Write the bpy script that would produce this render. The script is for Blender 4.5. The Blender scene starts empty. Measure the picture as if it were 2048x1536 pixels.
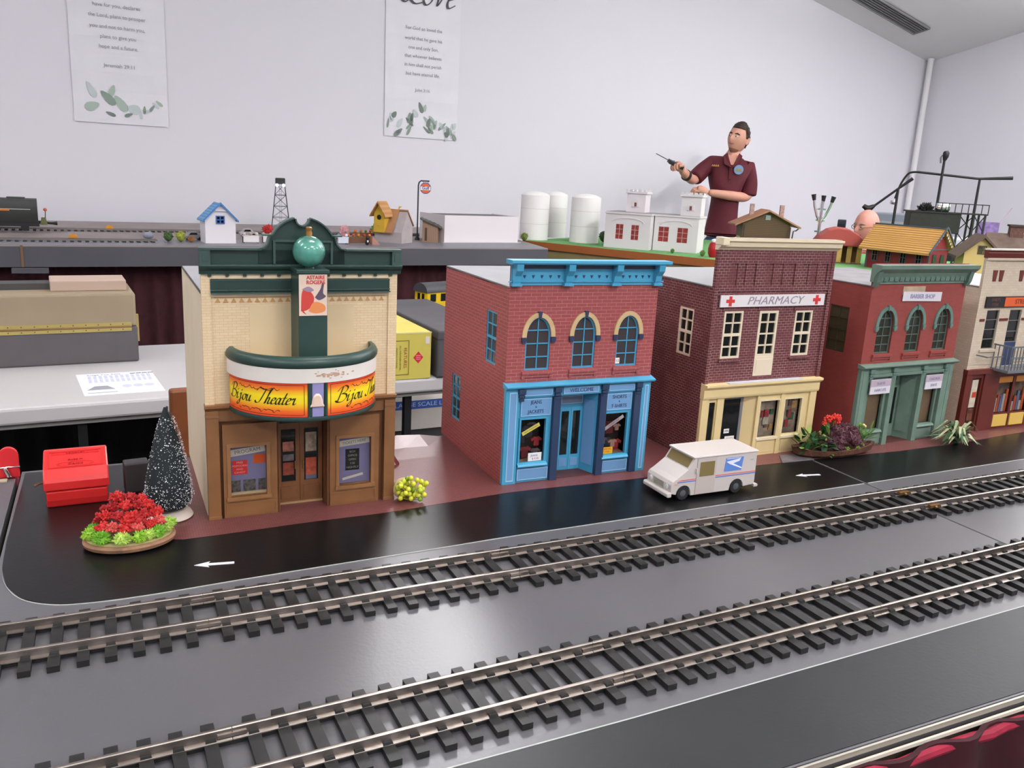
import bpy, math, random
from mathutils import Vector, Matrix
R = math.radians
random.seed(7)
scene = bpy.context.scene
col = scene.collection

# ------------------------------------------------------------------ camera
YAW, PITCH, ROLL, FPX = R(25.7), R(13.77), R(3.03), 1700.0
CAMZ = 0.402
def make_camera():
    rt = Vector((math.cos(YAW), -math.sin(YAW), 0)); fw0 = Vector((math.sin(YAW), math.cos(YAW), 0)); zz = Vector((0, 0, 1))
    fw = fw0 * math.cos(PITCH) - zz * math.sin(PITCH)
    up = fw0 * math.sin(PITCH) + zz * math.cos(PITCH)
    r2 = rt * math.cos(ROLL) + up * math.sin(ROLL)
    u2 = up * math.cos(ROLL) - rt * math.sin(ROLL)
    m = Matrix(((r2.x, u2.x, -fw.x, 0), (r2.y, u2.y, -fw.y, 0), (r2.z, u2.z, -fw.z, CAMZ), (0, 0, 0, 1)))
    cd = bpy.data.cameras.new('camera'); cd.sensor_width = 36; cd.lens = FPX / 2048 * 36; cd.clip_start = .02; cd.clip_end = 60
    co = bpy.data.objects.new('camera', cd); col.objects.link(co); co.matrix_world = m
    scene.camera = co
make_camera()
# ------------------------------------------------------------------ world, lamps, exposure
w = bpy.data.worlds.new('world'); scene.world = w; w.use_nodes = True
w.node_tree.nodes['Background'].inputs[0].default_value = (.9, .92, 1, 1)
w.node_tree.nodes['Background'].inputs[1].default_value = .25
scene.view_settings.view_transform = 'Standard'; scene.view_settings.look = 'None'
scene.view_settings.exposure = 0.17; scene.view_settings.gamma = 1.0; scene.view_settings.use_curve_mapping = False
scene.cycles.use_denoising = True
scene.cycles.max_bounces = 6; scene.cycles.diffuse_bounces = 4; scene.cycles.glossy_bounces = 3; scene.cycles.transmission_bounces = 4
def area(x, y, z, sx, sy, power, colr=(1, .985, 1.0), aim=None, spread=180):
    ld = bpy.data.lights.new('ceiling_lamp', 'AREA'); ld.shape = 'RECTANGLE'; ld.size = sx; ld.size_y = sy; ld.energy = power; ld.color = colr; ld.spread = R(spread)
    o = bpy.data.objects.new('ceiling_lamp', ld); col.objects.link(o); o.location = (x, y, z)
    if aim: o.rotation_euler = (Vector(aim) - Vector((x, y, z))).to_track_quat('-Z', 'Y').to_euler()
# ceiling troffers, each with an added upward fill lamp that brightens the ceiling
for (x, y, z, dn, up) in [(-2.8, .6, 3.0, 20, 44), (1.0, .6, 3.0, 18, 44), (4.4, .8, 2.5, 20, 56), (4.8, 3.4, 2.45, 4, 16), (6.5, 1.0, 2.3, 44, 150), (6.7, 3.5, 2.2, 6, 80), (-2.4, 3.4, 3.0, 24, 34),
                          (-2.8, -2.4, 3.0, 66, 36), (1.2, -2.4, 3.0, 70, 36), (5.0, -2.4, 2.9, 48, 40), (-1.2, -4.6, 3.0, 62, 24), (3.2, -4.6, 3.0, 62, 24)]:
    area(x, y, z, 1.25, .35, dn)
    area(x, y, z - .35, 1.25, .3, up, aim=(x, y, z + 5))
area(1.75, 4.1, 2.5, .7, .7, 13, aim=(.45, .8, 0), spread=90)          # track spotlight over the middle of the layout
area(2.8, -1.7, 3.05, .5, .5, 22, aim=(4.6, 5.9, .6), spread=75)       # track spotlight towards the back wall

# ------------------------------------------------------------------ helpers
def lin(c):
    c = c / 255.0
    return c / 12.92 if c <= .04045 else ((c + .055) / 1.055) ** 2.4
def S(t): return (lin(t[0]), lin(t[1]), lin(t[2]), 1)
MATS = {}
def _new(name):
    m = bpy.data.materials.new(name); m.use_nodes = True; MATS[name] = m
    nt = m.node_tree; return m, nt, nt.nodes['Principled BSDF']
def M(name, rgb, rough=.5, metal=0, ior=1.45, noise=None, bump=None, coat=0, emit=0, alpha=None, trans=0):
    """noise=(scale, dark factor) tints the colour, bump=(scale, strength) fine relief; object coordinates"""
    if name in MATS: return MATS[name]
    m, nt, b = _new(name); c = S(rgb)
    b.inputs['Base Color'].default_value = c; b.inputs['Roughness'].default_value = rough
    b.inputs['Metallic'].default_value = metal; b.inputs['IOR'].default_value = ior
    b.inputs['Coat Weight'].default_value = coat; b.inputs['Transmission Weight'].default_value = trans
    if emit:
        b.inputs['Emission Color'].default_value = c; b.inputs['Emission Strength'].default_value = emit
    if noise or bump: tc = nt.nodes.new('ShaderNodeTexCoord')
    if noise:
        n = nt.nodes.new('ShaderNodeTexNoise'); n.inputs['Scale'].default_value = noise[0]; n.inputs['Detail'].default_value = 5
        nt.links.new(tc.outputs['Object'], n.inputs['Vector'])
        mx = nt.nodes.new('ShaderNodeMix'); mx.data_type = 'RGBA'
        k = noise[1]; mx.inputs['A'].default_value = (c[0]*k, c[1]*k, c[2]*k, 1); mx.inputs['B'].default_value = c
        rp = nt.nodes.new('ShaderNodeMapRange'); rp.inputs[1].default_value = .35; rp.inputs[2].default_value = .62
        nt.links.new(n.outputs['Fac'], rp.inputs[0]); nt.links.new(rp.outputs[0], mx.inputs['Factor'])
        nt.links.new(mx.outputs['Result'], b.inputs['Base Color'])
    if bump:
        n2 = nt.nodes.new('ShaderNodeTexNoise'); n2.inputs['Scale'].default_value = bump[0]; n2.inputs['Detail'].default_value = 4
        nt.links.new(tc.outputs['Object'], n2.inputs['Vector'])
        bp = nt.nodes.new('ShaderNodeBump'); bp.inputs['Strength'].default_value = bump[1]; bp.inputs['Distance'].default_value = .002
        nt.links.new(n2.outputs['Fac'], bp.inputs['Height']); nt.links.new(bp.outputs[0], b.inputs['Normal'])
    return m
def brick(name, c1, c2, mortar, bw, bh, ms, rough=.6, strength=.35, worn=.0, off=.5):
    """bw, bh, ms in mm, on the box-mapped UVs (metres)"""
    if name in MATS: return MATS[name]
    m, nt, b = _new(name)
    uv = nt.nodes.new('ShaderNodeUVMap'); mp = nt.nodes.new('ShaderNodeMapping'); s = 250.0 / bh
    mp.inputs['Scale'].default_value = (s, s, s)
    t = nt.nodes.new('ShaderNodeTexBrick'); t.inputs['Scale'].default_value = 1
    t.inputs['Color1'].default_value = S(c1); t.inputs['Color2'].default_value = S(c2); t.inputs['Mortar'].default_value = S(mortar)
    t.inputs['Brick Width'].default_value = .25 * bw / bh; t.inputs['Row Height'].default_value = .25
    t.inputs['Mortar Size'].default_value = .25 * ms / bh / 2; t.inputs['Mortar Smooth'].default_value = .3; t.offset = off
    nt.links.new(uv.outputs[0], mp.inputs[0]); nt.links.new(mp.outputs[0], t.inputs[0])
    out = t.outputs['Color']
    if worn:
        tc = nt.nodes.new('ShaderNodeTexCoord')
        n = nt.nodes.new('ShaderNodeTexNoise'); n.inputs['Scale'].default_value = 45; n.inputs['Detail'].default_value = 6
        nt.links.new(tc.outputs['Object'], n.inputs['Vector'])
        rp = nt.nodes.new('ShaderNodeMapRange'); rp.inputs[1].default_value = .42; rp.inputs[2].default_value = .65; rp.inputs[3].default_value = 0; rp.inputs[4].default_value = worn
        nt.links.new(n.outputs['Fac'], rp.inputs[0])
        mx = nt.nodes.new('ShaderNodeMix'); mx.data_type = 'RGBA'
        nt.links.new(rp.outputs[0], mx.inputs['Factor']); nt.links.new(out, mx.inputs['A']); mx.inputs['B'].default_value = S(c1)
        out = mx.outputs['Result']
    nt.links.new(out, b.inputs['Base Color']); b.inputs['Roughness'].default_value = rough
    bp = nt.nodes.new('ShaderNodeBump'); bp.inputs['Strength'].default_value = strength; bp.inputs['Distance'].default_value = .0006; bp.invert = True
    nt.links.new(t.outputs['Fac'], bp.inputs['Height']); nt.links.new(bp.outputs[0], b.inputs['Normal'])
    return m
def zramp(name, stops, z0, z1, rough=.45):
    """printed bands of colour up a sheet (local z)"""
    if name in MATS: return MATS[name]
    m, nt, b = _new(name)
    tc = nt.nodes.new('ShaderNodeTexCoord'); sp = nt.nodes.new('ShaderNodeSeparateXYZ'); nt.links.new(tc.outputs['Object'], sp.inputs[0])
    mr = nt.nodes.new('ShaderNodeMapRange'); mr.inputs[1].default_value = z0; mr.inputs[2].default_value = z1
    nt.links.new(sp.outputs['Z'], mr.inputs[0]); cr = nt.nodes.new('ShaderNodeValToRGB'); nt.links.new(mr.outputs[0], cr.inputs[0])
    e = cr.color_ramp.elements
    e[0].position = stops[0][0]; e[0].color = S(stops[0][1]); e[1].position = stops[-1][0]; e[1].color = S(stops[-1][1])
    for p, c in stops[1:-1]: x = e.new(p); x.color = S(c)
    nt.links.new(cr.outputs[0], b.inputs['Base Color']); b.inputs['Roughness'].default_value = rough
    return m
def stripes(name, ca, cb, axis, pitch, rough=.6, duty=.5, bump=.4):
    """planks / shingle courses too fine to build, along a local axis (metres)"""
    if name in MATS: return MATS[name]
    m, nt, b = _new(name)
    tc = nt.nodes.new('ShaderNodeTexCoord'); sp = nt.nodes.new('ShaderNodeSeparateXYZ'); nt.links.new(tc.outputs['Object'], sp.inputs[0])
    mt = nt.nodes.new('ShaderNodeMath'); mt.operation = 'DIVIDE'; mt.inputs[1].default_value = pitch; nt.links.new(sp.outputs[axis], mt.inputs[0])
    fr = nt.nodes.new('ShaderNodeMath'); fr.operation = 'FRACT'; nt.links.new(mt.outputs[0], fr.inputs[0])
    n = nt.nodes.new('ShaderNodeTexNoise'); n.inputs['Scale'].default_value = 60; nt.links.new(tc.outputs['Object'], n.inputs['Vector'])
    gt = nt.nodes.new('ShaderNodeMath'); gt.operation = 'GREATER_THAN'; gt.inputs[1].default_value = duty; nt.links.new(fr.outputs[0], gt.inputs[0])
    ad = nt.nodes.new('ShaderNodeMath'); ad.operation = 'MULTIPLY_ADD'; ad.inputs[1].default_value = .7; nt.links.new(gt.outputs[0], ad.inputs[0])
    m2 = nt.nodes.new('ShaderNodeMath'); m2.operation = 'MULTIPLY'; m2.inputs[1].default_value = .3; nt.links.new(n.outputs['Fac'], m2.inputs[0]); nt.links.new(m2.outputs[0], ad.inputs[2])
    mx = nt.nodes.new('ShaderNodeMix'); mx.data_type = 'RGBA'; mx.inputs['A'].default_value = S(ca); mx.inputs['B'].default_value = S(cb)
    nt.links.new(ad.outputs[0], mx.inputs['Factor']); nt.links.new(mx.outputs['Result'], b.inputs['Base Color']); b.inputs['Roughness'].default_value = rough
    bp = nt.nodes.new('ShaderNodeBump'); bp.inputs['Strength'].default_value = bump; bp.inputs['Distance'].default_value = .001
    nt.links.new(fr.outputs[0], bp.inputs['Height']); nt.links.new(bp.outputs[0], b.inputs['Normal'])
    return m

class MB:
    """collects shapes (units k metres), links them as ONE mesh object"""
    def __init__(s, k=.001): s.v = []; s.f = []; s.k = k; s.T = None
    def add(s, vs, fs):
        o = len(s.v); k = s.k
        for p in vs:
            if s.T: p = s.T(p)
            s.v.append((p[0]*k, p[1]*k, p[2]*k))
        for f in fs: s.f.append([i + o for i in f])
        return s
    def box(s, x0, x1, y0, y1, z0, z1):
        return s.add([(x0,y0,z0),(x1,y0,z0),(x1,y1,z0),(x0,y1,z0),(x0,y0,z1),(x1,y0,z1),(x1,y1,z1),(x0,y1,z1)],
              [(0,3,2,1),(4,5,6,7),(0,1,5,4),(1,2,6,5),(2,3,7,6),(3,0,4,7)])
    def hexa(s, b, t): return s.add(list(b) + list(t), [(0,3,2,1),(4,5,6,7),(0,1,5,4),(1,2,6,5),(2,3,7,6),(3,0,4,7)])
    def prism(s, poly, a0, a1, axis='y'):
        n = len(poly)
        g = {'y': lambda p, a: (p[0], a, p[1]), 'z': lambda p, a: (p[0], p[1], a), 'x': lambda p, a: (a, p[0], p[1])}[axis]
        return s.add([g(p, a0) for p in poly] + [g(p, a1) for p in poly],
              [tuple(range(n)), tuple(range(2*n-1, n-1, -1))] + [(i, (i+1) % n, (i+1) % n + n, i + n)[::-1] for i in range(n)])
    def poly(s, pts): return s.add(pts, [tuple(range(len(pts)))])
    def tube(s, pts, r, n=8):
        P = [Vector(p) for p in pts]; m = len(P); rs = r if isinstance(r, (list, tuple)) else [r]*m; vs = []; fs = []
        a = None
        for i in range(m):
            d = (P[min(i+1, m-1)] - P[max(i-1, 0)]).normalized()
            if a is None:
                a = d.orthogonal().normalized()
            else:
                a = (a - d * a.dot(d)); a = a.normalized() if a.length > 1e-6 else d.orthogonal().normalized()
            b = d.cross(a)
            for j in range(n):
                t = 2*math.pi*j/n; vs.append(P[i] + (a*math.cos(t) + b*math.sin(t))*rs[i])
        for i in range(m-1):
            for j in range(n): fs.append((i*n+j, i*n+(j+1) % n, (i+1)*n+(j+1) % n, (i+1)*n+j))
        fs.append(tuple(range(n-1, -1, -1))); fs.append(tuple(range((m-1)*n, m*n)))
        return s.add([tuple(v) for v in vs], fs)
    def lathe(s, prof, n=16, c=(0,0,0), sx=1, sy=1):
        vs = []; fs = []; m = len(prof)
        for r, z in prof:
            for j in range(n):
                t = 2*math.pi*j/n; vs.append((c[0]+r*sx*math.cos(t), c[1]+r*sy*math.sin(t), c[2]+z))
        for i in range(m-1):
            for j in range(n): fs.append((i*n+j, i*n+(j+1) % n, (i+1)*n+(j+1) % n, (i+1)*n+j))
        fs.append(tuple(range(n-1, -1, -1))); fs.append(tuple(range((m-1)*n, m*n)))
        return s.add(vs, fs)
    def ball(s, c, r, nu=10, nv=6, sc=(1,1,1)):
        vs = [(c[0], c[1], c[2]-r*sc[2])]; fs = []
        for i in range(1, nv):
            a = math.pi*i/nv
            for j in range(nu):
                t = 2*math.pi*j/nu; vs.append((c[0]+r*sc[0]*math.sin(a)*math.cos(t), c[1]+r*sc[1]*math.sin(a)*math.sin(t), c[2]-r*sc[2]*math.cos(a)))
        vs.append((c[0], c[1], c[2]+r*sc[2])); L = len(vs)-1
        for j in range(nu):
            fs.append((0, 1+(j+1) % nu, 1+j)); fs.append((L, L-nu+j, L-nu+(j+1) % nu))
        for i in range(nv-2):
            for j in range(nu): fs.append((1+i*nu+j, 1+i*nu+(j+1) % nu, 1+(i+1)*nu+(j+1) % nu, 1+(i+1)*nu+j))
        return s.add(vs, fs)
    def strip(s, pts, w, axis=(1,0,0), t=0):
        """flat blade along pts with half widths w"""
        ax = Vector(axis); vs = []; n = len(pts)
        for p, h in zip(pts, w):
            p = Vector(p); vs += [tuple(p - ax*h), tuple(p + ax*h)]
        return s.add(vs, [(2*i, 2*i+1, 2*i+3, 2*i+2) for i in range(n-1)])
    def obj(s, name, mat, parent=None, smooth=False, bevel=0, kind=None, label=None, loc=None, rz=None):
        me = bpy.data.meshes.new(name); me.from_pydata(s.v, [], s.f); me.validate(); me.update()
        uvl = me.uv_layers.new(name='UVMap').data; V = me.vertices
        for p in me.polygons:
            n = p.normal; ax, ay, az = abs(n.x), abs(n.y), abs(n.z)
            for li in p.loop_indices:
                q = V[me.loops[li].vertex_index].co
                uvl[li].uv = (q.y, q.z) if ax >= ay and ax >= az else ((q.x, q.z) if ay >= az else (q.x, q.y))
        me.materials.append(mat)
        if smooth:
            me.shade_smooth(); me.set_sharp_from_angle(angle=R(42))
        o = bpy.data.objects.new(name, me); col.objects.link(o); o.parent = parent
        if bevel:
            b = o.modifiers.new('bevel', 'BEVEL'); b.width = bevel*s.k; b.segments = 2; b.limit_method = 'ANGLE'
        if kind: o['kind'] = kind
        if label: o['label'] = label
        if loc: o.location = loc
        if rz is not None: o.rotation_euler = (0, 0, R(rz))
        return o
def dup(o, parent, loc=None, rot=None, scale=None):
    c = o.copy(); col.objects.link(c); c.parent = parent
    if loc is not None: c.location = loc
    if rot is not None: c.rotation_euler = rot
    if scale is not None: c.scale = scale
    return c
def tag(o, label, cat, group=None):
    o['label'] = label; o['category'] = cat
    if group: o['group'] = group
    return o
def thing(name, label, cat, loc=(0,0,0), rz=0, group=None):
    o = bpy.data.objects.new(name, None); col.objects.link(o); o.empty_display_size = .02
    o.location = loc; o.rotation_euler = (0, 0, R(rz)); return tag(o, label, cat, group)
def struct(o): o['kind'] = 'structure'; return o
def text(body, size, mat, parent, loc, rot=(90,0,0), shear=0, ax='CENTER', sx=1, off=0, name='lettering', ext=.1):
    """size, loc in mm"""
    cu = bpy.data.curves.new('t', 'FONT'); cu.body = body; cu.size = size*.001; cu.shear = shear; cu.align_x = ax; cu.align_y = 'CENTER'
    cu.extrude = ext*.001; cu.offset = off*.001; cu.resolution_u = 3
    t = bpy.data.objects.new('t', cu); col.objects.link(t)
    me = bpy.data.meshes.new_from_object(t); bpy.data.objects.remove(t); bpy.data.curves.remove(cu)
    me.materials.clear(); me.materials.append(mat); me.name = name
    o = bpy.data.objects.new(name, me); col.objects.link(o); o.parent = parent
    o.location = [c*.001 for c in loc]; o.rotation_euler = [R(a) for a in rot]; o.scale = (sx, 1, 1); return o
def smoothpath(P, n=6):
    out = []
    for i in range(len(P)-1):
        p0, p1, p2, p3 = [Vector(P[min(max(j, 0), len(P)-1)]) for j in (i-1, i, i+1, i+2)]
        for k in range(n):
            t = k/n; out.append(.5*((2*p1)+(p2-p0)*t+(2*p0-5*p1+4*p2-p3)*t*t+(3*p1-p0-3*p2+p3)*t**3))
    out.append(Vector(P[-1])); return out
GLYPH = {
 'B': (.72, [[(.12,0),(.16,.5),(.2,1.0)], [(-.08,.72),(.08,.95),(.35,1.04),(.56,.9),(.5,.65),(.25,.53)], [(.25,.53),(.55,.48),(.65,.25),(.45,.02),(.15,0),(-.03,.12)]]),
 'i': (.31, [[(0,.33),(.07,.42),(.06,.1),(.11,0),(.25,.12)], [(.05,.58),(.1,.64),(.05,.64)]]),
 'j': (.27, [[(.0,.3),(.1,.42),(.09,-.2),(-.03,-.38),(-.14,-.27),(.08,-.02),(.27,.14)], [(.08,.58),(.14,.64),(.08,.64)]]),
 'o': (.34, [[(.2,.42),(.05,.35),(.02,.12),(.13,0),(.25,.1),(.27,.32),(.2,.42),(.34,.36)]]),
 'u': (.42, [[(0,.33),(.05,.42),(.04,.1),(.1,0),(.22,.1),(.27,.42),(.26,.08),(.32,0),(.42,.1)]]),
 'T': (.56, [[(-.16,.8),(-.02,1.0),(.35,.92),(.7,1.04)], [(.4,.95),(.3,.4),(.2,.05),(.02,0),(-.08,.14)]]),
 'h': (.36, [[(0,0),(.1,.6),(.2,.97),(.12,.92),(.04,0)], [(.04,.2),(.14,.4),(.22,.38),(.2,.08),(.26,0),(.36,.1)]]),
 'e': (.27, [[(.02,.2),(.2,.28),(.2,.4),(.08,.4),(.02,.15),(.1,0),(.27,.1)]]),
 'a': (.37, [[(.24,.36),(.12,.42),(.02,.2),(.08,0),(.18,.08),(.25,.4),(.23,.08),(.28,0),(.37,.1)]]),
 't': (.22, [[(.1,.75),(.05,.12),(.11,0),(.22,.1)], [(-.04,.42),(.2,.44)]]),
 'r': (.3, [[(0,.33),(.06,.42),(.07,.33),(.16,.42),(.16,.1),(.22,0),(.3,.1)]]),
 'L': (.5, [[(.44,.85),(.34,1.0),(.22,.85),(.2,.3),(.05,.02),(-.1,.08),(.05,.14),(.3,0),(.52,.06)]]),
 'v': (.36, [[(0,.36),(.07,.4),(.12,.02),(.26,.4),(.38,.36)]]), ' ': (.34, [])}
def script(mb, word, x, y, h, fn, nib=.1, slant=.35, squeeze=1.0):
    """calligraphic nib strokes; fn maps flat (s, t) to 3D"""
    na = (nib*math.cos(R(35)), nib*math.sin(R(35)))
    for ch in word:
        adv, strokes = GLYPH[ch]
        for st in strokes:
            P = smoothpath([(a, b, 0) for a, b in st], 5); vs = []
            for p in P:
                for sg in (-.5, .5):
                    a, b = p.x + na[0]*sg, p.y + na[1]*sg
                    vs.append(fn(x + (a + slant*b)*h*squeeze, y + b*h))
            mb.add(vs, [(2*i, 2*i+1, 2*i+3, 2*i+2) for i in range(len(P)-1)])
            vs = []
            for i, p in enumerate(P):
                d = (P[min(i+1, len(P)-1)] - P[max(i-1, 0)]); d = Vector((-d.y, d.x, 0)).normalized()*.018
                for sg in (-1, 1): vs.append(fn(x + (p.x+d.x*sg + slant*(p.y+d.y*sg))*h*squeeze, y + (p.y+d.y*sg)*h))
            mb.add(vs, [(2*i, 2*i+1, 2*i+3, 2*i+2) for i in range(len(P)-1)])
        x += adv*h*squeeze
    return x

# ------------------------------------------------------------------ materials shared
wall_m = M('wall_paint', (224, 222, 229), .75)
ceil_m = M('ceiling_paint', (236, 234, 234), .85)
black_m = M('black_plastic', (30, 30, 32), .45)
white_m = M('white_paint', (238, 236, 232), .5)
glass_dark = M('dark_glass', (26, 28, 28), .08, ior=1.5)
steel_m = M('steel', (150, 150, 155), .3, 1)
chrome_m = M('chrome', (205, 205, 210), .12, 1)

# ------------------------------------------------------------------ room
WA = R(4); WX, WY = -.33, 5.95
def wallpt(d, off=0):   # a point along the back wall
    return (WX + d*math.cos(WA) + off*math.sin(WA), WY + d*math.sin(WA) - off*math.cos(WA))
CR = wallpt(7.955)              # room corner, right
FZ = -1.0
BL = wallpt(-6.2)
RB = (CR[0] + 12.5*math.sin(WA), CR[1] - 12.5*math.cos(WA)); LB = (BL[0] + 12.5*math.sin(WA), BL[1] - 12.5*math.cos(WA))
cn = Vector((-.18, -.206, -.962)); CZ = 1.724
def cz(x, y): return CZ - (cn.x*(x-CR[0]) + cn.y*(y-CR[1]))/cn.z
TOPZ = 3.25
def slab(name, a, b, z0, z1s, mat, th=.1):
    d = Vector((b[0]-a[0], b[1]-a[1])).normalized(); n = Vector((d.y, -d.x))*th   # outward to the left of a->b is -n
    mb = MB(1)
    mb.hexa([(a[0],a[1],z0),(b[0],b[1],z0),(b[0]-n.x,b[1]-n.y,z0),(a[0]-n.x,a[1]-n.y,z0)], [(a[0],a[1],z1s[0]),(b[0],b[1],z1s[1]),(b[0]-n.x,b[1]-n.y,z1s[1]),(a[0]-n.x,a[1]-n.y,z1s[0])])
    return struct(mb.obj(name, mat))
slab('wall_back', BL, CR, FZ, (TOPZ+.1, TOPZ+.1), wall_m)
slab('wall_right', CR, RB, FZ, (TOPZ+.1, TOPZ+.1), wall_m)
slab('wall_front', RB, LB, FZ, (TOPZ+.1, TOPZ+.1), wall_m)
slab('wall_left', LB, BL, FZ, (TOPZ+.1, TOPZ+.1), wall_m)
struct(MB(1).hexa([(BL[0]-.1,LB[1]-.2,FZ-.1),(RB[0]+.3,LB[1]-.2,FZ-.1),(RB[0]+.3,CR[1]+.3,FZ-.1),(BL[0]-.1,CR[1]+.3,FZ-.1)],
    [(BL[0]-.1,LB[1]-.2,FZ),(RB[0]+.3,LB[1]-.2,FZ),(RB[0]+.3,CR[1]+.3,FZ),(BL[0]-.1,CR[1]+.3,FZ)]).obj('floor', M('carpet', (38, 38, 35), .95, noise=(18, .7), bump=(220, .5))))
def ceiling():
    kx = kb = None
    d = 0
    while cz(*wallpt(7.955 - d)) < TOPZ: d += .01
    A = wallpt(7.955 - d)
    e = 0
    while cz(CR[0] + e*math.sin(WA), CR[1] - e*math.cos(WA)) < TOPZ: e += .01
    B = (CR[0] + e*math.sin(WA), CR[1] - e*math.cos(WA))
    mb = MB(1); t = .08
    mb.prism([(0,0)]*3, 0, 0) if False else None
    lo = [(CR[0],CR[1],CZ),(A[0],A[1],TOPZ),(B[0],B[1],TOPZ)]
    mb.add(lo + [(x,y,z+t) for x,y,z in lo], [(0,1,2),(5,4,3),(0,3,4,1),(1,4,5,2),(2,5,3,0)])
    pl = [A, BL, LB, RB, B]
    mb.add([(x,y,TOPZ) for x,y in pl] + [(x,y,TOPZ+t) for x,y in pl], [(0,1,2,3,4),(9,8,7,6,5)] + [(i,(i+1)%5,(i+1)%5+5,i+5) for i in range(5)])
    struct(mb.obj('ceiling', ceil_m))
ceiling()
def room_details():
    # linear air vent in the sloped ceiling
    t = thing('ceiling_vent', 'long grey slotted air vent in the sloping ceiling', 'vent', (6.5, 6.09, cz(6.5, 6.09)))
    ex = Vector((.865, .07, 0)); ex.z = -(cn.x*ex.x + cn.y*ex.y)/cn.z; ex.normalize(); ey = cn.cross(ex).normalized()
    if ey.y < 0: ey = -ey
    def P(a, b, c): return tuple(ex*a + ey*b + cn*c)
    m = MB(1); L, Wd = .52, .085
    for a0, a1, b0, b1 in [(-L,L,-Wd,-Wd+.012),(-L,L,Wd-.012,Wd),(-L,-L+.012,-Wd,Wd),(L-.012,L,-Wd,Wd)]:
        m.hexa([P(a0,b0,.02),P(a1,b0,.02),P(a1,b1,.02),P(a0,b1,.02)], [P(a0,b0,.001),P(a1,b0,.001),P(a1,b1,.001),P(a0,b1,.001)])
    m.obj('vent_frame', M('vent_paint', (150,149,150), .6), t)
    MB(1).hexa([P(-L,-Wd,.006),P(L,-Wd,.006),P(L,Wd,.006),P(-L,Wd,.006)], [P(-L,-Wd,.001),P(L,-Wd,.001),P(L,Wd,.001),P(-L,Wd,.001)]).obj('backing', M('vent_dark', (120,119,122), .7), t)
    for i in range(5):
        b = -Wd + .03 + i*.028
        MB(1).hexa([P(-L,b,.016),P(L,b,.016),P(L,b+.016,.012),P(-L,b+.016,.012)], [P(-L,b,.013),P(L,b,.013),P(L,b+.016,.009),P(-L,b+.016,.009)]).obj('slat', M('vent_slat', (140,139,142), .6), t)
    p = (CR[0] - .06, CR[1] - .07)
    pz = cz(*p)
    tag(MB(1).lathe([(.028, FZ), (.028, pz-.02), (.034, pz-.02), (.034, pz-.002)], 14, (p[0], p[1], 0)).obj('conduit_pipe', M('pipe_white', (232,230,232), .5), None, True), 'white vertical pipe in the corner where the two walls meet', 'pipe')
room_details()
def banner(name, label, d0, d1, ztop, zbot, lines, leaves, folds):
    """paper banner hung on the back wall; x along wall in metres from wall origin"""
    x0, y0 = wallpt(d0, .0065)
    t = thing(name, label, 'banner', (x0, y0, zbot), 4, 'paper banners on the back wall')
    L = d1 - d0; H = ztop - zbot
    zs = [0] + [f for f in folds] + [H]; mb = MB(1); n = 8
    rows = []
    for i in range(len(zs)-1):
        rows.append((zs[i], 0)); rows.append(((zs[i]+zs[i+1])/2, -.0025))
    rows.append((H, 0))
    vs = []
    for z, y in rows:
        for j in range(n+1): vs.append((L*j/n, y - .0015*math.sin(j/n*3.1), z))
    k = n+1
    fr = [(i*k+j, i*k+j+1, (i+1)*k+j+1, (i+1)*k+j) for i in range(len(rows)-1) for j in range(n)]
    mb.add(vs + [(a, b+.0015, c) for a, b, c in vs], fr + [tuple(q+len(vs) for q in f[::-1]) for f in fr])
    mb.obj('sheet', M('banner_paper', (229,228,234), .6, noise=(6,.97)), t)
    ink = M('banner_ink', (150,150,158), .7)
    for s, z, sz in lines: text(s, sz*640, ink, t, (L*500, -6, z*1000), ext=.3)
    cols = [M('leaf_print_a', (170,188,176), .7), M('leaf_print_b', (138,156,144), .7), M('leaf_print_c', (194,204,204), .7), M('leaf_print_d', (120,134,126), .7)]
    for (lx, lz, a, ln, wd, c) in leaves:
        lz *= .8
        ca, sa = math.cos(R(a)), math.sin(R(a)); pts = []
        for i in range(12):
            q = 2*math.pi*i/12; u, v = ln/2*math.cos(q), wd/2*math.sin(q)*(1-.35*math.cos(q))
            pts.append((lx + u*ca - v*sa, -.0062, lz + u*sa + v*ca))
        MB(1).add(pts + [(p[0], p[1]+.0008, p[2]) for p in pts], [tuple(range(12)), tuple(range(23,11,-1))]).obj('leaf_print', cols[c], t)
    return t
rl = random.Random(3)
lv = [(.1,.12,20,.085,.05,0),(.1,.235,115,.1,.035,2),(.19,.185,135,.11,.045,1),(.215,.24,70,.07,.03,0),(.26,.15,125,.11,.05,0),(.33,.115,170,.08,.055,2),(.2,.07,160,.06,.02,3),(.3,.07,20,.05,.02,3)]
lv += [(.37+.022*i, .08+.018*i+rl.uniform(-.01,.02), rl.uniform(20,160), .05, .018, rl.choice([0,2,1])) for i in range(6)]
banner('wall_banner', 'white paper banner with the longer verse and sparse watercolour leaves, nearest the locomotive', .19, .72, 1.9, .585,
    [('have for you, declares', .674, .046), ('the Lord, plans to prosper', .615, .046), ('you and not to harm you,', .554, .046), ('plans to give you', .498, .046), ('hope and a future.', .442, .046), ('Jeremiah 29:11', .335, .046)], lv, [.19, .40, .585, .78])
lv2 = [(rl.uniform(.02,.56), 0, rl.uniform(40,140), rl.uniform(.04,.085), rl.uniform(.015,.035), rl.choice([0,1,2,3])) for i in range(38)]
lv2 = [(a, .03 + rl.random()*(.17 if abs(a-.27) > .05 else .26)*(.6 if a > .38 else 1), c, d, e, f) for a, b, c, d, e, f in lv2]
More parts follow.
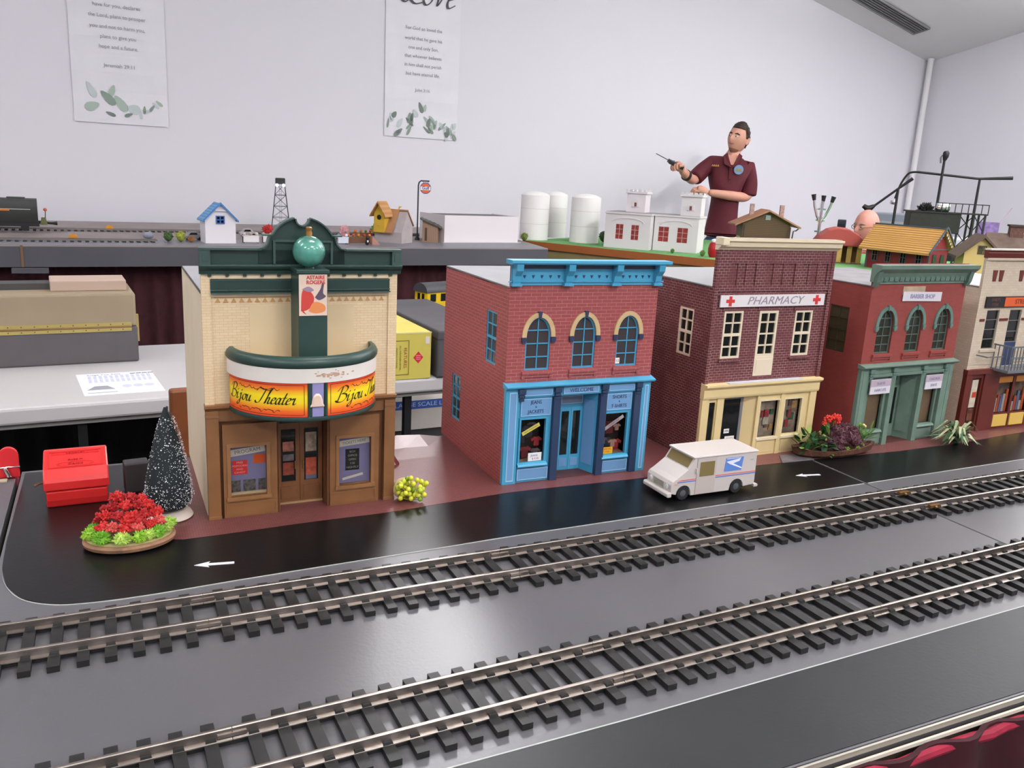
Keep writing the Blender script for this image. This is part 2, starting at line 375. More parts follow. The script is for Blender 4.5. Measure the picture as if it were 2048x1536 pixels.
bn = banner('wall_banner', 'white paper banner headed with a script word and dense grey-green leaves', 2.155, 2.725, 1.9, .63,
    [('For God so loved the', .74, .05), ('world that he gave his', .672, .05), ('one and only Son,', .612, .05), ('that whoever believes', .555, .05), ('in him shall not perish', .496, .05), ('but have eternal life.', .437, .05), ('John 3:16', .328, .047)], lv2, [.16, .355, .58, .8])
mb = MB(1); script(mb, 'Love', .13, .9, .26, lambda s, t: (s, -.007, t), nib=.07)
mb.obj('script_word', M('banner_ink_dark', (110,106,112), .7), bn)
# ------------------------------------------------------------------ the near platform
grey_m = M('platform_grey', (94, 93, 97), .36, ior=1.48, noise=(3, .86), bump=(260, .06))
road_m = M('road_black', (17, 17, 18), .3, ior=1.4, noise=(5, .8), bump=(200, .05))
edge_m = M('paper_edge', (165, 170, 165), .6)
side_m = M('platform_side', (70, 62, 52), .6)
def module(label, x0, x1, y0, y1, th=.09):
    t = thing('platform_module', label, 'platform', ((x0+x1)/2, (y0+y1)/2, 0), 0, 'grey plywood modules the village stands on')
    a, b = (x1-x0)*500, (y1-y0)*500
    MB().box(-a, a, -b, b, -12, 0).obj('deck', grey_m, t, bevel=.8)
    m = MB()
    for bx in ((-a, a, -b, -b+18), (-a, a, b-18, b), (-a, -a+18, -b+18, b-18), (a-18, a, -b+18, b-18)): m.box(*bx, -th*1000, -12)
    m.obj('frame', side_m, t)
    for sx in (-1, 1):
        for sy in (-1, 1):
            MB().box(sx*(a-60)-20, sx*(a-60)+20, sy*(b-60)-20, sy*(b-60)+20, FZ*1000, -12).obj('leg', side_m, t)
    return t
module('main grey platform module under the theater, the blue shop and the pharmacy', -.1165, .9625, .384, 1.196)
module('grey platform module under the barber shop, joined right of the seam', .9645, 2.3, .384, 1.196)
module('bare grey platform module at the left edge, past the dark gap', -1.1, -.1215, .384, 1.172)
# black road paper with a rounded corner
def road():
    f = [(-.112, 1.188), (-.114, .965), (-.112, .90), (-.105, .86), (-.09, .828), (-.066, .809), (-.035, .801), (.017, .799), (.1, .803), (.211, .8065), (.3, .8085), (.387, .812), (.5, .8135), (.6, .8145), (.75, .816), (.96, .818)]
    for lab, pts in (('black road paper with a rounded corner in front of the theater', f + [(.96, 1.188)]), ('black road paper in front of the barber shop', [(.967, .818), (1.32, .8235), (2.25, .835), (2.25, 1.188), (.967, 1.188)])):
        t = thing('road_sheet', lab, 'road', (pts[0][0], pts[0][1], 0))
        o = [(1000*(x-pts[0][0]), 1000*(y-pts[0][1])) for x, y in pts]
        MB().prism(o, .02, .7, 'z').obj('sheet', road_m, t)
        m = MB()
        q = o[1:16] if len(o) > 8 else o[:3]
        wv = random.Random(2)
        vs = []
        for i, p in enumerate(smoothpath([(a, b, 0) for a, b in q], 6)):
            w_ = .7 + .5*wv.random(); vs += [(p.x, p.y - w_, .75), (p.x, p.y + .35, .75), (p.x, p.y - w_, .02)]
        n = len(vs)//3
        m.add(vs, [(3*i, 3*i+1, 3*i+4, 3*i+3) for i in range(n-1)] + [(3*i+2, 3*i, 3*i+3, 3*i+5) for i in range(n-1)])
        m.obj('torn_edge', edge_m, t)
    tag(MB(1).prism([(-.112, .386), (.9605, .386), (.9605, .492), (.6, .4815), (.35, .4745), (.0, .470), (-.112, .468)], .00002, .0006, 'z').obj('front_strip', M('strip_black', (34, 36, 39), .42, ior=1.38, noise=(9, .75), bump=(240, .06))),
        'smooth black strip along the front edge of the main module', 'road')
    tag(MB(1).prism([(.967, .386), (2.25, .386), (2.25, .525), (.967, .492)], .00002, .0006, 'z').obj('front_strip', MATS['strip_black']), 'smooth black strip at the front, right of the seam', 'road')
    e = MB(1)
    e.prism([(-.112, .4665), (.0, .4685), (.35, .4732), (.6, .4802), (.9605, .4907), (.9605, .492), (.6, .4815), (.35, .4745), (.0, .470), (-.112, .468)], .0006, .0008, 'z')
    for o in bpy.data.objects:
        if o.name == 'front_strip': e.obj('torn_edge', edge_m, o)
road()
# brick paper pavement
pave_m = brick('brick_paper', (112, 58, 56), (98, 50, 50), (138, 92, 88), 5.5, 2.6, .5, .36, .5)
MATS['brick_paper'].node_tree.nodes['Principled BSDF'].inputs['IOR'].default_value = 1.5
def pavement():
    pts = [(.02, 1.186), (.022, .93), (.053, .917), (.2, .922), (.289, .922), (.36, .929), (.46, .938), (.6, .934), (.75, .93), (.913, .926), (.959, .925)]
    n = 26; back = [(.959 - i*(.939/n), 1.186) for i in range(n+1)]
    top = []
    for i in range(n+1):
        x, y = back[i]; z = 1.0
        if .31 < x < .46: z = 1.0 + 9*math.sin((x-.31)/.15*math.pi)   # paper lifts at the rear edge
        top.append((x, y, z))
    t = thing('brick_pavement', 'reddish brick-paper pavement under the theater and the blue shop', 'pavement', (0, 0, 0))
    front = [(x, y, 1.0) for x, y in pts[1:]]
    m = MB(); K = 1000; nf = 26; rows = 7; vs = []
    fl = smoothpath([(a, b, 0) for a, b, c in front], 4)
    def fy(x):
        for i in range(len(fl)-1):
            if fl[i].x <= x <= fl[i+1].x + 1e-9: return fl[i].y + (fl[i+1].y-fl[i].y)*(x-fl[i].x)/max(1e-9, fl[i+1].x-fl[i].x)
        return fl[-1].y
    for j in range(rows):
        for (x, y, z) in reversed(top):
            f = j/(rows-1); y0 = fy(max(x, .0221)); vs.append((x*K, (y0 + (y-y0)*f)*K, 1.0 + (z-1.0)*max(0, (f-.72)/.28)**1.5))
    c = n+1
    m.add(vs, [(j*c+i, j*c+i+1, (j+1)*c+i+1, (j+1)*c+i) for j in range(rows-1) for i in range(n)])
    b = len(vs)
    m.add([(x, y, .7) for x, y, z in vs[:c]] + [v for v in vs[:c]], [(i, i+1, i+1+c, i+c) for i in range(c-1)])
    m.obj('brick_sheet', pave_m, t)
    t2 = tag(MB(1).prism([(.968, .925), (1.14, .915), (1.3, .918), (1.476, .931), (2.2, .94), (2.2, 1.186), (.968, 1.186)], .0007, .0012, 'z').obj('brick_pavement', pave_m), 'reddish brick-paper pavement under the barber shop', 'pavement')
    tag(MB(1).prism([(.905, .924), (.965, .921), (.975, .951), (.925, .953)], .0012, .0022, 'z').obj('slate_tile', M('slate', (120,112,115), .5, noise=(60,.7))), 'small grey slab at the pharmacy corner', 'tile')
pavement()
# edge trim and velvet skirt on the near side
def skirt(name, label, p0, p1, ztop, zbot, amp, waves, rgb, th=.004, band=None):
    a = Vector(p0); b = Vector(p1); d = (b-a); L = d.length; d.normalize(); nrm = Vector((d.y, -d.x)); rr = random.Random(5)
    n = waves*8; vs = []; rows = 6
    ph = [rr.uniform(.7, 1.3) for _ in range(waves+1)]
    for j in range(rows):
        f = j/(rows-1)
        for i in range(n+1):
            s = i/n; k = min(int(s*waves), waves-1)
            q = amp*(.35+.65*f)*math.sin(2*math.pi*s*waves + .6*math.sin(5*s))*ph[k] if not (band and j == 0) else 0
            p = a + d*L*s + nrm*(q + amp*.8); vs.append((p.x, p.y, ztop + (zbot-ztop)*f))
    c = n+1; fr = [(j*c+i, (j+1)*c+i, (j+1)*c+i+1, j*c+i+1) for j in range(rows-1) for i in range(n)]
    vb = [(x - nrm.x*th, y - nrm.y*th, z) for x, y, z in vs]; N = len(vs)
    m = MB(1).add(vs + vb, fr + [tuple(q+N for q in f[::-1]) for f in fr] + [(i, i+1, N+i+1, N+i) for i in range(n)])
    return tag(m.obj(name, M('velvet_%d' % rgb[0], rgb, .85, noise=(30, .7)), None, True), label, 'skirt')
sk_ = skirt('velvet_skirt', 'crimson velvet skirt hanging from the near edge of the platform', (-1.0, .378), (2.3, .378), -.008, -.99, .012, 46, (58, 8, 20))  # crimson darkened to hold the shade below the platform edge
MB(1).tube([(-1.0 + .02*i,   .3705 + .0012*math.sin(i*1.7), -.0135 + .0012*math.sin(i*2.3)) for i in range(166)], .0045, 8).obj('lit_top_edge', M('velvet_lit_edge', (150, 22, 52), .8, noise=(60, .75)), sk_, True, label='added crimson roll with the light on the skirt top put into its colour')  # added roll; brighter crimson paints the light catching the skirt's top edge
t = thing('edge_trim', 'thin pale metal strip along the front edge of the platform', 'trim', (.6, .384, 0))
MB(1).box(-1.6, 1.6, -.0042, -.0022, -.004, .0012).obj('strip', M('trim_metal', (176, 172, 160), .35, .6), t, bevel=.0004)
MB(1).box(-1.6, 1.6, -.0085, -.0065, -.0085, -.0055).obj('backing_tape', M('trim_tape', (196, 190, 175), .6), t)
# the added roll along the skirt top is coloured as its lit edge
# ------------------------------------------------------------------ tracks
tie_m = M('tie_plastic', (34, 34, 34), .5, noise=(140, .7))
rail_m = M('rail_metal', (178, 168, 160), .34, 1, noise=(70, .8))
def rail_profile(m, L0, L1, y):
    P = [(-4.2,0),(-4.2,.9),(-1.0,1.9),(-1.0,5.6),(-1.7,6.2),(-1.7,8.2),(-1.1,8.7),(1.1,8.7),(1.7,8.2),(1.7,6.2),(1.0,5.6),(1.0,1.9),(4.2,.9),(4.2,0)]
    m.prism([(y+a, 4.8+b) for a, b in P], L0, L1, 'x')
def track(label, loc, rz, joints, x0, x1, seed):
    t = thing('railway_track', label, 'track', loc, rz)
    rr = random.Random(seed); rails = [j for j in joints]
    tm = None
    proto = MB()
    proto.box(-4.6, 4.6, -44.5, 44.5, .0, 5.2)
    for sy in (-24.2, 24.2):
        for k in (-1, 1):
            proto.hexa([(-4.0, sy+k*2.2-1.9, 5.2), (4.0, sy+k*2.2-1.9, 5.2), (4.0, sy+k*2.2+1.9, 5.2), (-4.0, sy+k*2.2+1.9, 5.2)],
                       [(-3.2, sy+k*2.0-1.3, 7.6), (3.2, sy+k*2.0-1.3, 7.6), (3.2, sy+k*2.0+1.3, 7.6), (-3.2, sy+k*2.0+1.3, 7.6)])
    for a in joints:
        for i in range(14):
            x = a + 14.9 + 20.8*i
            if not (x0 < x < x1): continue
            if tm is None: tm = proto.obj('tie', tie_m, t); o = tm
            else: o = dup(tm, t)
            o.location = (x*.001, rr.uniform(-.0006, .0006), 0); o.rotation_euler = (0, 0, rr.uniform(-.01, .01))
    edges = sorted(set([x0] + [j for j in joints if x0 < j < x1] + [x1]))
    for i in range(len(edges)-1):
        for sy in (-24.2, 24.2):
            m = MB(); rail_profile(m, edges[i]+.25, edges[i+1]-.25, sy); m.obj('rail', rail_m, t, True)
    # underside webbing joining the ties
    for sy in (-24.2, 24.2): MB().box(x0, x1, sy-2.5, sy+2.5, 1.0, 3.4).obj('tie_web', tie_m, t)
    for j in edges[1:-1]:
        for sy in (-24.2, 24.2): MB().box(j-10, j+10, sy-2.3, sy+2.3, 6.8, 9.4).obj('rail_joiner', rail_m, t)
    return t
rear = track('rear railway track on black ties, nearer the shop fronts', (0, .735, .0004), 0, [61+300*k for k in range(-2, 7)], -430, 1900, 1)
front = track('front railway track on black ties, nearer the crimson skirt', (.18, .532, .0004), 1.77, [181+300*k for k in range(-3, 6)], -620, 1700, 2)
for sy in (-24.2, 24.2):
    m = MB(); m.box(966-9, 966+9, sy-6, sy+6, 6.6, 10.2); m.ball((966, sy-6.5, 7.5), 2.2, 8, 5); m.obj('rail_clamp', M('brass', (132, 100, 62), .45, .7), rear)
# painted arrows
arrow_m = M('arrow_white', (210, 210, 216), .5)
def arrow(label, loc, rz, L=39):
    o = MB().prism([(0,0),(15,-6.5),(13.5,-2.4),(L,-2.4),(L,2.4),(13.5,2.4),(15,6.5)], .0, .4, 'z').obj('road_arrow', arrow_m, None, loc=loc, rz=rz)
    tag(o, label, 'arrow', 'white arrows laid on the road')
arrow('white paper arrow lying on the road below the flower arrangement', (.061, .8485, .0008), -9)
arrow('white paper arrow lying on the road behind the mail truck', (.884, .8735, .0008), -11, 40)
# ------------------------------------------------------------------ building helpers (mm; front faces -y)
def panel(mb, u0, u1, v0, v1, y0, y1, holes=()):
    us = sorted({u0, u1, *[h[0] for h in holes], *[h[1] for h in holes]}); vs = sorted({v0, v1, *[h[2] for h in holes], *[h[3] for h in holes]})
    us = [u for u in us if u0 <= u <= u1]; vs = [v for v in vs if v0 <= v <= v1]
    for i in range(len(us)-1):
        run = None
        for j in range(len(vs)-1):
            cu, cv = (us[i]+us[i+1])/2, (vs[j]+vs[j+1])/2
            solid = not any(h[0] < cu < h[1] and h[2] < cv < h[3] for h in holes)
            if solid and run is None: run = vs[j]
            if (not solid) and run is not None: mb.box(us[i], us[i+1], y0, y1, run, vs[j]); run = None
        if run is not None: mb.box(us[i], us[i+1], y0, y1, run, vs[-1])
    return mb
def arc(ul, ur, vs, vt, n=12):
    c, a, b = (ul+ur)/2, (ur-ul)/2, vt-vs
    return [(c - a*math.cos(math.pi*i/n), vs + b*math.sin(math.pi*i/n)) for i in range(n+1)]
def spandrel(mb, ul, ur, vs, vt, y0, y1, n=12):
    A = arc(ul, ur, vs, vt, n); h = n//2
    mb.prism(A[:h+1] + [(ul, vt)], y0, y1); mb.prism(A[h:] + [(ur, vt)], y0, y1); return mb
def archring(mb, ul, ur, vs, vt, w, y0, y1, n=14):
    I = arc(ul, ur, vs, vt, n); O = arc(ul-w, ur+w, vs, vt+w, n)
    for i in range(n): mb.prism([I[i], O[i], O[i+1], I[i+1]], y0, y1)
    return mb
def window(parent, ul, ur, vb, vt, y, cols, rows, fm, gm, spring=None, fw=2.0, mw=1.1, meet=None, th=1.4, side=False, name='window'):
    """sash: frame + glazing bars; pane a sub-part"""
    T = (lambda p: (p[1], p[0], p[2])) if side else None
    m = MB(); m.T = T
    top = spring if spring else vt
    m.box(ul, ul+fw, y, y+th, vb, top); m.box(ur-fw, ur, y, y+th, vb, top); m.box(ul+fw, ur-fw, y, y+th, vb, vb+fw)
    if spring: archring(m, ul+fw, ur-fw, spring, vt-fw, fw, y, y+th)
    else: m.box(ul+fw, ur-fw, y, y+th, vt-fw, vt)
    for i in range(1, cols):
        u = ul + (ur-ul)*i/cols; m.box(u-mw/2, u+mw/2, y+.2, y+th, vb+fw, vt-fw*.5)
    for j in range(1, rows):
        v = vb + (vt-vb)*j/rows; k = mw/2 if not (meet and j == meet) else mw
        a = ul+fw
        m.box(ul+fw*.5, ur-fw*.5, y+.2 - (.6 if meet and j == meet else 0), y+th, v-k, v+k)
    o = m.obj(name, fm, parent)
    g = MB(); g.T = T
    pts = arc(ul+.5, ur-.5, spring, vt-.5) if spring else [(ul+.5, vt-.5), (ur-.5, vt-.5)]
    g.prism([(ur-.5, vb+.5), (ul+.5, vb+.5)] + pts, y+th, y+th+.4)
    g.obj('pane', gm, o); return o
def shell(t, W, D, Hs, roofz, wm, rm, bm=None, y0=3, side_holes=()):
    """left wall with window openings, right and back walls, roof deck"""
    m = MB(); m.T = lambda p: (p[1], p[0], p[2]); panel(m, y0, D, 0, Hs, 0, 3, side_holes); m.obj('side_wall', wm, t)
    MB().box(W-3, W, y0, D, 0, Hs).obj('side_wall', wm, t)
    MB().box(3, W-3, D-3, D, 0, Hs).obj('back_wall', bm or wm, t)
    MB().box(1, W-1, y0, D+1, Hs, Hs+2).obj('roof', rm, t)
    MB().box(0, W, y0, D+2, Hs-1.2, Hs+.6).obj('roof_edge', M('roof_edge', (74,70,64), .7), t)
    MB().box(3, W-3, y0+40, D-3, .5, 2).obj('floor_plate', M('inner_floor', (60,50,45), .8), t)
roof_grey = M('roof_card', (140,140,144), .7, noise=(20,.92))
inner_dark = M('inner_dark', (22,20,20), .9)

# ------------------------------------------------------------------ theater
def theater():
    t = thing('theater_building', 'cream brick model theater with green cornice and curved orange marquee', 'building', (.0876, .9654, .001), .2)
    cream = brick('cream_brick', (226,205,168), (221,198,160), (206,170,124), 9, 3.1, .35, .6, .2)
    plain = M('cream_plaster', (224,206,172), .6, noise=(14,.94))
    green = M('theater_green', (42,66,60), .35); grlt = M('green_trim', (60,84,78), .35)
    brown = M('theater_wood', (138,95,58), .45, noise=(35,.85)); brdk = M('theater_wood_dark', (118,78,48), .5, noise=(35,.85))
    shell(t, 219, 244, 260, 258, M('cream_side', (228,214,184), .6, noise=(20,.95)), roof_grey)
    m = MB(); m.box(0, 219, 0, 3, 131, 284); m.obj('upper_facade', cream, t)
    MB().box(0, 10, -2.2, 0, 136, 281).obj('pilaster', cream, t); MB().box(208.6, 219, -2.2, 0, 136, 281).obj('pilaster', cream, t)
    MB().box(0, 219, -2.0, 0, 276.5, 282).obj('header_band', plain, t); MB().box(10, 208.6, -1.4, 0, 256.5, 260.5).obj('header_band', plain, t)
    m = MB()
    for i in range(23):
        u = 17 + 8.35*i
        m.prism([(u-3, 250.2), (u+3, 250.2), (u, 255.4)], -.6, 0)
        m.box(u-4.2, u+4.2, -.3, 0, 255.4, 256.2)
    m.obj('dentil_row', M('dentil', (190,148,96), .6), t)
    m = MB(); m.box(50, 168, -.25, 0, 160, 246.5); m.obj('plaster_patch', M('patch', (222,200,160), .65, noise=(24,.95)), t)
    m = MB(); m.box(9.5, 209.5, -3, 0, 261, 276); m.obj('sign_band', green, t)
    m = MB(); m.box(9.5, 209.5, -5.5, -3, 263.6, 264.8); m.box(9.5, 209.5, -7, -3, 260.6, 262); m.box(9.5, 209.5, -4, -3, 274.6, 276); m.obj('band_ledge', grlt, t)
    # cornice
    m = MB(); m.prism([(0, 282), (-5, 282), (-5.5, 285.5), (-9, 288.5), (-10, 291.2), (0, 291.2)], -1.5, 222.5, 'x'); m.obj('cornice', green, t)
    m = MB()
    m.box(-1, 222, -2, 3, 291.2, 308); m.obj('parapet', green, t)
    m = MB()
    for a, b in ((-1.5, 63), (157, 222.5)): m.box(a, b, -8, 3, 308, 310.2)
    m.box(-1.5, 222.5, -10.5, 0, 290.8, 292.2)
    m.obj('parapet_cap', grlt, t)
    for a, b in ((-1, 10), (211, 222)):
        m = MB(); m.box(a, b, -7, -2, 292, 308); m.box(a+3, b-3, -7.8, -7, 296, 305); m.obj('corner_block', grlt, t)
    m = MB()
    for i in range(12): u = 9 + 18.3*i; m.box(u-1.8, u+1.8, -4.4, -.5, 279.2, 282.2)
    m.obj('bracket_row', green, t)
    # curved pediment with a notch
    out = [(60,309),(66,310.5),(70,314.5),(71.5,320),(73,324)] 
    lc = [(108 - 37*math.cos(R(a)), 307 + 37*math.sin(R(a))) for a in range(28, 79, 6)]
    out = out + lc; notch = [(108 - 8*math.cos(R(a)), 342.5 - 8*math.sin(R(a))) for a in range(0, 181, 18)]
    rt = [(216-x, y) for x, y in reversed(out)]
    full = out + notch + rt
    MB().prism(full + [(156,292),(60,292)], -2, 2.5).obj('pediment', green, t)
    m = MB()
    for seg in (out, rt, notch):
        for (a, b) in zip(seg[:-1], seg[1:]):
            d = Vector((b[0]-a[0], b[1]-a[1])).normalized(); nn = (-d.y*1.1, d.x*1.1)
            m.prism([(a[0]-nn[0]*.4, a[1]-nn[1]*.4), (b[0]-nn[0]*.4, b[1]-nn[1]*.4), (b[0]+nn[0], b[1]+nn[1]), (a[0]+nn[0], a[1]+nn[1])], -8, 2.6)
    for sx in (-1, 1): m.box(108+sx*38.5-5, 108+sx*38.5+5, -8, 2, 323.6, 325.2)
    m.obj('pediment_rim', grlt, t)
    m = MB(); m.box(76, 78.6, -5, -2, 293, 319); m.box(139.5, 142, -5, -2, 293, 319); m.box(78.6, 139.5, -5, -2, 317, 319.4); m.obj('panel_frame', grlt, t)
    # marquee
    CU, A_, B_ = 108.5, 82, 75
    def mp(th, r, v): return (CU - (A_+r)*math.cos(th), -(B_+r)*math.sin(th), v)
    def band(m, a0, a1, prof, n=40):
        k = len(prof); vs = []
        for i in range(n+1):
            th = R(a0 + (a1-a0)*i/n)
            vs += [mp(th, r, v) for r, v in prof]
        m.add(vs, [(i*k+j, (i+1)*k+j, (i+1)*k+(j+1) % k, i*k+(j+1) % k) for i in range(n) for j in range(k)] + [tuple(range(k)), tuple(range(n*k+k-1, n*k-1, -1))])
        return m
    mq = band(MB(), 0, 180, [(-4,134),(-.6,134),(-.6,190),(-4,190)]).obj('marquee', grlt, t, True)
    n = 30; vs = [(CU, 0, 183)] + [mp(R(180*i/n), -3.5, 183) for i in range(n+1)]
    MB().add(vs, [(0, i+1, i+2) for i in range(n)]).obj('marquee_roof', M('marquee_roof', (206,176,130), .6, noise=(40,.7)), mq)
    vs = [(CU, 0, 134.4)] + [mp(R(180*i/n), -1, 134.4) for i in range(n+1)]
    MB().add(vs, [(0, i+2, i+1) for i in range(n)]).obj('soffit', brdk, mq)
    band(MB(), 0, 180, [(-5,189),(1.5,189),(3.2,191.5),(3.4,195),(1.5,199),(-1.5,201.5),(-5,201.5)]).obj('top_rim', green, mq, True)
    band(MB(), 0, 180, [(-1,173.5),(2.0,173.5),(2.0,189.2),(-1,189.2)]).obj('white_band', M('marquee_white', (226,220,212), .5, noise=(30,.93)), mq, True)
    m = MB(); rs = random.Random(8)
    for k in range(46):
        th = rs.gauss(101, 7); v = rs.gauss(181.5, 2.1); q = rs.uniform(.5, 1.3)
        if not 174.5 < v < 188: continue
        m.poly([mp(R(th + q*1.3*math.cos(2*math.pi*i/7)), 2.12, v + q*.8*math.sin(2*math.pi*i/7)) for i in range(7)])
    m.obj('rust_stain', M('rust_stain', (196,160,134), .6, noise=(120,.8)), mq, kind='stuff')
    band(MB(), 0, 180, [(-2,131),(1.6,131),(2.2,133),(1.6,135.4),(-2,135.4)]).obj('bottom_rim', green, mq, True)
    sm = zramp('marquee_print', [(0,(226,60,30)),(.18,(240,110,30)),(.42,(244,214,30)),(.62,(244,222,30)),(.85,(240,120,30)),(1,(222,52,30))], .1355, .173)
    rc = M('red_line', (196,44,28), .5); ink = M('sign_ink', (40,40,20), .5); inkd = M('sign_scroll', (92,40,20), .5)
    Lp = 104.0
    for a0, a1 in ((4, 82.5), (97.5, 176)):
        band(MB(), a0, a1, [(-.6,135.6),(.7,135.6),(.7,173.2),(-.6,173.2)], 24).obj('sign_panel', sm, mq, True)
        fn = lambda s, v, a0=a0: mp(R(a0 + s/Lp*78.5), .95, v)
        m = MB()
        for s0, s1, v0, v1 in ((3,101,137.6,138.1),(3,101,170.6,171.1),(3,3.5,137.6,171.1),(100.5,101,137.6,171.1)):
            k = 16 if s1-s0 > 2 else 1; vs = []
            for i in range(k+1): s_ = s0+(s1-s0)*i/k; vs += [fn(s_, v0), fn(s_, v1)]
            m.add(vs, [(2*i, 2*i+2, 2*i+3, 2*i+1) for i in range(k)])
        for v, up in ((166, 1), (141.8, -1)):
            for c in range(-3, 4):
                P = smoothpath([(52+c*7-4, v, 0), (52+c*7-2, v+1.6*up*(1 if c % 2 else -1), 0), (52+c*7+1, v-1.2*up, 0), (52+c*7+4, v+.4, 0)], 4); vs = []
                for p in P: vs += [fn(p.x, p.y-.35), fn(p.x+.3, p.y+.35)]
                m.add(vs, [(2*i, 2*i+2, 2*i+3, 2*i+1) for i in range(len(P)-1)])
        m.obj('scrollwork', inkd, mq)
        m = MB(); script(m, 'Bijou Theater', 8, 149.5, 17, fn, nib=.1, squeeze=1.04); m.obj('lettering', ink, mq)
    band(MB(), 86, 94.5, [(-.6,135.6),(.5,135.6),(.5,173.2),(-.6,173.2)], 6).obj('lavender_panel', M('lavender', (150,144,196), .5), mq)
    for a in (83.2, 96.2): band(MB(), a-.6, a+1.2, [(-.6,135.4),(1.4,135.4),(1.4,173.4),(-.6,173.4)], 2).obj('divider', green, mq)
    bl = MB(); yb = -(B_+1.0)
    bl.T = lambda p: (CU - .5 + p[0], yb - p[1], p[2])
    prof = [(7.5,146.5),(7.8,148),(6.2,150),(5.8,154),(4.2,159),(1.8,161.5)]
    vs = [(x, 0, z) for x, z in prof] + [(-x, 0, z) for x, z in reversed(prof)]
    bl.add(vs + [(x*.7, 2.4, 153+(z-153)*.8) for x, y, z in vs], [tuple(range(12))[::-1], tuple(range(12, 24))] + [(i, (i+1) % 12, (i+1) % 12+12, i+12) for i in range(12)])
    bl.obj('bell_ornament', M('bell_plaster', (226,200,180), .6), mq, True)
    # sign tower with poster and globe
    tw = MB(); tw.box(95.5, 127, -42, 0, 184, 287); tw.box(93.5, 129, -44, 0, 287, 291); tw.box(94.5, 128, -43, 0, 183, 186); tower = tw.obj('sign_tower', M('tower_green', (46,72,66), .4, noise=(26,.85)), t, bevel=.4)
    MB().box(96, 126.5, -42.6, -42, 241, 286).obj('poster', M('poster_cream', (226,204,186), .5, noise=(60,.9)), tower)
    pr = M('poster_red', (196,54,54), .5)
    text('ASTAIRE', 5.6, pr, tower, (114, -42.75, 282.6), sx=.95, off=.15); text('ROGERS', 5.6, pr, tower, (114, -42.75, 277.4), sx=.98, off=.15)
    def blob(pts, mt, y=-42.7): MB().prism([(p.x, p.y) for p in smoothpath([(a, b, 0) for a, b in pts + pts[:1]], 4)[:-1]], y, y+.1).obj('poster_shape', mt, tower)
    blob([(98,246),(99,266),(104,271),(112,262),(110,252),(104,247)], M('poster_crimson', (206,70,62), .5))
    blob([(106,246),(112,256),(123,253),(124,246),(114,243.5)], M('poster_orange', (226,140,84), .5), -42.78)
    blob([(113,261),(119,270),(121,277),(123,276),(122,266),(125,262),(118,258)], M('poster_grey', (92,80,98), .5), -42.82)
    blob([(99,270),(106,273),(112,269),(106,267)], M('poster_mauve', (156,132,150), .5), -42.84)
    blob([(98.5,249),(103,243.5),(104,242.3),(100,245)], pr, -42.86)
    gl = MB().ball((110.5, -26, 309), 17.6, 32, 20).obj('globe', M('globe_green', (86,160,142), .14, noise=(52,.42), coat=.6), t, True)
    MB().lathe([(3.4,0),(3.6,3),(3.0,6),(3.6,7),(3.4,9),(2.2,9.6)], 12, (110.5, -26, 326)).obj('gold_cap', M('gold_cap', (176,130,70), .35, .6), gl, True)
    MB().lathe([(6,290.8),(5,292.5),(4,293.5)], 12, (110.5, -26, 0)).obj('globe_seat', grlt, t)
    # wooden ground floor
    m = MB(); panel(m, 0, 219, 0, 131, 3, 6, [(80, 136, 0, 116), (24, 66, 24, 87), (149, 190, 24, 87)]); m.obj('lower_wall', brdk, t)
    m = MB(); m.prism([(6, 129), (-3, 129), (-4, 131), (-8, 133), (-8, 136), (6, 136)], -.5, 219.5, 'x'); m.obj('wood_cornice', brown, t)
    m = MB(); m.box(0, 219, -2, 3, 116, 129); m.box(80, 136, 0, 3, 112, 116.5); m.obj('fascia', brown, t)
    for a in (0, 205.5): m = MB(); m.box(a, a+13.5, -5, 3, 0, 129); m.box(a-.5, a+14, -5.8, 3, 0, 4); m.box(a-.4, a+13.9, -5.8, 3, 121, 124); m.obj('pilaster', brown, t, bevel=.3)
    for a, b, wl, wr in ((17, 79, 25, 65), (137, 199, 150, 189)):
        m = MB(); panel(m, a, b, 0, 112, -4, 3, [(wl, wr, 26, 85)]); m.obj('shop_bay', brown, t)
        m = MB(); panel(m, wl-4, wr+4, 19, 89, -5.6, -4, [(wl, wr, 25.5, 85)]); m.box(wl-5, wr+5, -7.5, -4, 21, 25.5); m.obj('window_frame', M('wood_trim', (146,103,65), .45, noise=(35,.85)), t)
        m = MB(); panel(m, a+2, b-2, 2, 18, -4.7, -4, [(a+5, b-5, 5, 15)]); m.obj('lower_panel', brown, t)
        bd = MB().box(wl-.5, wr+.5, 1.2, 2.4, 24.5, 86).obj('display_board', M('lavender_board', (128,124,160), .6), t)
        g = MB().box(wl, wr, -1.4, -1.0, 25.5, 85).obj('pane', M('clear_glass', (255,255,255), .03, trans=1, ior=1.1), t)
        def card(u0, u1, v0, v1, mt, rot=0, txt=None, tm=None, sz=4, sx=1):
            cu, cv = (u0+u1)/2, (v0+v1)/2
            o = MB().box(-(u1-u0)/2, (u1-u0)/2, -.3, 0, -(v1-v0)/2, (v1-v0)/2).obj('card', mt, bd, loc=(cu*.001, .0011, cv*.001)); o.rotation_euler = (0, R(-rot), 0)
            def put(s_, sz, tm, z=0, sx=1):
                q = text(s_, sz, tm, bd, (0, 0, 0), sx=sx); q.location = Vector((cu*.001, .0011, cv*.001)) + Matrix.Rotation(R(-rot), 3, 'Y') @ Vector((0, -.00045, z*.001)); q.rotation_euler = (Matrix.Rotation(R(-rot), 3, 'Y') @ Matrix.Rotation(R(90), 3, 'X')).to_euler()
            if txt: put(txt, sz, tm, 0, sx)
            return put
        wc = M('card_white', (214,206,190), .6); bk = M('card_black', (30,28,30), .5); gi = M('card_ink', (110,104,96), .6)
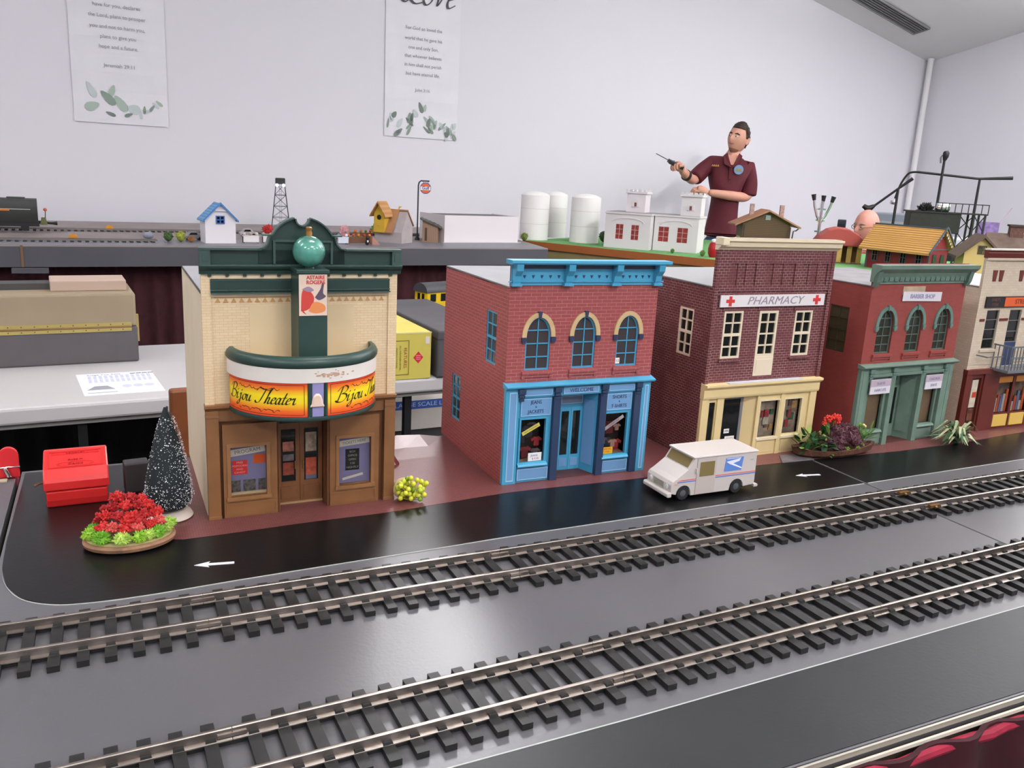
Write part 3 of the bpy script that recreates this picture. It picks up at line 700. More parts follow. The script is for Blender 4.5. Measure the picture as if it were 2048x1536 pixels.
        if wl < 100:
            card(wl, wr-1, 74, 82, wc, 6, 'PROGRAM', gi, 6.2)
            cr = card(wl+2, wl+19, 50, 67, M('card_red', (206,50,44), .5)); 
            for k in range(4): cr(['FREE','POPCORN','AND','CANDY'][k], 3.2, M('card_pale', (236,170,160), .6), 6-4*k, 1.1)
            card(wl+26, wr-.5, 62, 73, M('card_orange', (206,84,32), .5))
            for k, (a2, b2) in enumerate(((1, 11), (14, 28), (31, 39))):
                c = card(wl+a2, wl+b2, 28, 43, M('photo_grey', (110,104,98), .5, noise=(260,.3))); 
            MB().box(wl, wr, -.9, 1, 25.6, 29).obj('sill', M('sill_pale', (196,176,140), .6), bd, loc=(0, 0, 0))
        else:
            card(wl+.5, wr-.5, 74, 81.5, wc, 5, 'TICKETS HERE', gi, 4.6)
            c = card(wl+9, wl+26, 42, 69, bk)
            pal = M('card_pale_green', (150,150,130), .6)
            for k, s_ in enumerate(['BOX','OFFICE','OPEN','7:30','NIGHTLY']): c(s_, 3.6, pal, 10-5*k)
            card(wl+5, wl+31, 32, 35, wc, 11)
    # recessed doors
    dm = M('door_wood', (122,80,48), .45, noise=(35,.8))
    m = MB(); m.box(77, 80, -4, 24, 0, 116); m.box(136, 139, -4, 24, 0, 116); m.box(80, 136, 3, 24, 113, 116); m.obj('door_recess', brdk, t)
    for a in (81, 108.2):
        m = MB(); panel(m, a, a+26.8, 2, 102, 20, 23, [(a+5, a+22, 28, 94)]); m.box(a+4, a+23, 19.2, 20, 6, 22); d = m.obj('door', dm, t)
        MB().box(a+4.5, a+22.5, 21.5, 22, 27.5, 94.5).obj('pane', glass_dark, d)
        MB().box(a+20.5 if a < 100 else a+3, a+22 if a < 100 else a+4.5, 18, 20, 44, 54).obj('handle', M('door_brass', (150,120,70), .35, .8), d)
        for k, (v0, v1, rgb) in enumerate([(66, 78, (190,120,100)), (36, 52, (150,70,50)), (54, 62, (120,110,112))] if a < 100 else [(64, 88, (184,166,140)), (34, 56, (176,80,56)), (28.5, 34, (90,94,110))]):
            MB().box(a+7, a+20, 21.0, 21.4, v0, v1).obj('notice', M('notice_%d' % rgb[0], rgb, .5, noise=(170,.5)), d)
    MB().box(81, 135, 18, 24, 0, 2).obj('threshold', M('threshold', (170,140,100), .35), t)
    s = MB().box(84, 132, 14, 19, 103.5, 115).obj('door_sign', M('door_sign_black', (26,26,26), .4), t)
    text('COMING SOON', 4, M('sign_pale', (170,170,160), .6), s, (108, 13.8, 111.5)); text('TO THIS THEATER', 3.2, MATS['sign_pale'], s, (108, 13.8, 106.6))
    text('', 3, MATS['sign_pale'], s, (0,0,0)) if False else None
theater()

# ------------------------------------------------------------------ the arched-window kit: blue shop and barber shop share it
def arch_shop(kind):
    blue = kind == 'blue'
    if blue:
        t = thing('clothing_shop', 'red brick model shop with bright blue cornice and storefront', 'building', (.4567, .9687, .001), -1)
        wm = brick('red_brick', (158,76,76), (150,70,70), (196,138,130), 15, 4.75, .5, .5, .35, .35)
        fr = M('shop_blue', (74,160,196), .35); dk = M('shop_navy', (44,62,92), .4); ar = M('arch_cream', (206,178,132), .6, noise=(60,.9)); pn = M('panel_blue', (112,158,202), .4); hi = M('shop_line', (150,200,228), .5)
        win = M('sash_blue', (70,158,196), .4); wf = wm; gm = M('shop_glass', (70,64,66), .1, ior=1.5)
    else:
        t = thing('barber_shop', 'red model barber shop with dull green cornice and storefront', 'building', (1.0683, .9525, .001), 1.8)
        wm = brick('fine_brick', (146,66,58), (140,60,54), (134,58,52), 8, 3.0, .3, .65, .25)
        fr = M('shop_green', (112,136,122), .45, noise=(40,.85)); dk = M('green_dark', (98,124,110), .45, noise=(40,.8)); ar = M('arch_green', (104,134,122), .5, noise=(60,.8)); pn = M('panel_green', (118,142,128), .45, noise=(40,.85)); hi = pn
        win = M('sash_green', (84,104,94), .5); gm = M('barber_glass', (52,52,44), .1, ior=1.5)
    W, D = 222, 238
    sh = [(37, 72, 154, 225), (161, 196, 40, 108)] if blue else [(37, 76, 150, 224)]
    shell(t, W, D, 262, 262, wm, roof_grey if blue else M('roof_wood', (140,137,140), .7, noise=(26,.8)), side_holes=sh)
    for (a, b, c, d) in sh:
        window(t, a, b, c, d, 1.0, 2, 4, win if blue else M('sash_olive', (60,56,40), .6), gm if blue else M('olive_glass', (74,66,46), .15), meet=2, side=True, fw=2.4, mw=1.6)
    # facade
    AW = [(25.6, 61.5), (95, 129), (162.5, 196.5)]; SP, VT, VB = 199, 225, 154.5
    holes = [(a, b, VB, VT) for a, b in AW]
    m = MB(); panel(m, 0, W, 131, 298, 0, 3, holes)
    for a, b in AW: spandrel(m, a, b, SP, VT, 0, 3)
    m.obj('upper_facade', wm, t)
    for i, (a, b) in enumerate(AW):
        w_ = window(t, a, b, VB, VT, 1.6 if blue else 3.2, 2, 4 if blue else 5, win, gm, spring=SP, fw=2.2, mw=1.4)
        m = MB(); archring(m, a, b, SP, VT, 6, -2.2, .5); m.obj('arch_trim', ar, t, True)
        c = (a+b)/2; an = M('arch_navy', (52,58,88), .45) if blue else ar
        for s_ in (a-3.2, b+3.2): m = MB(); m.box(s_-3.4, s_+3.4, -3.2, 0, SP-5.5, SP-.5); m.box(s_-2.6, s_+2.6, -2.6, 0, SP-8, SP-5.5); m.obj('arch_block', an, t)
        if i < 2 or not blue: m = MB(); m.hexa([(c-1.6,-3.4,VT-1),(c+1.6,-3.4,VT-1),(c+1.6,0,VT-1),(c-1.6,0,VT-1)], [(c-2.8,-3.4,VT+7.5),(c+2.8,-3.4,VT+7.5),(c+2.8,0,VT+7.5),(c-2.8,0,VT+7.5)]); m.obj('keystone', an, t)
        m = MB(); m.box(a-4, b+4, -3.6, .5, 149, 153.6); m.box(a-1, b+1, -1.8, .5, 145, 149); m.box(a-4, a, -2.6, .5, 143.5, 149); m.box(b, b+4, -2.6, .5, 143.5, 149)
        m.obj('window_sill', wm, t, bevel=.3)
    if blue: 
        nt_ = MB().box(163.6, 170, 1.0, 1.5, 158, 166).obj('paper_note', white_m, t); text('12', 5, black_m, nt_, (166.8, .9, 162))
    # cornice with brackets
    m = MB(); m.box(0, W, -2, 3, 266.5, 295); m.obj('frieze', fr, t)
    m = MB()
    if blue:
        m.prism([(3, 294), (-15, 294), (-17, 296), (-17, 299.5), (3, 299.5)], -6, W+8, 'x')
    else:
        m.prism([(3, 270), (-3, 270), (-4, 276), (-8, 284), (-16, 291), (-17, 297), (3, 297)], -4, W+6, 'x')
    m.obj('cornice', fr, t)
    if blue:
        MB().box(10, W-8, -4.5, -2, 288, 294).obj('dark_recess', M('frieze_navy', (58,62,82), .5), t)
        for u in (1, 74.5, 146, 211):
            m = MB(); m.prism([(-2, 268), (-6, 268), (-8, 272), (-9, 279), (-15, 286), (-16, 294), (-2, 294)], u, u+9.5, 'x'); m.box(u-2.2, u+11.7, -9, -2, 266, 269.5); m.obj('cornice_bracket', fr, t, bevel=.3)
        m = MB()
        for u0, u1 in ((12, 73), (86, 144), (158, 209)):
            for k in range(5):
                u = u0 + (u1-u0)*(k+.5)/5; m.prism([(u-2.2, 279.5), (u+2.2, 279.5), (u, 275.2)], -2.6, -2)
        m.obj('dentil_row', dk, t)
        m = MB(); m.box(-4, W+5, -4, -2, 270.5, 272); m.obj('frieze_lip', fr, t)
    else:
        for k in range(18): MB().box(6+k*12, 14+k*12, -5, -2, 271, 281).obj('cornice_panel', dk, t)
        for u in (-3, 213): m = MB(); m.prism([(-2, 262), (-5, 262), (-9, 270), (-12, 286), (-2, 286)], u, u+9, 'x'); m.obj('cornice_bracket', dk, t)
    # storefront
    m = MB(); m.prism([(3, 132), (-9, 132), (-12, 134.5), (-12, 136), (3, 139.5)], -2, W+2, 'x'); m.obj('mid_cornice', fr, t)
    m = MB(); m.box(2, W-1, -3, 3, 118.5, 132); m.obj('fascia', fr, t)
    for a, b, tx in ((26, 68, None), (84, 139, 'WELCOME'), (154, 196, None)):
        if blue:
            o = MB().box(a, b, -4.4, -3, 120.5, 130).obj('fascia_panel', pn, t)
            m = MB()
            panel(m, a+.6, b-.6, 121.1, 129.4, -4.7, -4.4, [(a+1.5, b-1.5, 122, 128.5)]); m.obj('panel_line', hi, o)
            if tx: text(tx, 7.5, M('panel_ink', (62,72,110), .5), o, ((a+b)/2, -4.8, 125.2))
    if not blue: MB().box(18, 204, -6, -3, 117, 122).obj('fascia_lip', fr, t)
    for u0, u1 in ((0, 19.5), (207, 221.5)):
        m = MB(); m.box(u0, u1, -4.5, 3, 0, 132); o = m.obj('corner_post', fr, t, bevel=.3)
        m = MB(); panel(m, u0+5, u1-3.5, 4, 127, -5, -4.5, [(u0+6.2, u1-4.7, 5.5, 125.5)]); m.obj('post_line', hi, o)
        MB().box(u0+6.2, u1-4.7, -4.8, -4.5, 5.5, 125.5).obj('post_panel', pn, o)
    for i, u in enumerate((70, 141.5, 196)):
        m = MB(); m.box(u, u+10.5, -6, 2, 0, 118); o = m.obj('column', dk if blue else fr, t, bevel=.4)
    for u in (17, 70, 142, 196.5):
        m = MB(); m.box(u, u+10, -8.5, -2, 124, 131); m.box(u+.8, u+9.2, -7.6, -2, 119, 123); m.box(u+1.6, u+8.4, -7, -2, 114.5, 118); m.obj('capital', dk if blue else ar, t, bevel=.4)
    for a, b, wl, wr, lines in ((21.5, 70, 25, 61.5, ['JEANS', '&', 'JACKETS']), (152, 196, 153.5, 189, ['SHORTS', '&', 'T-SHIRTS'])):
        m = MB(); panel(m, a, b, 0, 118.5, 0, 3, [(wl, wr, 28, 88)]); bay = m.obj('shop_bay', fr, t)
        if blue:
            o = MB().box(a+2, b-1.5, -1.2, 0, 92, 116.5).obj('sign_panel', pn, t); m = MB(); panel(m, a+2.5, b-2, 92.5, 116, -1.5, -1.2, [(a+3.4, b-2.9, 93.4, 115.1)]); m.obj('panel_line', hi, o)
            for k, s_ in enumerate(lines): text(s_, 7 if k != 1 else 4, M('panel_ink', (62,72,110), .5), o, ((a+b)/2, -1.6, 111-6.4*k), sx=.88)
        else:
            o = MB().box(a-1, b-4, -9, -7.5, 90, 114).obj('sign_panel', M('sign_white', (214,210,216), .6), t); MB().box(a-1, b-4, -9.2, -9, 102.5, 113.5).obj('sign_band', M('sign_mauve', (182,166,178), .6), o)
            for k, s_ in enumerate((['SHAVES', 'HAIRCUTS'] if a < 100 else ['CHILDREN', 'SHAVE'])): text(s_, 6.5, M('sign_violet', (150,144,176), .6), o, ((a+b-5)/2, -9.4, 107.5-11*k), sx=.85)
        m = MB(); panel(m, wl-2.5, wr+2.5, 25, 90.5, -2.2, 0, [(wl, wr, 28, 88)]); m.prism([(0, 22.5), (-6, 22.5), (-7, 24), (-5.5, 26.5), (0, 28)], wl-3.5, wr+3.5, 'x'); m.obj('window_frame', fr, t)
        lp = MB().box(a+1, b-1, -1.5, 0, 2.5, 19.5).obj('lower_panel', pn, t); m = MB(); panel(m, a+1.6, b-1.6, 3.2, 18.8, -1.8, -1.5, [(a+2.6, b-2.6, 4.2, 17.8)]); m.obj('panel_line', hi, lp)
        if blue:
            dsp = MB().box(wl-2, wr+2, 22, 23, 20, 95).obj('display_back', M('shop_dark', (58,44,42), .7, noise=(90,.5)), t)
            MB().box(wl-2, wr+2, 3, 22, 25, 27.6).obj('display_floor', M('display_floor', (196,150,120), .6), t)
            MB().box(wl, wr, 1.2, 1.6, 28, 88).obj('pane', M('clear_glass', (255,255,255), .03, trans=1, ior=1.1), t)
            rr = random.Random(int(a))
            def shirt(u, v, y, s_, mt):
                P = [(-5,-8),(5,-8),(5,2),(9,0),(10.5,4),(5,8),(2,7),(-2,7),(-5,8),(-10.5,4),(-9,0),(-5,2)]
                MB().prism([(u+x*s_, v+z*s_) for x, z in P], y, y+3).obj('garment', mt, t, bevel=.4)
            red = M('garment_red', (168,44,48), .7); wn = M('garment_wine', (112,36,40), .7); sl = M('garment_slate', (64,62,72), .7); tn = M('garment_tan', (178,140,124), .7); gy = M('garment_grey', (120,108,110), .7)
            if a < 100:
                shirt(wl+20, 66, 15, 1.1, sl); shirt(wl+31, 52, 12, .8, red); shirt(wl+11, 56, 16, .8, sl); shirt(wl+14, 38, 12, 1.0, wn); shirt(wl+31, 36, 13, .7, gy); shirt(wl+26, 72, 18, .7, gy)
                o = MB().box(-14, 14, -.4, 0, -2.6, 2.6).obj('paper_strip', M('strip_yellow', (208,194,90), .6), t, loc=((wl+16)*.001, .0009, .0735)); o.rotation_euler = (0, R(-27), 0); text('NEW FASHIONS', 3, M('strip_ink', (120,110,60), .6), o, (0, -.5, 0))
                o = MB().box(wl+14, wl+34, .4, .8, 28.5, 40).obj('price_card', white_m, t); text('JEANS', 4, M('card_blue', (110,120,170), .6), o, (wl+23, .3, 36)); text('$ 9.95', 4, M('card_red2', (196,60,60), .6), o, (wl+25, .3, 31.5))
            else:
                shirt(wl+19, 62, 16, 1.2, wn); shirt(wl+28, 38, 11, .9, red); shirt(wl+15, 42, 13, .8, sl); shirt(wl+22, 40, 10, .7, tn); shirt(wl+8, 44, 12, .6, gy); shirt(wl+30, 62, 14, .6, tn)
                o = MB().box(-17, 17, -.4, 0, -2.4, 2.4).obj('paper_strip', M('strip_grey', (160,150,152), .6), t, loc=((wl+16)*.001, .0009, .0735)); o.rotation_euler = (0, R(-31), 0); text('SUMMER SALE', 3, M('strip_ink2', (104,96,100), .6), o, (0, -.5, 0))
                o = MB().box(wl+1, wl+17, .4, .8, 28.5, 38).obj('price_card', M('card_yellow', (236,180,30), .5), t); text('SPECIAL', 3.6, M('card_red2', (196,60,60), .6), o, (wl+9, .3, 35.4)); text('2 FOR 1', 3.4, MATS['card_red2'], o, (wl+9, .3, 31.2))
        else:
            MB().box(wl-2, wr+2, 6, 7, 27, 90).obj('window_blind', M('blind_tan', (140,116,88), .7, noise=(30,.8)), t)
            MB().box(wl, wr, 1.2, 1.6, 28, 88).obj('pane', M('clear_glass', (255,255,255), .03, trans=1, ior=1.1), t)
            for k in (0, 1): pass
    # recessed entrance with slanted returns
    RD = 27
    m = MB(); m.hexa([(80.5,2,0),(82.5,2,0),(97,RD,0),(95,RD,0)], [(80.5,2,118),(82.5,2,118),(97,RD,118),(95,RD,118)]); m.obj('entrance_side', fr, t)
    m = MB(); m.hexa([(141,2,0),(143,2,0),(134,RD,0),(132,RD,0)][::-1], [(141,2,118),(143,2,118),(134,RD,118),(132,RD,118)][::-1]); o = m.obj('entrance_side', fr, t)
    m = MB(); m.hexa([(139.3,3.9,12),(140.4,4.5,12),(133.4,23.4,12),(132.3,22.8,12)][::-1], [(139.3,3.9,105),(140.4,4.5,105),(133.4,23.4,105),(132.3,22.8,105)][::-1]); m.obj('side_panel', pn, o)
    MB().box(80, 144, 2, RD+3, 116, 118.5).obj('entrance_ceiling', dk, t)
    m = MB(); panel(m, 95, 134, 0, 118, RD, RD+3, [(96.5, 132.5, 2, 92)]); fw_ = m.obj('entrance_wall', fr, t)
    if blue:
        o = MB().box(97, 132, RD-1, RD, 97, 110).obj('transom_panel', M('transom_grey', (116,128,150), .5), t); m = MB(); panel(m, 97.8, 131.2, 97.8, 109.2, RD-1.3, RD-1, [(98.6, 130.4, 98.6, 108.4)]); m.obj('panel_line', hi, o)
    for u0, u1 in ((96.8, 114.3), (114.7, 132.2)):
        m = MB(); panel(m, u0, u1, 2, 92, RD-.6, RD+1.6, [(u0+3, u1-3, 23, 87)]); d = m.obj('door', fr, t)
        MB().box(u0+2.5, u1-2.5, RD+.6, RD+1, 22.5, 87.5).obj('pane', glass_dark, d)
        MB().box(u0+3, u1-3, RD-1.2, RD-.6, 6.5, 18.5).obj('door_panel', pn, d)
    MB().box(81, 143, 0, RD+3, 0, .8).obj('entrance_floor', M('entry_floor', (92,52,48), .5), t)
    MB().box(4, W-4, 42, 43, 2, 258).obj('inner_partition', inner_dark, t)
    if not blue:
        o = MB().box(-46, 46, -1.2, 0, -7.6, 7.6).obj('shop_sign', M('sign_white', (214,210,216), .6), t, loc=(.1165, -.0012, .2455), bevel=.3); o.rotation_euler = (0, R(1.2), 0)
        text('BARBER SHOP', 9.5, M('sign_violet', (150,144,176), .6), o, (0, -1.4, 0), sx=.98, off=.25)
        MB().box(70, 122, -1, 0, 249, 262).obj('old_sign', M('sign_tan', (190,168,140), .6, noise=(50,.75)), t)
    return t
arch_shop('blue'); arch_shop('green')

# ------------------------------------------------------------------ pharmacy
def pharmacy():
    t = thing('pharmacy_building', 'dark brick model pharmacy with cream storefront and red-cross sign', 'building', (.7737, .9663, .001), .2)
    wm = brick('dark_brick', (104,50,54), (92,42,46), (178,146,140), 9.2, 3.95, .62, .6, .5, .75)
    cr = M('pharm_cream', (226,204,150), .45, noise=(30,.95)); lt = M('pharm_ivory', (226,212,180), .45); wf = M('sash_ivory', (224,210,184), .45)
    W, D = 222, 238
    shell(t, W, D, 261, 261, wm, M('pharm_roof', (146,146,148), .7), side_holes=[(38, 72, 153, 224)])
    window(t, 38, 72, 153, 224, .2, 2, 4, wf, glass_dark, meet=2, side=True, fw=3, mw=2, th=2.4)
    holes = [(24.5, 59, 157, 227), (89.5, 125.5, 128, 226.5), (159, 193, 156, 225.5)]
    rec = [(26, 72, 264, 296), (88, 146, 264, 296), (158, 210, 264, 296)]
    m = MB(); panel(m, 0, W, 119, 317, 0, 3, holes); m.obj('upper_facade', wm, t)
    m = MB(); panel(m, 6, W-6, 256, 317, -2, 0, rec); m.box(6, W-6, -2, 0, 250.5, 252.5); m.obj('brick_relief', wm, t)
    for a in (0, W-6): MB().box(a, a+6, -3.2, 0, 119, 317).obj('brick_pier', wm, t)
    m = MB()
    for a, b, c, d in rec:
        k = (b-a)/3
        for q in (1, 2): MB().box(a+k*q-3, a+k*q+3, -1.4, 0, 264, 296).obj('brick_rib', wm, t)
    m = MB()
    for (a, b, c, d) in holes: MB().box(a-4, b+4, -1.6, 0, d+.4, d+5).obj('brick_lintel', wm, t)
    for (a, b, c, d) in (holes[0], holes[2]): MB().box(a-3, b+3, -3.4, .5, c-5, c-.6).obj('brick_sill', wm, t)
    window(t, 24.5, 59, 157, 227, -.8, 2, 4, wf, glass_dark, meet=2, fw=3, mw=2, th=2.4)
    window(t, 159, 193, 156, 225.5, -.8, 2, 4, wf, glass_dark, meet=2, fw=3, mw=2, th=2.4)
    d = window(t, 89.5, 125.5, 157, 226.5, -.8, 2, 4, wf, glass_dark, fw=4, mw=2, th=2.4, name='balcony_door')
    m = MB(); m.box(89.5, 125.5, -1.2, 2, 128, 157); m.box(93, 122, -1.8, -1.2, 132, 153); m.obj('door_panel', wf, d)
    m = MB(); m.prism([(3, 315), (-3, 315), (-5, 318), (-9, 320), (-10, 326), (-13, 328), (-13, 331), (3, 331)], -2, W+4, 'x'); m.obj('cornice', lt, t)
    MB().box(-3, 8, -15, 3, 322, 333).obj('cornice_block', lt, t, bevel=.8)
    MB().box(6, W, -11, 3, 331, 332).obj('cornice_top', M('cornice_grey', (176,164,150), .7), t)
    s = MB().box(12, 209.5, -4.2, -2, 233.5, 250.6).obj('pharmacy_sign', M('sign_board', (222,218,218), .5), t)
    text('PHARMACY', 16.5, M('sign_mauve_ink', (150,140,150), .5), s, (113, -4.4, 241.8), shear=.25, sx=1.22, ext=.15)
    rd = M('cross_red', (208,56,52), .5)
    for u in (29.5, 194): m = MB(); m.box(u-7.5, u+7.5, -4.7, -4.2, 239.8, 244.6); m.box(u-2.5, u+2.5, -4.72, -4.2, 235, 249.2); m.obj('red_cross', rd, s)
    # cream storefront
    m = MB(); m.prism([(3, 98), (-5, 98), (-6, 101), (-6, 112), (-10, 115), (-12, 117), (-12, 120), (3, 121)], -1, W+1, 'x'); m.obj('storefront_cornice', cr, t)
    MB().box(40, W-40, -11, -1, 120.2, 121.4).obj('tape_strip', M('tape', (200,200,206), .6), t)
    m = MB(); panel(m, 0, 42, 0, 98, 0, 3, [(15.5, 26.5, 26, 91)]); panel(m, 106, W, 0, 98, 0, 3, [(112.5, 149.5, 29, 87), (161, 195, 31, 87)]); m.box(0, W, 0, 3, 96, 98.5); m.obj('storefront', cr, t)
    for a, b, y in ((0, 12, -3), (W-13, W, -3), (151, 159, -2.4), (104.5, 110.5, -2.4), (28, 40, -2.4)): MB().box(a, b, y, 0, 0, 98).obj('storefront_post', cr, t, bevel=.3)
    for a, b in ((112.5, 149.5), (161, 195)):
        m = MB(); panel(m, a-1.5, b+1.5, 27, 89, -1.6, 0, [(a, b, 29, 87)]); m.box(a-2.5, b+2.5, -4, 0, 25, 28.6); m.obj('window_frame', lt, t)
        MB().box(a, b, 1.2, 1.6, 29, 87).obj('pane', M('clear_glass', (255,255,255), .03, trans=1, ior=1.1), t)
        MB().box(a-1, b+1, 8, 9, 26, 90).obj('display_back', M('display_mix', (176,158,138), .6, noise=(55,.45)), t)
        rr = random.Random(int(a)); cs = [(160,60,60), (60,110,80), (200,190,170), (90,120,100), (190,150,90), (120,90,80)]
        for k in range(7): 
            u = a+2+rr.uniform(0, b-a-9); v = 30+rr.uniform(0, 44); c = cs[k % 6]
            MB().box(u, u+rr.uniform(5, 11), 5+k*.3, 6.5+k*.3, v, v+rr.uniform(6, 14)).obj('advert', M('advert_%d' % c[0], c, .6, noise=(160,.6)), t)
        MB().box(a+1, b-1, -.8, 0, 4, 22).obj('lower_panel', cr, t, bevel=.3)
    MB().box(15.5, 26.5, 1.6, 2, 26, 91).obj('side_light', glass_dark, t)
    m = MB(); m.box(40, 42.5, 0, 12, 0, 98); m.obj('entrance_side', cr, t)
    m = MB(); m.hexa([(106,1,0),(108,1,0),(88,12,0),(86,12,0)], [(106,1,98),(108,1,98),(88,12,98),(86,12,98)]); m.obj('entrance_side', cr, t)
    MB().box(40, 108, 1, 14, 96, 98).obj('entrance_ceiling', cr, t)
    gd = M('door_grey', (120,120,124), .4)
    m = MB(); panel(m, 44, 87, 0, 97, 9, 12, [(49, 82, 5, 91)]); d = m.obj('door', gd, t); MB().box(48.5, 82.5, 10.5, 11, 4.5, 91.5).obj('pane', glass_dark, d)
    for u0, u1, v0, v1 in ((55, 65, 38, 45), (58, 76, 24, 33)):
        o = MB().box(u0, u1, 8.2, 8.6, v0, v1).obj('notice', white_m, d); text('OPEN' if u0 < 56 else 'CLOSED', (v1-v0)*.5, M('notice_ink', (90,90,100), .6), d, ((u0+u1)/2, 8.0, (v0+v1)/2), sx=.8)
    MB().box(4, W-4, 46, 47, 2, 256).obj('inner_partition', inner_dark, t)
    MB().box(2, W-2, 3, 44, 118, 120).obj('inner_floor', inner_dark, t)
pharmacy()

# ------------------------------------------------------------------ cream brick saloon at the right edge
def saloon():
    t = thing('corner_store', 'pale cream brick model store with grey balcony and red-brown shopfront', 'building', (1.3335, .9635, .001), -.6)
    wm = brick('pale_brick', (204,190,168), (196,180,158), (178,162,140), 9, 4.2, .4, .6, .35)
    rb = M('store_brown', (104,42,32), .5, noise=(30,.85)); W, D = 222, 236
    shell(t, W, D, 258, 258, wm, M('store_roof', (196,196,198), .6))
    wl = [(28, 60), (87, 118), (146, 177)]
    holes = [(a, b, 150, 218) for a, b in wl]; holes[1] = (87, 118, 118, 218)
    m = MB(); panel(m, 0, W, 113, 304, 0, 3, holes); m.obj('upper_facade', wm, t)
    MB().box(0, 9, -2, 0, 113, 304).obj('pier', wm, t); MB().box(W-9, W, -2, 0, 113, 304).obj('pier', wm, t)
    MB().box(0, W, -4, 3, 304, 308).obj('cornice_base', wm, t)
    m = MB(); m.prism([(3, 308), (-4, 308), (-6, 316), (-3, 321), (3, 321)], -2, W+2, 'x'); m.obj('cornice', rb, t)
    MB().box(-2, W+2, -8, 3, 321, 323.5).obj('cornice_top', M('store_white', (214,208,200), .6), t)
    for u in (24, 40, 92, 108, 160, 176): m = MB(); m.hexa([(u+2,-1.2,268),(u+9,-1.2,268),(u+9,0,268),(u+2,0,268)], [(u,-1.2,287),(u+11,-1.2,287),(u+11,0,287),(u,0,287)]); m.obj('brick_inset', rb, t)
    s = MB().box(18, 206, -3, 0, 223, 242).obj('store_sign', black_m, t)
    o = MB().box(64, 202, -3.6, -3, 224.5, 240.5).obj('sign_panel', M('sign_orange', (214,92,44), .5), s)
    text('STREET MARKET', 12, M('sign_rust', (130,50,20), .5), s, (133, -3.9, 232.5), sx=.98)
    text('SANDY\'S', 7, M('sign_brown', (128,84,68), .5), s, (40, -3.3, 236.5), sx=.8); text('STORE', 6.5, MATS['sign_brown'], s, (40, -3.3, 228), sx=.85)
    sf = M('store_sash', (120,116,108), .5)
    for i, (a, b) in enumerate(wl):
        if i != 1: window(t, a, b, 150, 218, 2.2, 1, 4, sf, glass_dark, fw=1.2, mw=1.2); MB().box(a-4, b+4, -3, 1, 145, 149.6).obj('window_sill', wm, t)
        else: window(t, a, b, 160, 218, 2.2, 1, 3, sf, glass_dark, fw=1.2, mw=1.2); MB().box(a, b, 1, 3, 118, 160).obj('balcony_door', M('door_blue', (52,66,100), .45), t)
    for a, b in ((8, 24), (62, 84), (120, 143), (180, 200)): MB().box(a, b, -1, 0, 199, 203.5).obj('brick_band', rb, t)
    # balcony with railing
    bm = M('balcony_grey', (104,108,112), .5); bal = MB().box(62, 190, -34, 0, 112, 117).obj('balcony', bm, t, bevel=.5)
    MB().box(62, 190, -34, -32.6, 157, 159.5).obj('hand_rail', bm, bal); MB().box(62, 190, -33.8, -32.8, 139, 140.6).obj('hand_rail', bm, bal)
    for u in (62, 189): MB().box(u-.6, u+.8, -34, 0, 157, 159.5).obj('hand_rail', bm, bal)
    for k in range(17): u = 62.7 + 8*k; MB().box(u-.7, u+.7, -33.8, -32.6, 117, 158).obj('baluster', bm, bal)
    for k in range(4): MB().box(61.9, 63.2, -27+8*k, -25.6+8*k, 117, 158).obj('baluster', bm, bal)
    def ring(u, v):
        m = MB(); n = 10
        P = [(u+3.1*math.cos(2*math.pi*i/n), -33.2, v+3.1*math.sin(2*math.pi*i/n)) for i in range(n+1)]; m.tube(P, .5, 4); m.obj('rail_ring', bm, bal)
    for k in range(16):
        ring(66.7+8*k, 135); ring(66.7+8*k, 125)
    m = MB(); m.box(20, 60, -22, -20.5, 139, 141); m.box(20, 21.4, -21, 0, 139, 141); m.obj('bracket_arm', bm, t)
    # shopfront
    m = MB(); panel(m, 0, W, 0, 113, 0, 3, [(22, 46, 8, 98), (92, 132, 30, 98), (138, 178, 30, 98)]); m.obj('storefront', rb, t)
    m = MB(); m.box(-1, W+1, -6, 3, 106, 115); m.box(0, 14, -5, 0, 0, 106); m.box(50, 90, -3, 0, 0, 106); m.obj('storefront_trim', rb, t, bevel=.4)
    d = MB().box(22, 46, 3, 4.5, 8, 98).obj('door', M('store_door', (62,30,24), .5), t)
    MB().box(27, 42, 2.2, 3, 44, 94).obj('notice', M('notice_pale', (216,206,184), .5, noise=(90,.8)), d); MB().box(31, 41, 1.9, 2.2, 62, 72).obj('notice', M('notice_red', (196,64,44), .5), d); MB().box(27, 41, 2, 2.6, 20, 42).obj('notice', M('notice_mix', (120,70,54), .5, noise=(120,.4)), d)
    yl = M('panel_yellow', (222,186,92), .5); og = M('panel_orange', (214,140,52), .5)
    for a in (92, 138):
        MB().box(a-1, a+41, 6, 7, 28, 99).obj('display_back', M('store_display', (120,96,80), .6, noise=(60,.4)), t); MB().box(a, a+40, 1.4, 1.8, 30, 98).obj('pane', M('clear_glass', (255,255,255), .03, trans=1, ior=1.1), t)
        MB().box(a+2, a+38, .2, 1.0, 86, 97).obj('window_banner', og, t); MB().box(a, a+38, -2.4, 0, 5, 27).obj('lower_panel', yl, t, bevel=.4)
        rr = random.Random(a)
        for k in range(5): MB().box(a+3+7*k, a+9+7*k, 3, 5, 31, 40+rr.uniform(0, 40)).obj('goods', M('goods_%d' % (k % 3), [(190,180,170), (180,80,40), (96,110,150)][k % 3], .6), t)
    MB().box(4, W-4, 46, 47, 2, 254).obj('inner_partition', inner_dark, t)
    # red advert on the side wall
    o = MB().box(-1.2, 0, 40, 86, 40, 62).obj('side_advert', M('advert_red', (150,36,38), .5), t); m = MB(); m.box(-1.6, -1.2, 44, 82, 48, 50); m.box(-1.6, -1.2, 50, 74, 53, 54.6); m.obj('advert_band', M('advert_pale', (206,150,146), .6), o)
saloon()
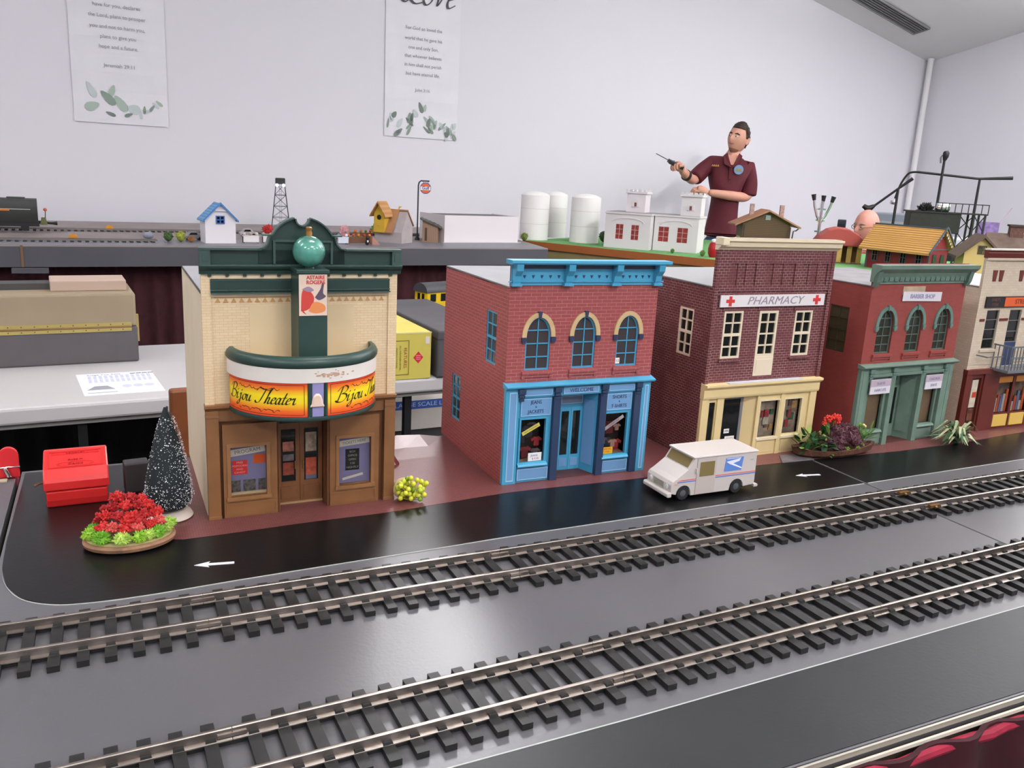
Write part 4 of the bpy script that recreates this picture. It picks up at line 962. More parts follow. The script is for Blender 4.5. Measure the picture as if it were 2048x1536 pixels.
# ------------------------------------------------------------------ mail truck
def truck():
    t = thing('mail_truck', 'white model mail truck with blue eagle emblem parked on the road', 'truck', (.711, .8705, .0008), 0)
    wh = M('truck_white', (200,193,188), .4); tan = M('truck_window', (128,112,72), .35); W = 27
    def arch(cx, r, n=8): return [(cx + r*math.cos(math.pi*i/n), 9 + r*math.sin(math.pi*i/n)) for i in range(n+1)]
    P = [(-69,11), (-69.5,23), (-67,27), (-60,31), (-44,42), (-35,56), (66,56), (68,54), (68.5,13), (66,10)] + [(49.5,9)] + arch(38, 11.5) + [(26,5.5), (-37,5.5)] + arch(-49, 11.5) + [(-61,9)]
    MB().prism(P, -W, W).obj('body', wh, t, bevel=.8)
    MB().box(-38, 69.5, -W-1.2, W+1.2, 56, 59).obj('roof', wh, t, bevel=1.2)
    for x in (-49, 38):
        for sy in (-1, 1):
            m = MB(); m.T = lambda p, x=x, sy=sy: (x + p[0], sy*(W-.6) - sy*p[2]*1, 9.8 + p[1])
            m.lathe([(5.5,-.2),(9,-.2),(10,1),(10,6.5),(9,8)], 20); w_ = m.obj('wheel', M('tyre', (34,34,36), .7), t, True)
            m = MB(); m.T = lambda p, x=x, sy=sy: (x + p[0], sy*(W-.2) - sy*p[2], 9.8 + p[1]); m.lathe([(1,-.6),(3,0),(5.4,.3),(5.6,1.2)], 16); m.obj('hub', M('hub_grey', (84,86,88), .5), w_, True)
        MB().box(x-2, x+2, -W+2, W-2, 8, 11.5).obj('axle', black_m, t)
    # windscreen lies on the sloped front
    d = Vector((9, 14)).normalized(); nx, nz = -d.y, d.x
    def q(s, o): return (-44 + d.x*s + nx*o, 42 + d.y*s + nz*o)
    a, b = q(1.8, .35), q(15, .35); c, e = q(15, -.3), q(1.8, -.3)
    MB().prism([a, b, c, e], -W+3.5, W-3.5).obj('windscreen', tan, t)
    for sy in (-1, 1):
        y0, y1 = (-W-.4, -W) if sy < 0 else (W, W+.4)
        dr = MB().box(-30.5, .5, y0*1, y1, 6.5, 55).obj('door', M('truck_door', (192,182,175), .45), t)
        MB().box(-26, -2.5, y0-.3 if sy < 0 else y1, y0 if sy < 0 else y1+.3, 30.5, 50.5).obj('door_window', tan, dr, bevel=.6)
        MB().box(-31, -30.2, y0-.2, y1+.2, 6.5, 55).obj('door_seam', M('seam_grey', (170,160,154), .6), dr)
        for x0, x1, dz in ((1, 68.4, 0), (-60, -31, -1.2)):
            yy = (y0-.05, y0+.3) if sy < 0 else (y1-.3, y1+.05)
            MB().prism([(x0, 28.6+dz), (x1, 28.6+dz), (x1, 29.8+dz), (x0 + (6 if x0 < 0 else 0), 29.8+dz)], *yy).obj('red_stripe', M('stripe_red', (216,110,104), .5), t)
            MB().prism([(x0, 26.2+dz), (x1, 26.2+dz), (x1, 27.4+dz), (x0, 27.4+dz)], *yy).obj('blue_stripe', M('stripe_blue', (92,120,198), .5), t)
        ye = (y0-.2, y0+.3) if sy < 0 else (y1-.3, y1+.2)
        em = MB().prism([(14,33.5), (43,33.5), (45,52), (16,52)], *ye).obj('emblem', M('emblem_blue', (92,134,206), .5), t)
        yf = ye[0]-.2 if sy < 0 else ye[1]
        for pl in ([(16.5,47), (22,43.5), (42.5,35.5), (43,37), (28,44), (38,46.5), (40,50)], [(17,50.5), (40,50.5), (41,51.2), (17,51.2)]):
            MB().prism(pl, yf, yf+.2).obj('emblem_eagle', M('emblem_white', (226,230,240), .5), em)
        MB().box(-33, -31.5, y0-3 if sy < 0 else y1, y0 if sy < 0 else y1+3, 36, 43).obj('mirror', wh, t, bevel=.4)
        MB().box(-64, -60, y0-.3, y1+.3, 22.5, 24).obj('marker_light', M('marker_amber', (210,150,120), .4), t)
        MB().box(58, 62, y0-.2, y1+.2, 46, 47.2).obj('badge', M('seam_grey', (170,160,154), .6), t)
    MB().prism([(-74,6.5), (-75,8), (-75,11.5), (-73,13), (-68,13), (-68,6.5)], -W-1, W+1).obj('front_bumper', wh, t, bevel=.8)
    MB().prism([(68,6), (74,6), (75,8), (74,10), (68,10)], -W-1, W+1).obj('rear_bumper', wh, t, bevel=.6)
    for k in range(5): MB().box(-70.1, -69, -11, 11, 14.4+1.9*k, 15.4+1.9*k).obj('grille_slot', M('grille', (170,164,150), .6), t)
    for sy in (-1, 1): m = MB(); m.T = lambda p, sy=sy: (-69.4 - p[2], sy*18 + p[0], 19 + p[1]); m.lathe([(3.6,-.6),(3.4,.5),(2,1)], 14); m.obj('headlight', M('lamp_lens', (226,226,224), .2), t, True)
    MB().box(-60, 60, -20, 20, 5, 8).obj('underbody', black_m, t)
truck()

# ------------------------------------------------------------------ red moulded case
def red_case():
    t = thing('red_case', 'glossy red moulded plastic case with embossed lid beside the bottle-brush tree', 'case', (-.083, 1.05, .0008), 1.5)
    rd = M('case_red', (206,40,40), .32); 
    def hull(prof, w0, w1, name):
        m = MB(); n = len(prof); x0, x1 = w0, w1
        m.prism(prof, x0, x1, 'x'); return m.obj(name, rd, t, bevel=1.6)
    hull([(4,0), (1,9), (0,20), (72,20), (71,8), (67,0)], 2.5, 67, 'case_base')
    lid = hull([(-.5,21), (-.2,31), (2,35), (12,43.5), (56,52.5), (70,50), (72.5,42), (72.5,21)], .5, 69, 'case_lid')
    sl = math.atan2(9, 44)
    def P(x, s, h): return (x, 12 + s*math.cos(sl) - h*math.sin(sl), 43.5 + s*math.sin(sl) + h*math.cos(sl))
    def frame(x0, x1, s0, s1, w_, h=.7):
        for a, b, c, d in ((x0,x1,s0,s0+w_), (x0,x1,s1-w_,s1), (x0,x0+w_,s0,s1), (x1-w_,x1,s0,s1)):
            MB().hexa([P(a,c,-.2),P(b,c,-.2),P(b,d,-.2),P(a,d,-.2)], [P(a,c,h),P(b,c,h),P(b,d,h),P(a,d,h)]).obj('embossed_line', rd, lid)
    frame(6, 63, 2, 40, .9); frame(9, 60, 33, 38.5, .7, .5)
    n = 24; m = MB(); m.tube([P(34.5 + 19*math.cos(2*math.pi*i/n), 10 + 5*math.sin(2*math.pi*i/n), .3) for i in range(n+1)], .45, 6); m.obj('embossed_oval', rd, lid, True)
    dk = M('case_red_mark', (176,32,34), .4)
    for s_, v, sz in (('RE-RAILER', 35.4, 4.5), ('MADE IN', 19, 4), ('Classic', 9.6, 6)):
        o = text(s_, sz, dk, lid, P(34.5, v, .5), rot=(math.degrees(sl), 0, 0), ext=.3)
    m = MB(); m.tube([(1,30,22), (-5,29,22), (-10,27,20)], [1.6,1.4,1.8], 8); m.obj('latch', M('latch_brown', (98,66,44), .5), t, True)
red_case()
def small_left():
    t = thing('red_tag', 'red plastic tab with a chrome spring clip at the far left platform edge', 'clip', (-.128, 1.176, 0), 0)
    n = 14; P = [(-11, 0)] + [(-11*math.cos(math.pi*i/n), 28 + 12*math.sin(math.pi*i/n)) for i in range(n+1)] + [(11, 0)]
    MB().prism(P, 0, 5).obj('tab', M('tab_red', (214,42,48), .4), t, bevel=1)
    m = MB(); m.tube([(-12,-1,14), (0,-2,15), (12,-1,14)], .9, 8); m.obj('wire', chrome_m, t, True)
    m = MB(); m.T = lambda p: (p[0] - p[2]*.35, -4 + p[1], 2 + p[2])
    m.lathe([(1.5,0),(3,1),(2.6,4),(3.2,5),(2.6,8),(3,9),(1.8,13)], 12); m.obj('clip', chrome_m, t, True)
    tag(MB().box(-300, 30, -5, 5, -12, 1.5).obj('wood_batten', M('batten', (186,170,146), .6, noise=(20,.8)), loc=(-.16, 1.165, .0)), 'pale wooden batten along the back of the left module', 'batten')
    tag(MB().box(-26, 26, -20, 20, -30, 3).obj('maroon_cloth', M('maroon_cloth', (122,22,44), .85), loc=(-.15, 1.225, 0), bevel=6), 'folded maroon cloth behind the left module', 'cloth')
    tag(MB().prism([(0,0),(22,2),(30,6),(20,8),(0,7)], -4, 4).obj('toy_tool', M('tool_yellow', (214,186,40), .4), loc=(-.168, 1.185, .0028), bevel=1), 'small yellow tool at the left edge of the picture', 'tool')
    tag(MB().box(-14, 14, -10, 10, 0, 38).obj('dark_block', M('block_dark', (56,52,54), .5), loc=(.016, 1.085, .001), rz=6, bevel=2), 'small dark grey block behind the bottle-brush tree', 'block')
    t = thing('ribbed_scrap', 'dark red ribbed scrap poking out behind the theater', 'scrap', (.336, 1.078, .001), 10)
    MB().prism([(-14,0),(16,0),(16,3),(4,22),(-14,24)], 0, 26).obj('body', M('scrap_red', (120,58,56), .6), t)
    for k in range(4): m = MB(); m.hexa([(-13+7*k,-.8,1),(-10+7*k,-.8,1),(-10+7*k,0,1),(-13+7*k,0,1)], [(-16+6*k,-.8,20-3*k),(-13+6*k,-.8,20-3*k),(-13+6*k,0,20-3*k),(-16+6*k,0,20-3*k)]); m.obj('rib', M('scrap_pale', (190,150,142), .6), t)
small_left()

# ------------------------------------------------------------------ bottle-brush tree
def brush_tree():
    rr = random.Random(11)
    t = thing('bottle_brush_tree', 'dark bottle-brush tree dusted with white snow on a white disc', 'tree', (.047, .988, .001))
    MB().lathe([(24,0),(26,1.5),(24,5),(14,9),(4,11)], 28).obj('snow_base', M('snow_base', (214,200,188), .5), t, True)
    MB().tube([(0,0,8),(1,0,70),(2.5,0,131)], 1.2, 6).obj('stem', M('wire', (90,90,90), .4, .8), t)
    def rad(z): f = (z-14)/118; return max(1.2, 30*(1-f)**.62 * min(1, .78 + (z-14)/60))
    g = MB(); s_ = MB()
    for i in range(7000):
        z = 14 + 117*(1-math.sqrt(1-rr.random()*.995)); a = rr.uniform(0, 2*math.pi); r = rad(z)*rr.uniform(.82, 1.03); dz = rr.uniform(-2, 4)
        c, s = math.cos(a), math.sin(a); w_ = .55; px, py = -s*w_, c*w_; ox = 2.5*(z-14)/118
        g.add([(ox + c*r*.25 + px, s*r*.25 + py, z), (ox + c*r*.25 - px, s*r*.25 - py, z), (ox + c*r, s*r, z+dz)], [(0,1,2)])
    for i in range(2600):
        z = 15 + 116*(1-math.sqrt(1-rr.random()*.99)); a = rr.uniform(0, 2*math.pi); r = rad(z)*rr.uniform(.84, 1.0); q = rr.uniform(.28, .7)*(1.6 if rr.random() < .1 else 1)
        x, y = 2.5*(z-14)/118 + math.cos(a)*r, math.sin(a)*r
        s_.add([(x-q,y,z),(x+q,y,z),(x,y-q,z),(x,y+q,z),(x,y,z-q),(x,y,z+q)], [(0,2,5),(2,1,5),(1,3,5),(3,0,5),(2,0,4),(1,2,4),(3,1,4),(0,3,4)])
    g.obj('bristles', M('bristle', (50,64,68), .6), t, kind='stuff'); s_.obj('snow_flecks', M('snow', (226,226,232), .6), t, kind='stuff')
    MB().lathe([(20,13),(25,22),(23,48),(17,78),(9,108),(1,130)], 16).obj('brush_core', M('core_dark', (30,38,40), .8), t, True)
brush_tree()

# ------------------------------------------------------------------ flower arrangements
def petal_ball(m, c, r, n, rr, len_=(.8, 1.1), wd=.3, up=0):
    for i in range(n):
        z = rr.uniform(-.25 + up, 1); a = rr.uniform(0, 2*math.pi); q = math.sqrt(max(0, 1-z*z))
        d = Vector((q*math.cos(a), q*math.sin(a), z)).normalized(); L = r*rr.uniform(*len_)
        s = d.orthogonal().normalized()*r*wd; u = d.cross(s)
        b = Vector(c) + d*L*.3; mdl = Vector(c) + d*L*.7; tip = Vector(c) + d*L
        m.add([tuple(b), tuple(mdl+s), tuple(mdl+u), tuple(mdl-s), tuple(mdl-u), tuple(tip)], [(0,2,1),(0,3,2),(0,4,3),(0,1,4),(5,1,2),(5,2,3),(5,3,4),(5,4,1)])
def flowers():
    rr = random.Random(4)
    t = thing('flower_arrangement', 'red blossoms ringed by lime green sedum on a wood slice', 'flowers', (.004, .928, .001))
    pr = [(0,0),(40,.3),(45,2.5),(46,6),(44,8),(20,8.5)]
    MB().lathe(pr, 40, sx=1, sy=.76).obj('wood_slice', M('bark_slice', (150,112,84), .7, noise=(60,.6)), t, True)
    MB().lathe([(42,8),(42.5,9.2),(5,9.6)], 40, sx=1, sy=.74).obj('slice_top', M('slice_top', (170,160,110), .7, noise=(50,.8)), t)
    grs = [M('sedum_a', (150,196,62), .5), M('sedum_b', (120,178,54), .5), M('sedum_c', (176,206,96), .5)]
    for i, (x, y, r) in enumerate([(-38,-2,10), (-27,-17,11.5), (-8,-25,10.5), (9,-25,10.5), (27,-16,10.5), (36,-2,10.5), (41,8,9), (-34,12,9.5), (18,-21,9)]):
        m = MB(); petal_ball(m, (x, y*.95, 13), r, 90, rr, (.85, 1.05), .085, .1); m.ball((x, y*.95, 13), r*.6, 8, 6); m.obj('sedum_cluster', grs[i % 3], t)
    reds = [M('blossom_red', (190,40,38), .6), M('blossom_crimson', (166,32,34), .6), M('blossom_coral', (206,84,78), .6)]
    spots = [(-26,-6,22),(-16,-12,22),(-4,-15,21),(8,-16,21),(20,-12,21),(29,-5,22),(-22,4,30),(-10,-4,31),(3,-6,31),(15,-3,30),(26,4,28),(-14,8,38),(-3,4,39),(9,6,38),(19,9,36),(-7,14,44),(-11,10,48),(3,14,44),(13,16,40),(-20,14,34),(28,12,26),(-28,10,26),(-2,-10,27),(10,-10,27)]
    for i, (x, y, z) in enumerate(spots):
        m = MB(); petal_ball(m, (x, y, z), 8.4, 40, rr, (.8, 1.1), .2, .0); m.ball((x, y, z), 5, 8, 6); m.obj('blossom', reds[2] if z < 22.5 and i % 2 else reds[i % 2], t)
        if i % 3 == 0: MB().tube([(x*.3, y*.3, 9), (x, y, z-4)], .8, 5).obj('stem', M('stem_green', (84,110,50), .6), t)
    # berry sprig by the theater corner
    t = thing('berry_sprig', 'cluster of yellow-green berries beside the theater corner', 'berries', (.3255, .9455, .001))
    pal = [M('berry_yellow', (206,208,60), .3), M('berry_lime', (176,200,50), .3), M('berry_green', (128,172,48), .3)]
    P = []
    tries = 0
    while len(P) < 34 and tries < 4000:
        tries += 1; c = (rr.uniform(-19,19), rr.uniform(-13,11), rr.uniform(4,33))
        if (c[0]/20)**2 + (c[1]/14)**2 + ((c[2]-17)/17)**2 > 1: continue
        if all((Vector(c)-Vector(q)).length > 5.2 for q in P): P.append(c)
    bo = None
    for i, c in enumerate(P):
        m = MB(); m.ball((0,0,0), 3.3, 14, 9); m.obj('berry', pal[i % 3 if rr.random() < .6 else 0], t, True, loc=tuple(v*.001 for v in c))
        MB().tube([(0,2,1), (c[0]*.5, c[1]*.5+1, c[2]*.6), c], .45, 5).obj('berry_stem', M('stem_lime', (150,160,60), .6), t)
    m = MB(); m.ball((-6,16,13), 15, 9, 7, (1,.45,.95)); m.obj('stone', M('stone_beige', (196,178,128), .7, noise=(80,.85)), t, True)
    # bark planter before the pharmacy and barber shop
    t = thing('bark_planter', 'bark tray of mixed greenery, purple sedum and red flowers before the barber shop', 'plants', (1.015, .935, .0012), -6)
    m = MB(); n = 24; vs = []
    for i in range(n):
        a = 2*math.pi*i/n; r = 1 + .06*math.sin(3*a+1)
        for k, (q, z) in enumerate([(.72,0), (.95,5), (1.02,13), (.93,13), (.8,6)]): vs.append((76*q*r*math.cos(a), 23*q*r*math.sin(a), z + (4 if k in (2,3) else 0)*abs(math.cos(a))**3))
    m.add(vs, [(5*i+k, 5*((i+1) % n)+k, 5*((i+1) % n)+k+1, 5*i+k+1) for i in range(n) for k in range(4)] + [tuple(5*i+4 for i in range(n)), tuple(5*(n-1-i) for i in range(n))])
    m.obj('bark_tray', M('bark', (104,66,50), .8, noise=(70,.6), bump=(200,.8)), t)
    lf = [M('leaf_deep', (44,84,48), .45), M('leaf_mid', (82,120,54), .5), M('leaf_pale', (150,178,90), .5)]
    def leaf(p, d, L, w_, mt, name='leaf'):
        d = Vector(d).normalized(); s = d.cross(Vector((0,0,1))).normalized() if abs(d.z) < .95 else Vector((1,0,0)); p = Vector(p)
        pts = [p, p+d*L*.35 + Vector((0,0,L*.06)), p+d*L*.7 + Vector((0,0,L*.04)), p+d*L]
        m = MB(); m.strip([tuple(q) for q in pts], [.2, w_, w_*.85, .1], tuple(s)); m.strip([tuple(q - Vector((0,0,.25))) for q in pts], [.2, w_, w_*.85, .1], tuple(s)); m.obj(name, mt, t)
    for i in range(80): leaf((rr.uniform(-68,-14), rr.uniform(-14,10), rr.uniform(8,38)), (rr.uniform(-1,1), rr.uniform(-1,.4), rr.uniform(-.3,1)), rr.uniform(13,24), rr.uniform(3,4.8), lf[0 if i % 4 else 2])
    for i in range(40): leaf((rr.uniform(38,70), rr.uniform(-4,12), rr.uniform(14,34)), (rr.uniform(-.6,1), rr.uniform(-.6,.6), rr.uniform(.1,1)), rr.uniform(13,22), rr.uniform(1.4,2.4), lf[1])
    for i in range(8): leaf((rr.uniform(-22,-8), rr.uniform(-20,-14), rr.uniform(6,11)), (rr.uniform(-.6,1), -.8, rr.uniform(-.4,.3)), 9, 2.2, lf[1])
    for (x, y, z, r) in [(-14,-10,24,8.5),(-4,-13,17,8),(2,-12,26,8.5),(10,-4,34,9),(20,-6,30,9.5),(30,-8,26,9),(38,-6,20,8.5),(24,2,38,8.5),(14,6,40,8),(-8,-2,34,7.5),(46,-8,15,7),(56,-6,13,5.5),(6,-14,12,6),(-2,-6,40,8),(34,0,34,9),(42,2,28,8)]:
        m = MB(); r *= 1.4; petal_ball(m, (x,y,z), r, 70, rr, (.8,1.1), .12); m.ball((x,y,z), r*.7, 8, 6); m.obj('sedum_head', M('sedum_purple', (96,56,66), .6, noise=(200,.7)), t)
    for (x, y, z, r) in [(-14,4,56,8),(-3,2,58,8.5),(3,4,52,7.5),(8,6,57,7.5),(-20,2,50,5)]:
        m = MB(); petal_ball(m, (x,y,z), r, 26, rr, (.8,1.15), .3); m.obj('red_flower', M('flower_scarlet', (206,52,38), .5), t)
        MB().tube([(x*.6, y, 10), (x, y, z-3)], .8, 5).obj('stem', M('stem_green', (84,110,50), .6), t)
    for (x, y, z, r) in [(14,-17,13,5),(19,-18,8,4.5),(35,-17,13,4.5),(45,-14,17,4),(-22,-4,46,6),(54,4,42,6)]:
        m = MB(); petal_ball(m, (x,y,z), r, 30, rr, (.8,1.1), .15); m.obj('lime_sprig', M('sprig_lime', (128,170,56), .5), t)
    for (x, y, z) in [(-26,-8,34),(-22,-9,28),(-31,-4,39),(53,-2,46),(58,0,43)]:
        m = MB(); m.ball((x,y,z), 2.2, 8, 6); m.obj('bud', M('bud_cream', (210,200,130), .5), t, True)
    # spider plant
    t = thing('spider_plant', 'low spider plant with pale striped arching leaves before the cream store', 'plant', (1.279, .917, .0012))
    for i in range(54):
        a = rr.uniform(0, 2*math.pi); L = rr.uniform(28, 64); h = rr.uniform(10, 44)*(1 if rr.random() < .6 else .6); c, s = math.cos(a), math.sin(a)
        pts = [(c*L*f, s*L*f*.75, 3 + h*math.sin(min(1, f*1.25)*2.4)*(1-.25*f) + (0 if f < .8 else -3)) for f in (0, .25, .5, .75, 1)]
        pts = [(x, y, max(z, 1.5)) for x, y, z in pts]
        m = MB(); m.strip(pts, [1.6, 2.7, 2.5, 1.7, .1], (-s, c, 0)); m.obj('leaf', M('spider_leaf', (174,184,140), .5, noise=(120,.6)) if i % 3 else lf[0], t)
    MB().ball((0,0,3), 6, 8, 5, (1,1,.6)).obj('crown', lf[0], t, True)
flowers()
# ------------------------------------------------------------------ inside the loop: white table and what lies on it
TZ = -.26
def inner_table():
    t = thing('folding_table', 'long white plastic folding table behind the shops', 'table', (.12, 2.517, FZ), 3.8)
    Z = (TZ-FZ)*1000
    MB().box(-1000, 1050, 0, 760, Z-47, Z).obj('tabletop', M('table_white', (190,187,188), .45, noise=(3,.97)), t, bevel=8)
    MB().box(-980, 1030, 20, 740, Z-62, Z-47).obj('apron', M('table_under', (150,148,146), .6), t)
    for x in (-210, 690, 760):
        for y in (40, 700): MB().box(x-12, x+12, y, y+24, 0, Z-47).obj('leg', black_m, t)
    for x in (-210, 725): MB().box(x-40, x+40, 60, 700, Z-75, Z-62).obj('leg_brace', black_m, t)
    skirt('darkening_drape', 'black cloth added behind the white table to darken the space under its left half', (-1.0, 3.2), (.5, 3.3), TZ-.07, -.99, .015, 16, (26, 26, 24))  # added cloth, only there to make the space under the table darker
    # transport case
    t = thing('transport_case', 'tan and grey transport case with a brass piano hinge on the white table', 'case', (-.32, 2.985, TZ), 3.8)
    MB().box(-500, 394, 0, 260, 0, 118).obj('case_base', M('case_grey', (92,88,90), .7, noise=(12,.9)), t, bevel=6)
    MB().box(-500, 392, 0, 258, 118, 228).obj('case_lid', M('case_tan', (152,136,112), .7, noise=(8,.93)), t, bevel=8)
    br = M('hinge_brass', (196,178,110), .35, .5)
    MB().box(-500, 376, -2.5, 0, 104, 117).obj('hinge_leaf', br, t); MB().box(-500, 376, -2.5, 0, 120, 133).obj('hinge_leaf', br, t)
    m = MB(); m.tube([(-500,-2.5,118.5),(376,-2.5,118.5)], 3, 8); m.obj('hinge_pin', M('hinge_dark', (120,92,60), .4, .6), t)
    for k in range(12):
        for z in (110, 127): m = MB(); m.T = lambda p, k=k, z=z: (350-36*k+p[0], -2.6-p[2], z+p[1]); m.lathe([(2,0),(1.8,.8)], 8); m.obj('screw', M('screw', (96,84,58), .5, .5), t)
    MB().box(150, 372, 60, 200, 228, 262).obj('lid_block', M('case_pink', (186,164,148), .7), t, bevel=3); MB().box(-500, 150, 110, 190, 228, 248).obj('lid_rail', M('rail_dark', (70,70,68), .6), t)
    MB().box(394, 402, 40, 56, 60, 150).obj('catch', br, t)
    # leaflet
    t = thing('printed_leaflet', 'white printed leaflet lying on the white table beside the tan case', 'paper', (-.083, 2.58, TZ+.0002), 4)
    MB().prism([(0,0),(212,0),(204,270),(-10,270)], 0, .5, 'z').obj('sheet', M('paper', (232,232,240), .6), t)
    ink = M('paper_ink', (110,112,128), .6)
    text('Ridge Top Rails', 15, ink, t, (66, 248, .6), rot=(0,0,0)); 
    for k in range(4): MB().box(140+17*k, 155+17*k, 243, 251, .5, .7).obj('logo_bar', M('logo_ink', (70,72,80), .6), t)
    for k in range(12):
        for q in range(2): MB().box(20+15*k, 29+15*k, 150+45*q, 190+45*q, .5, .65).obj('text_block', M('paper_pale', (196,200,220), .6), t)
    MB().prism([(10,62),(84,62),(66,106),(32,106)], .5, .8, 'z').obj('drawing', M('drawing_grey', (150,152,160), .6), t); MB().box(10, 88, 26, 30, .5, .8).obj('drawing_line', ink, t)
    for k in range(3): MB().lathe([(18,.5),(18,.65)], 20, (118+30*k, 90, 0), sx=.75).obj('drawing_spot', M('paper_pale', (196,200,220), .6), t)
    # yellow carton
    t = thing('yellow_carton', 'yellow cardboard box with red diamond mark on the white table', 'box', (.52, 2.557, TZ), 2)
    MB().box(0, 418, 0, 385, 0, 155).obj('carton', M('carton_yellow', (204,190,88), .6, noise=(10,.95)), t, bevel=1.5)
    MB().box(4, 414, 190, 194, 155, 155.8).obj('flap_seam', M('flap_pale', (220,210,150), .6), t); MB().box(5, 418, -.8, 0, 151, 155.6).obj('flap_edge', M('flap_pale', (220,210,150), .6), t)
    ink = M('carton_ink', (112,104,52), .6)
    m = MB(); panel(m, 250, 342, 16, 130, -.8, 0, [(252, 340, 18, 128)]); m.obj('printed_frame', ink, t)
    text('FEATURES', 15, M('carton_rust', (168,96,60), .6), t, (329, -1, 73), rot=(90,90,0)); text('ALL WEATHER DETAIL', 8, ink, t, (312, -1, 73), rot=(90,90,0)); text('KNUCKLE COUPLERS', 7, ink, t, (300, -1, 73), rot=(90,90,0)); text('FINE SCALE MODEL', 8, ink, t, (288, -1, 73), rot=(90,90,0))
    d = MB().prism([(374,52),(391,72),(374,92),(357,72)], -.9, 0).obj('red_diamond', M('diamond_red', (206,46,62), .5), t)
    for k in range(3): MB().box(366+2*(k == 1)*0, 382, -1.1, -.9, 65+6*k, 67.5+6*k).obj('diamond_line', M('diamond_pale', (226,140,150), .6), d)
    MB().box(398, 412, -.8, 0, 116, 140).obj('label', M('label_white', (214,206,196), .6), t)
    t = thing('grey_case', 'long dark grey box beside the yellow carton', 'box', (.958, 2.565, TZ), 2)
    MB().box(0, 230, 0, 680, 0, 158).obj('body', M('box_grey', (82,80,84), .7, noise=(10,.9)), t, bevel=6); MB().box(-1, 231, -1, 681, 128, 131).obj('lid_line', M('box_line', (58,56,60), .7), t)
    t = thing('toy_locomotive', 'yellow toy locomotive with dark roof half hidden by the blue shop', 'locomotive', (1.2, 3.36, TZ), 20)
    yl = M('loco_yellow', (222,186,24), .4); dk = M('loco_dark', (66,66,70), .5)
    MB().box(-75, 200, -45, 45, 35, 60).obj('frame', black_m, t); MB().box(-60, 190, -40, 40, 60, 120).obj('body', yl, t, bevel=2); MB().box(-32, 120, -42, 42, 120, 176).obj('cab', yl, t, bevel=2)
    m = MB(); n = 10; m.prism([(-46,172)] + [(-46*math.cos(math.pi*i/n), 176+34*math.sin(math.pi*i/n)) for i in range(n+1)] + [(46,172)], -38, 126, 'x'); m.obj('roof', dk, t, True)
    for y in (-42.8, 42): MB().box(-16, 14, y, y+.8, 134, 166).obj('cab_window', glass_dark, t); MB().box(40, 76, y, y+.8, 134, 166).obj('cab_window', glass_dark, t)
    for y in (-22, 6): MB().box(-33, -32, y, y+16, 134, 166).obj('cab_window', glass_dark, t)
    for x in (-30, 60, 150):
        for y in (-40, 32): m = MB(); m.T = lambda p, x=x, y=y: (x+p[0], y+p[2], 19+p[1]); m.lathe([(19,0),(19,8)], 16); m.obj('wheel', black_m, t, True)
    MB().box(-78, -72, -30, 30, 60, 96).obj('handrail', yl, t)
    # cartons under the table
    t = thing('floor_carton', 'white carton with a blue printed band under the table', 'box', (1.02, 3.02, FZ+.42), 3)
    MB().box(-120, 260, 0, 300, 0, 118).obj('carton', M('carton_white', (206,198,190), .6), t, bevel=2); b = MB().box(-120, 260, -.8, 0, 84, 118).obj('blue_band', M('band_blue', (62,96,176), .5), t); text('LARGE SCALE LINE', 24, M('band_pale', (190,204,232), .6), b, (60, -1, 101), sx=1.2)
    t = thing('dark_carton', 'dark grey carton standing on the floor below the white one', 'box', (1.02, 3.03, FZ), 3)
    MB().box(-130, 270, 0, 320, 0, 419).obj('carton', M('carton_dark', (62,60,60), .7), t, bevel=2); MB().box(-130, 270, -.8, 0, 300, 310).obj('tape_line', M('tape_line', (120,118,114), .6), t)
    # wooden chair behind the theater
    t = thing('wooden_chair', 'brown wooden chair back showing just left of the theater', 'chair', (.305, 2.2, FZ), 5)
    wd = M('chair_wood', (126,72,40), .45, noise=(14,.8))
    for x in (-190, 140): 
        MB().box(x, x+56, -12, 16, 0, 848).obj('back_post', wd, t, bevel=7)
        MB().box(x, x+40, -400, -365, 0, 430).obj('front_leg', wd, t, bevel=4)
    MB().box(-134, 140, -6, 10, 700, 820).obj('back_panel', wd, t, bevel=4); MB().box(-134, 140, -6, 10, 560, 620).obj('back_slat', wd, t, bevel=4)
    MB().box(-190, 190, -405, 10, 430, 455).obj('seat', wd, t, bevel=6)
inner_table()

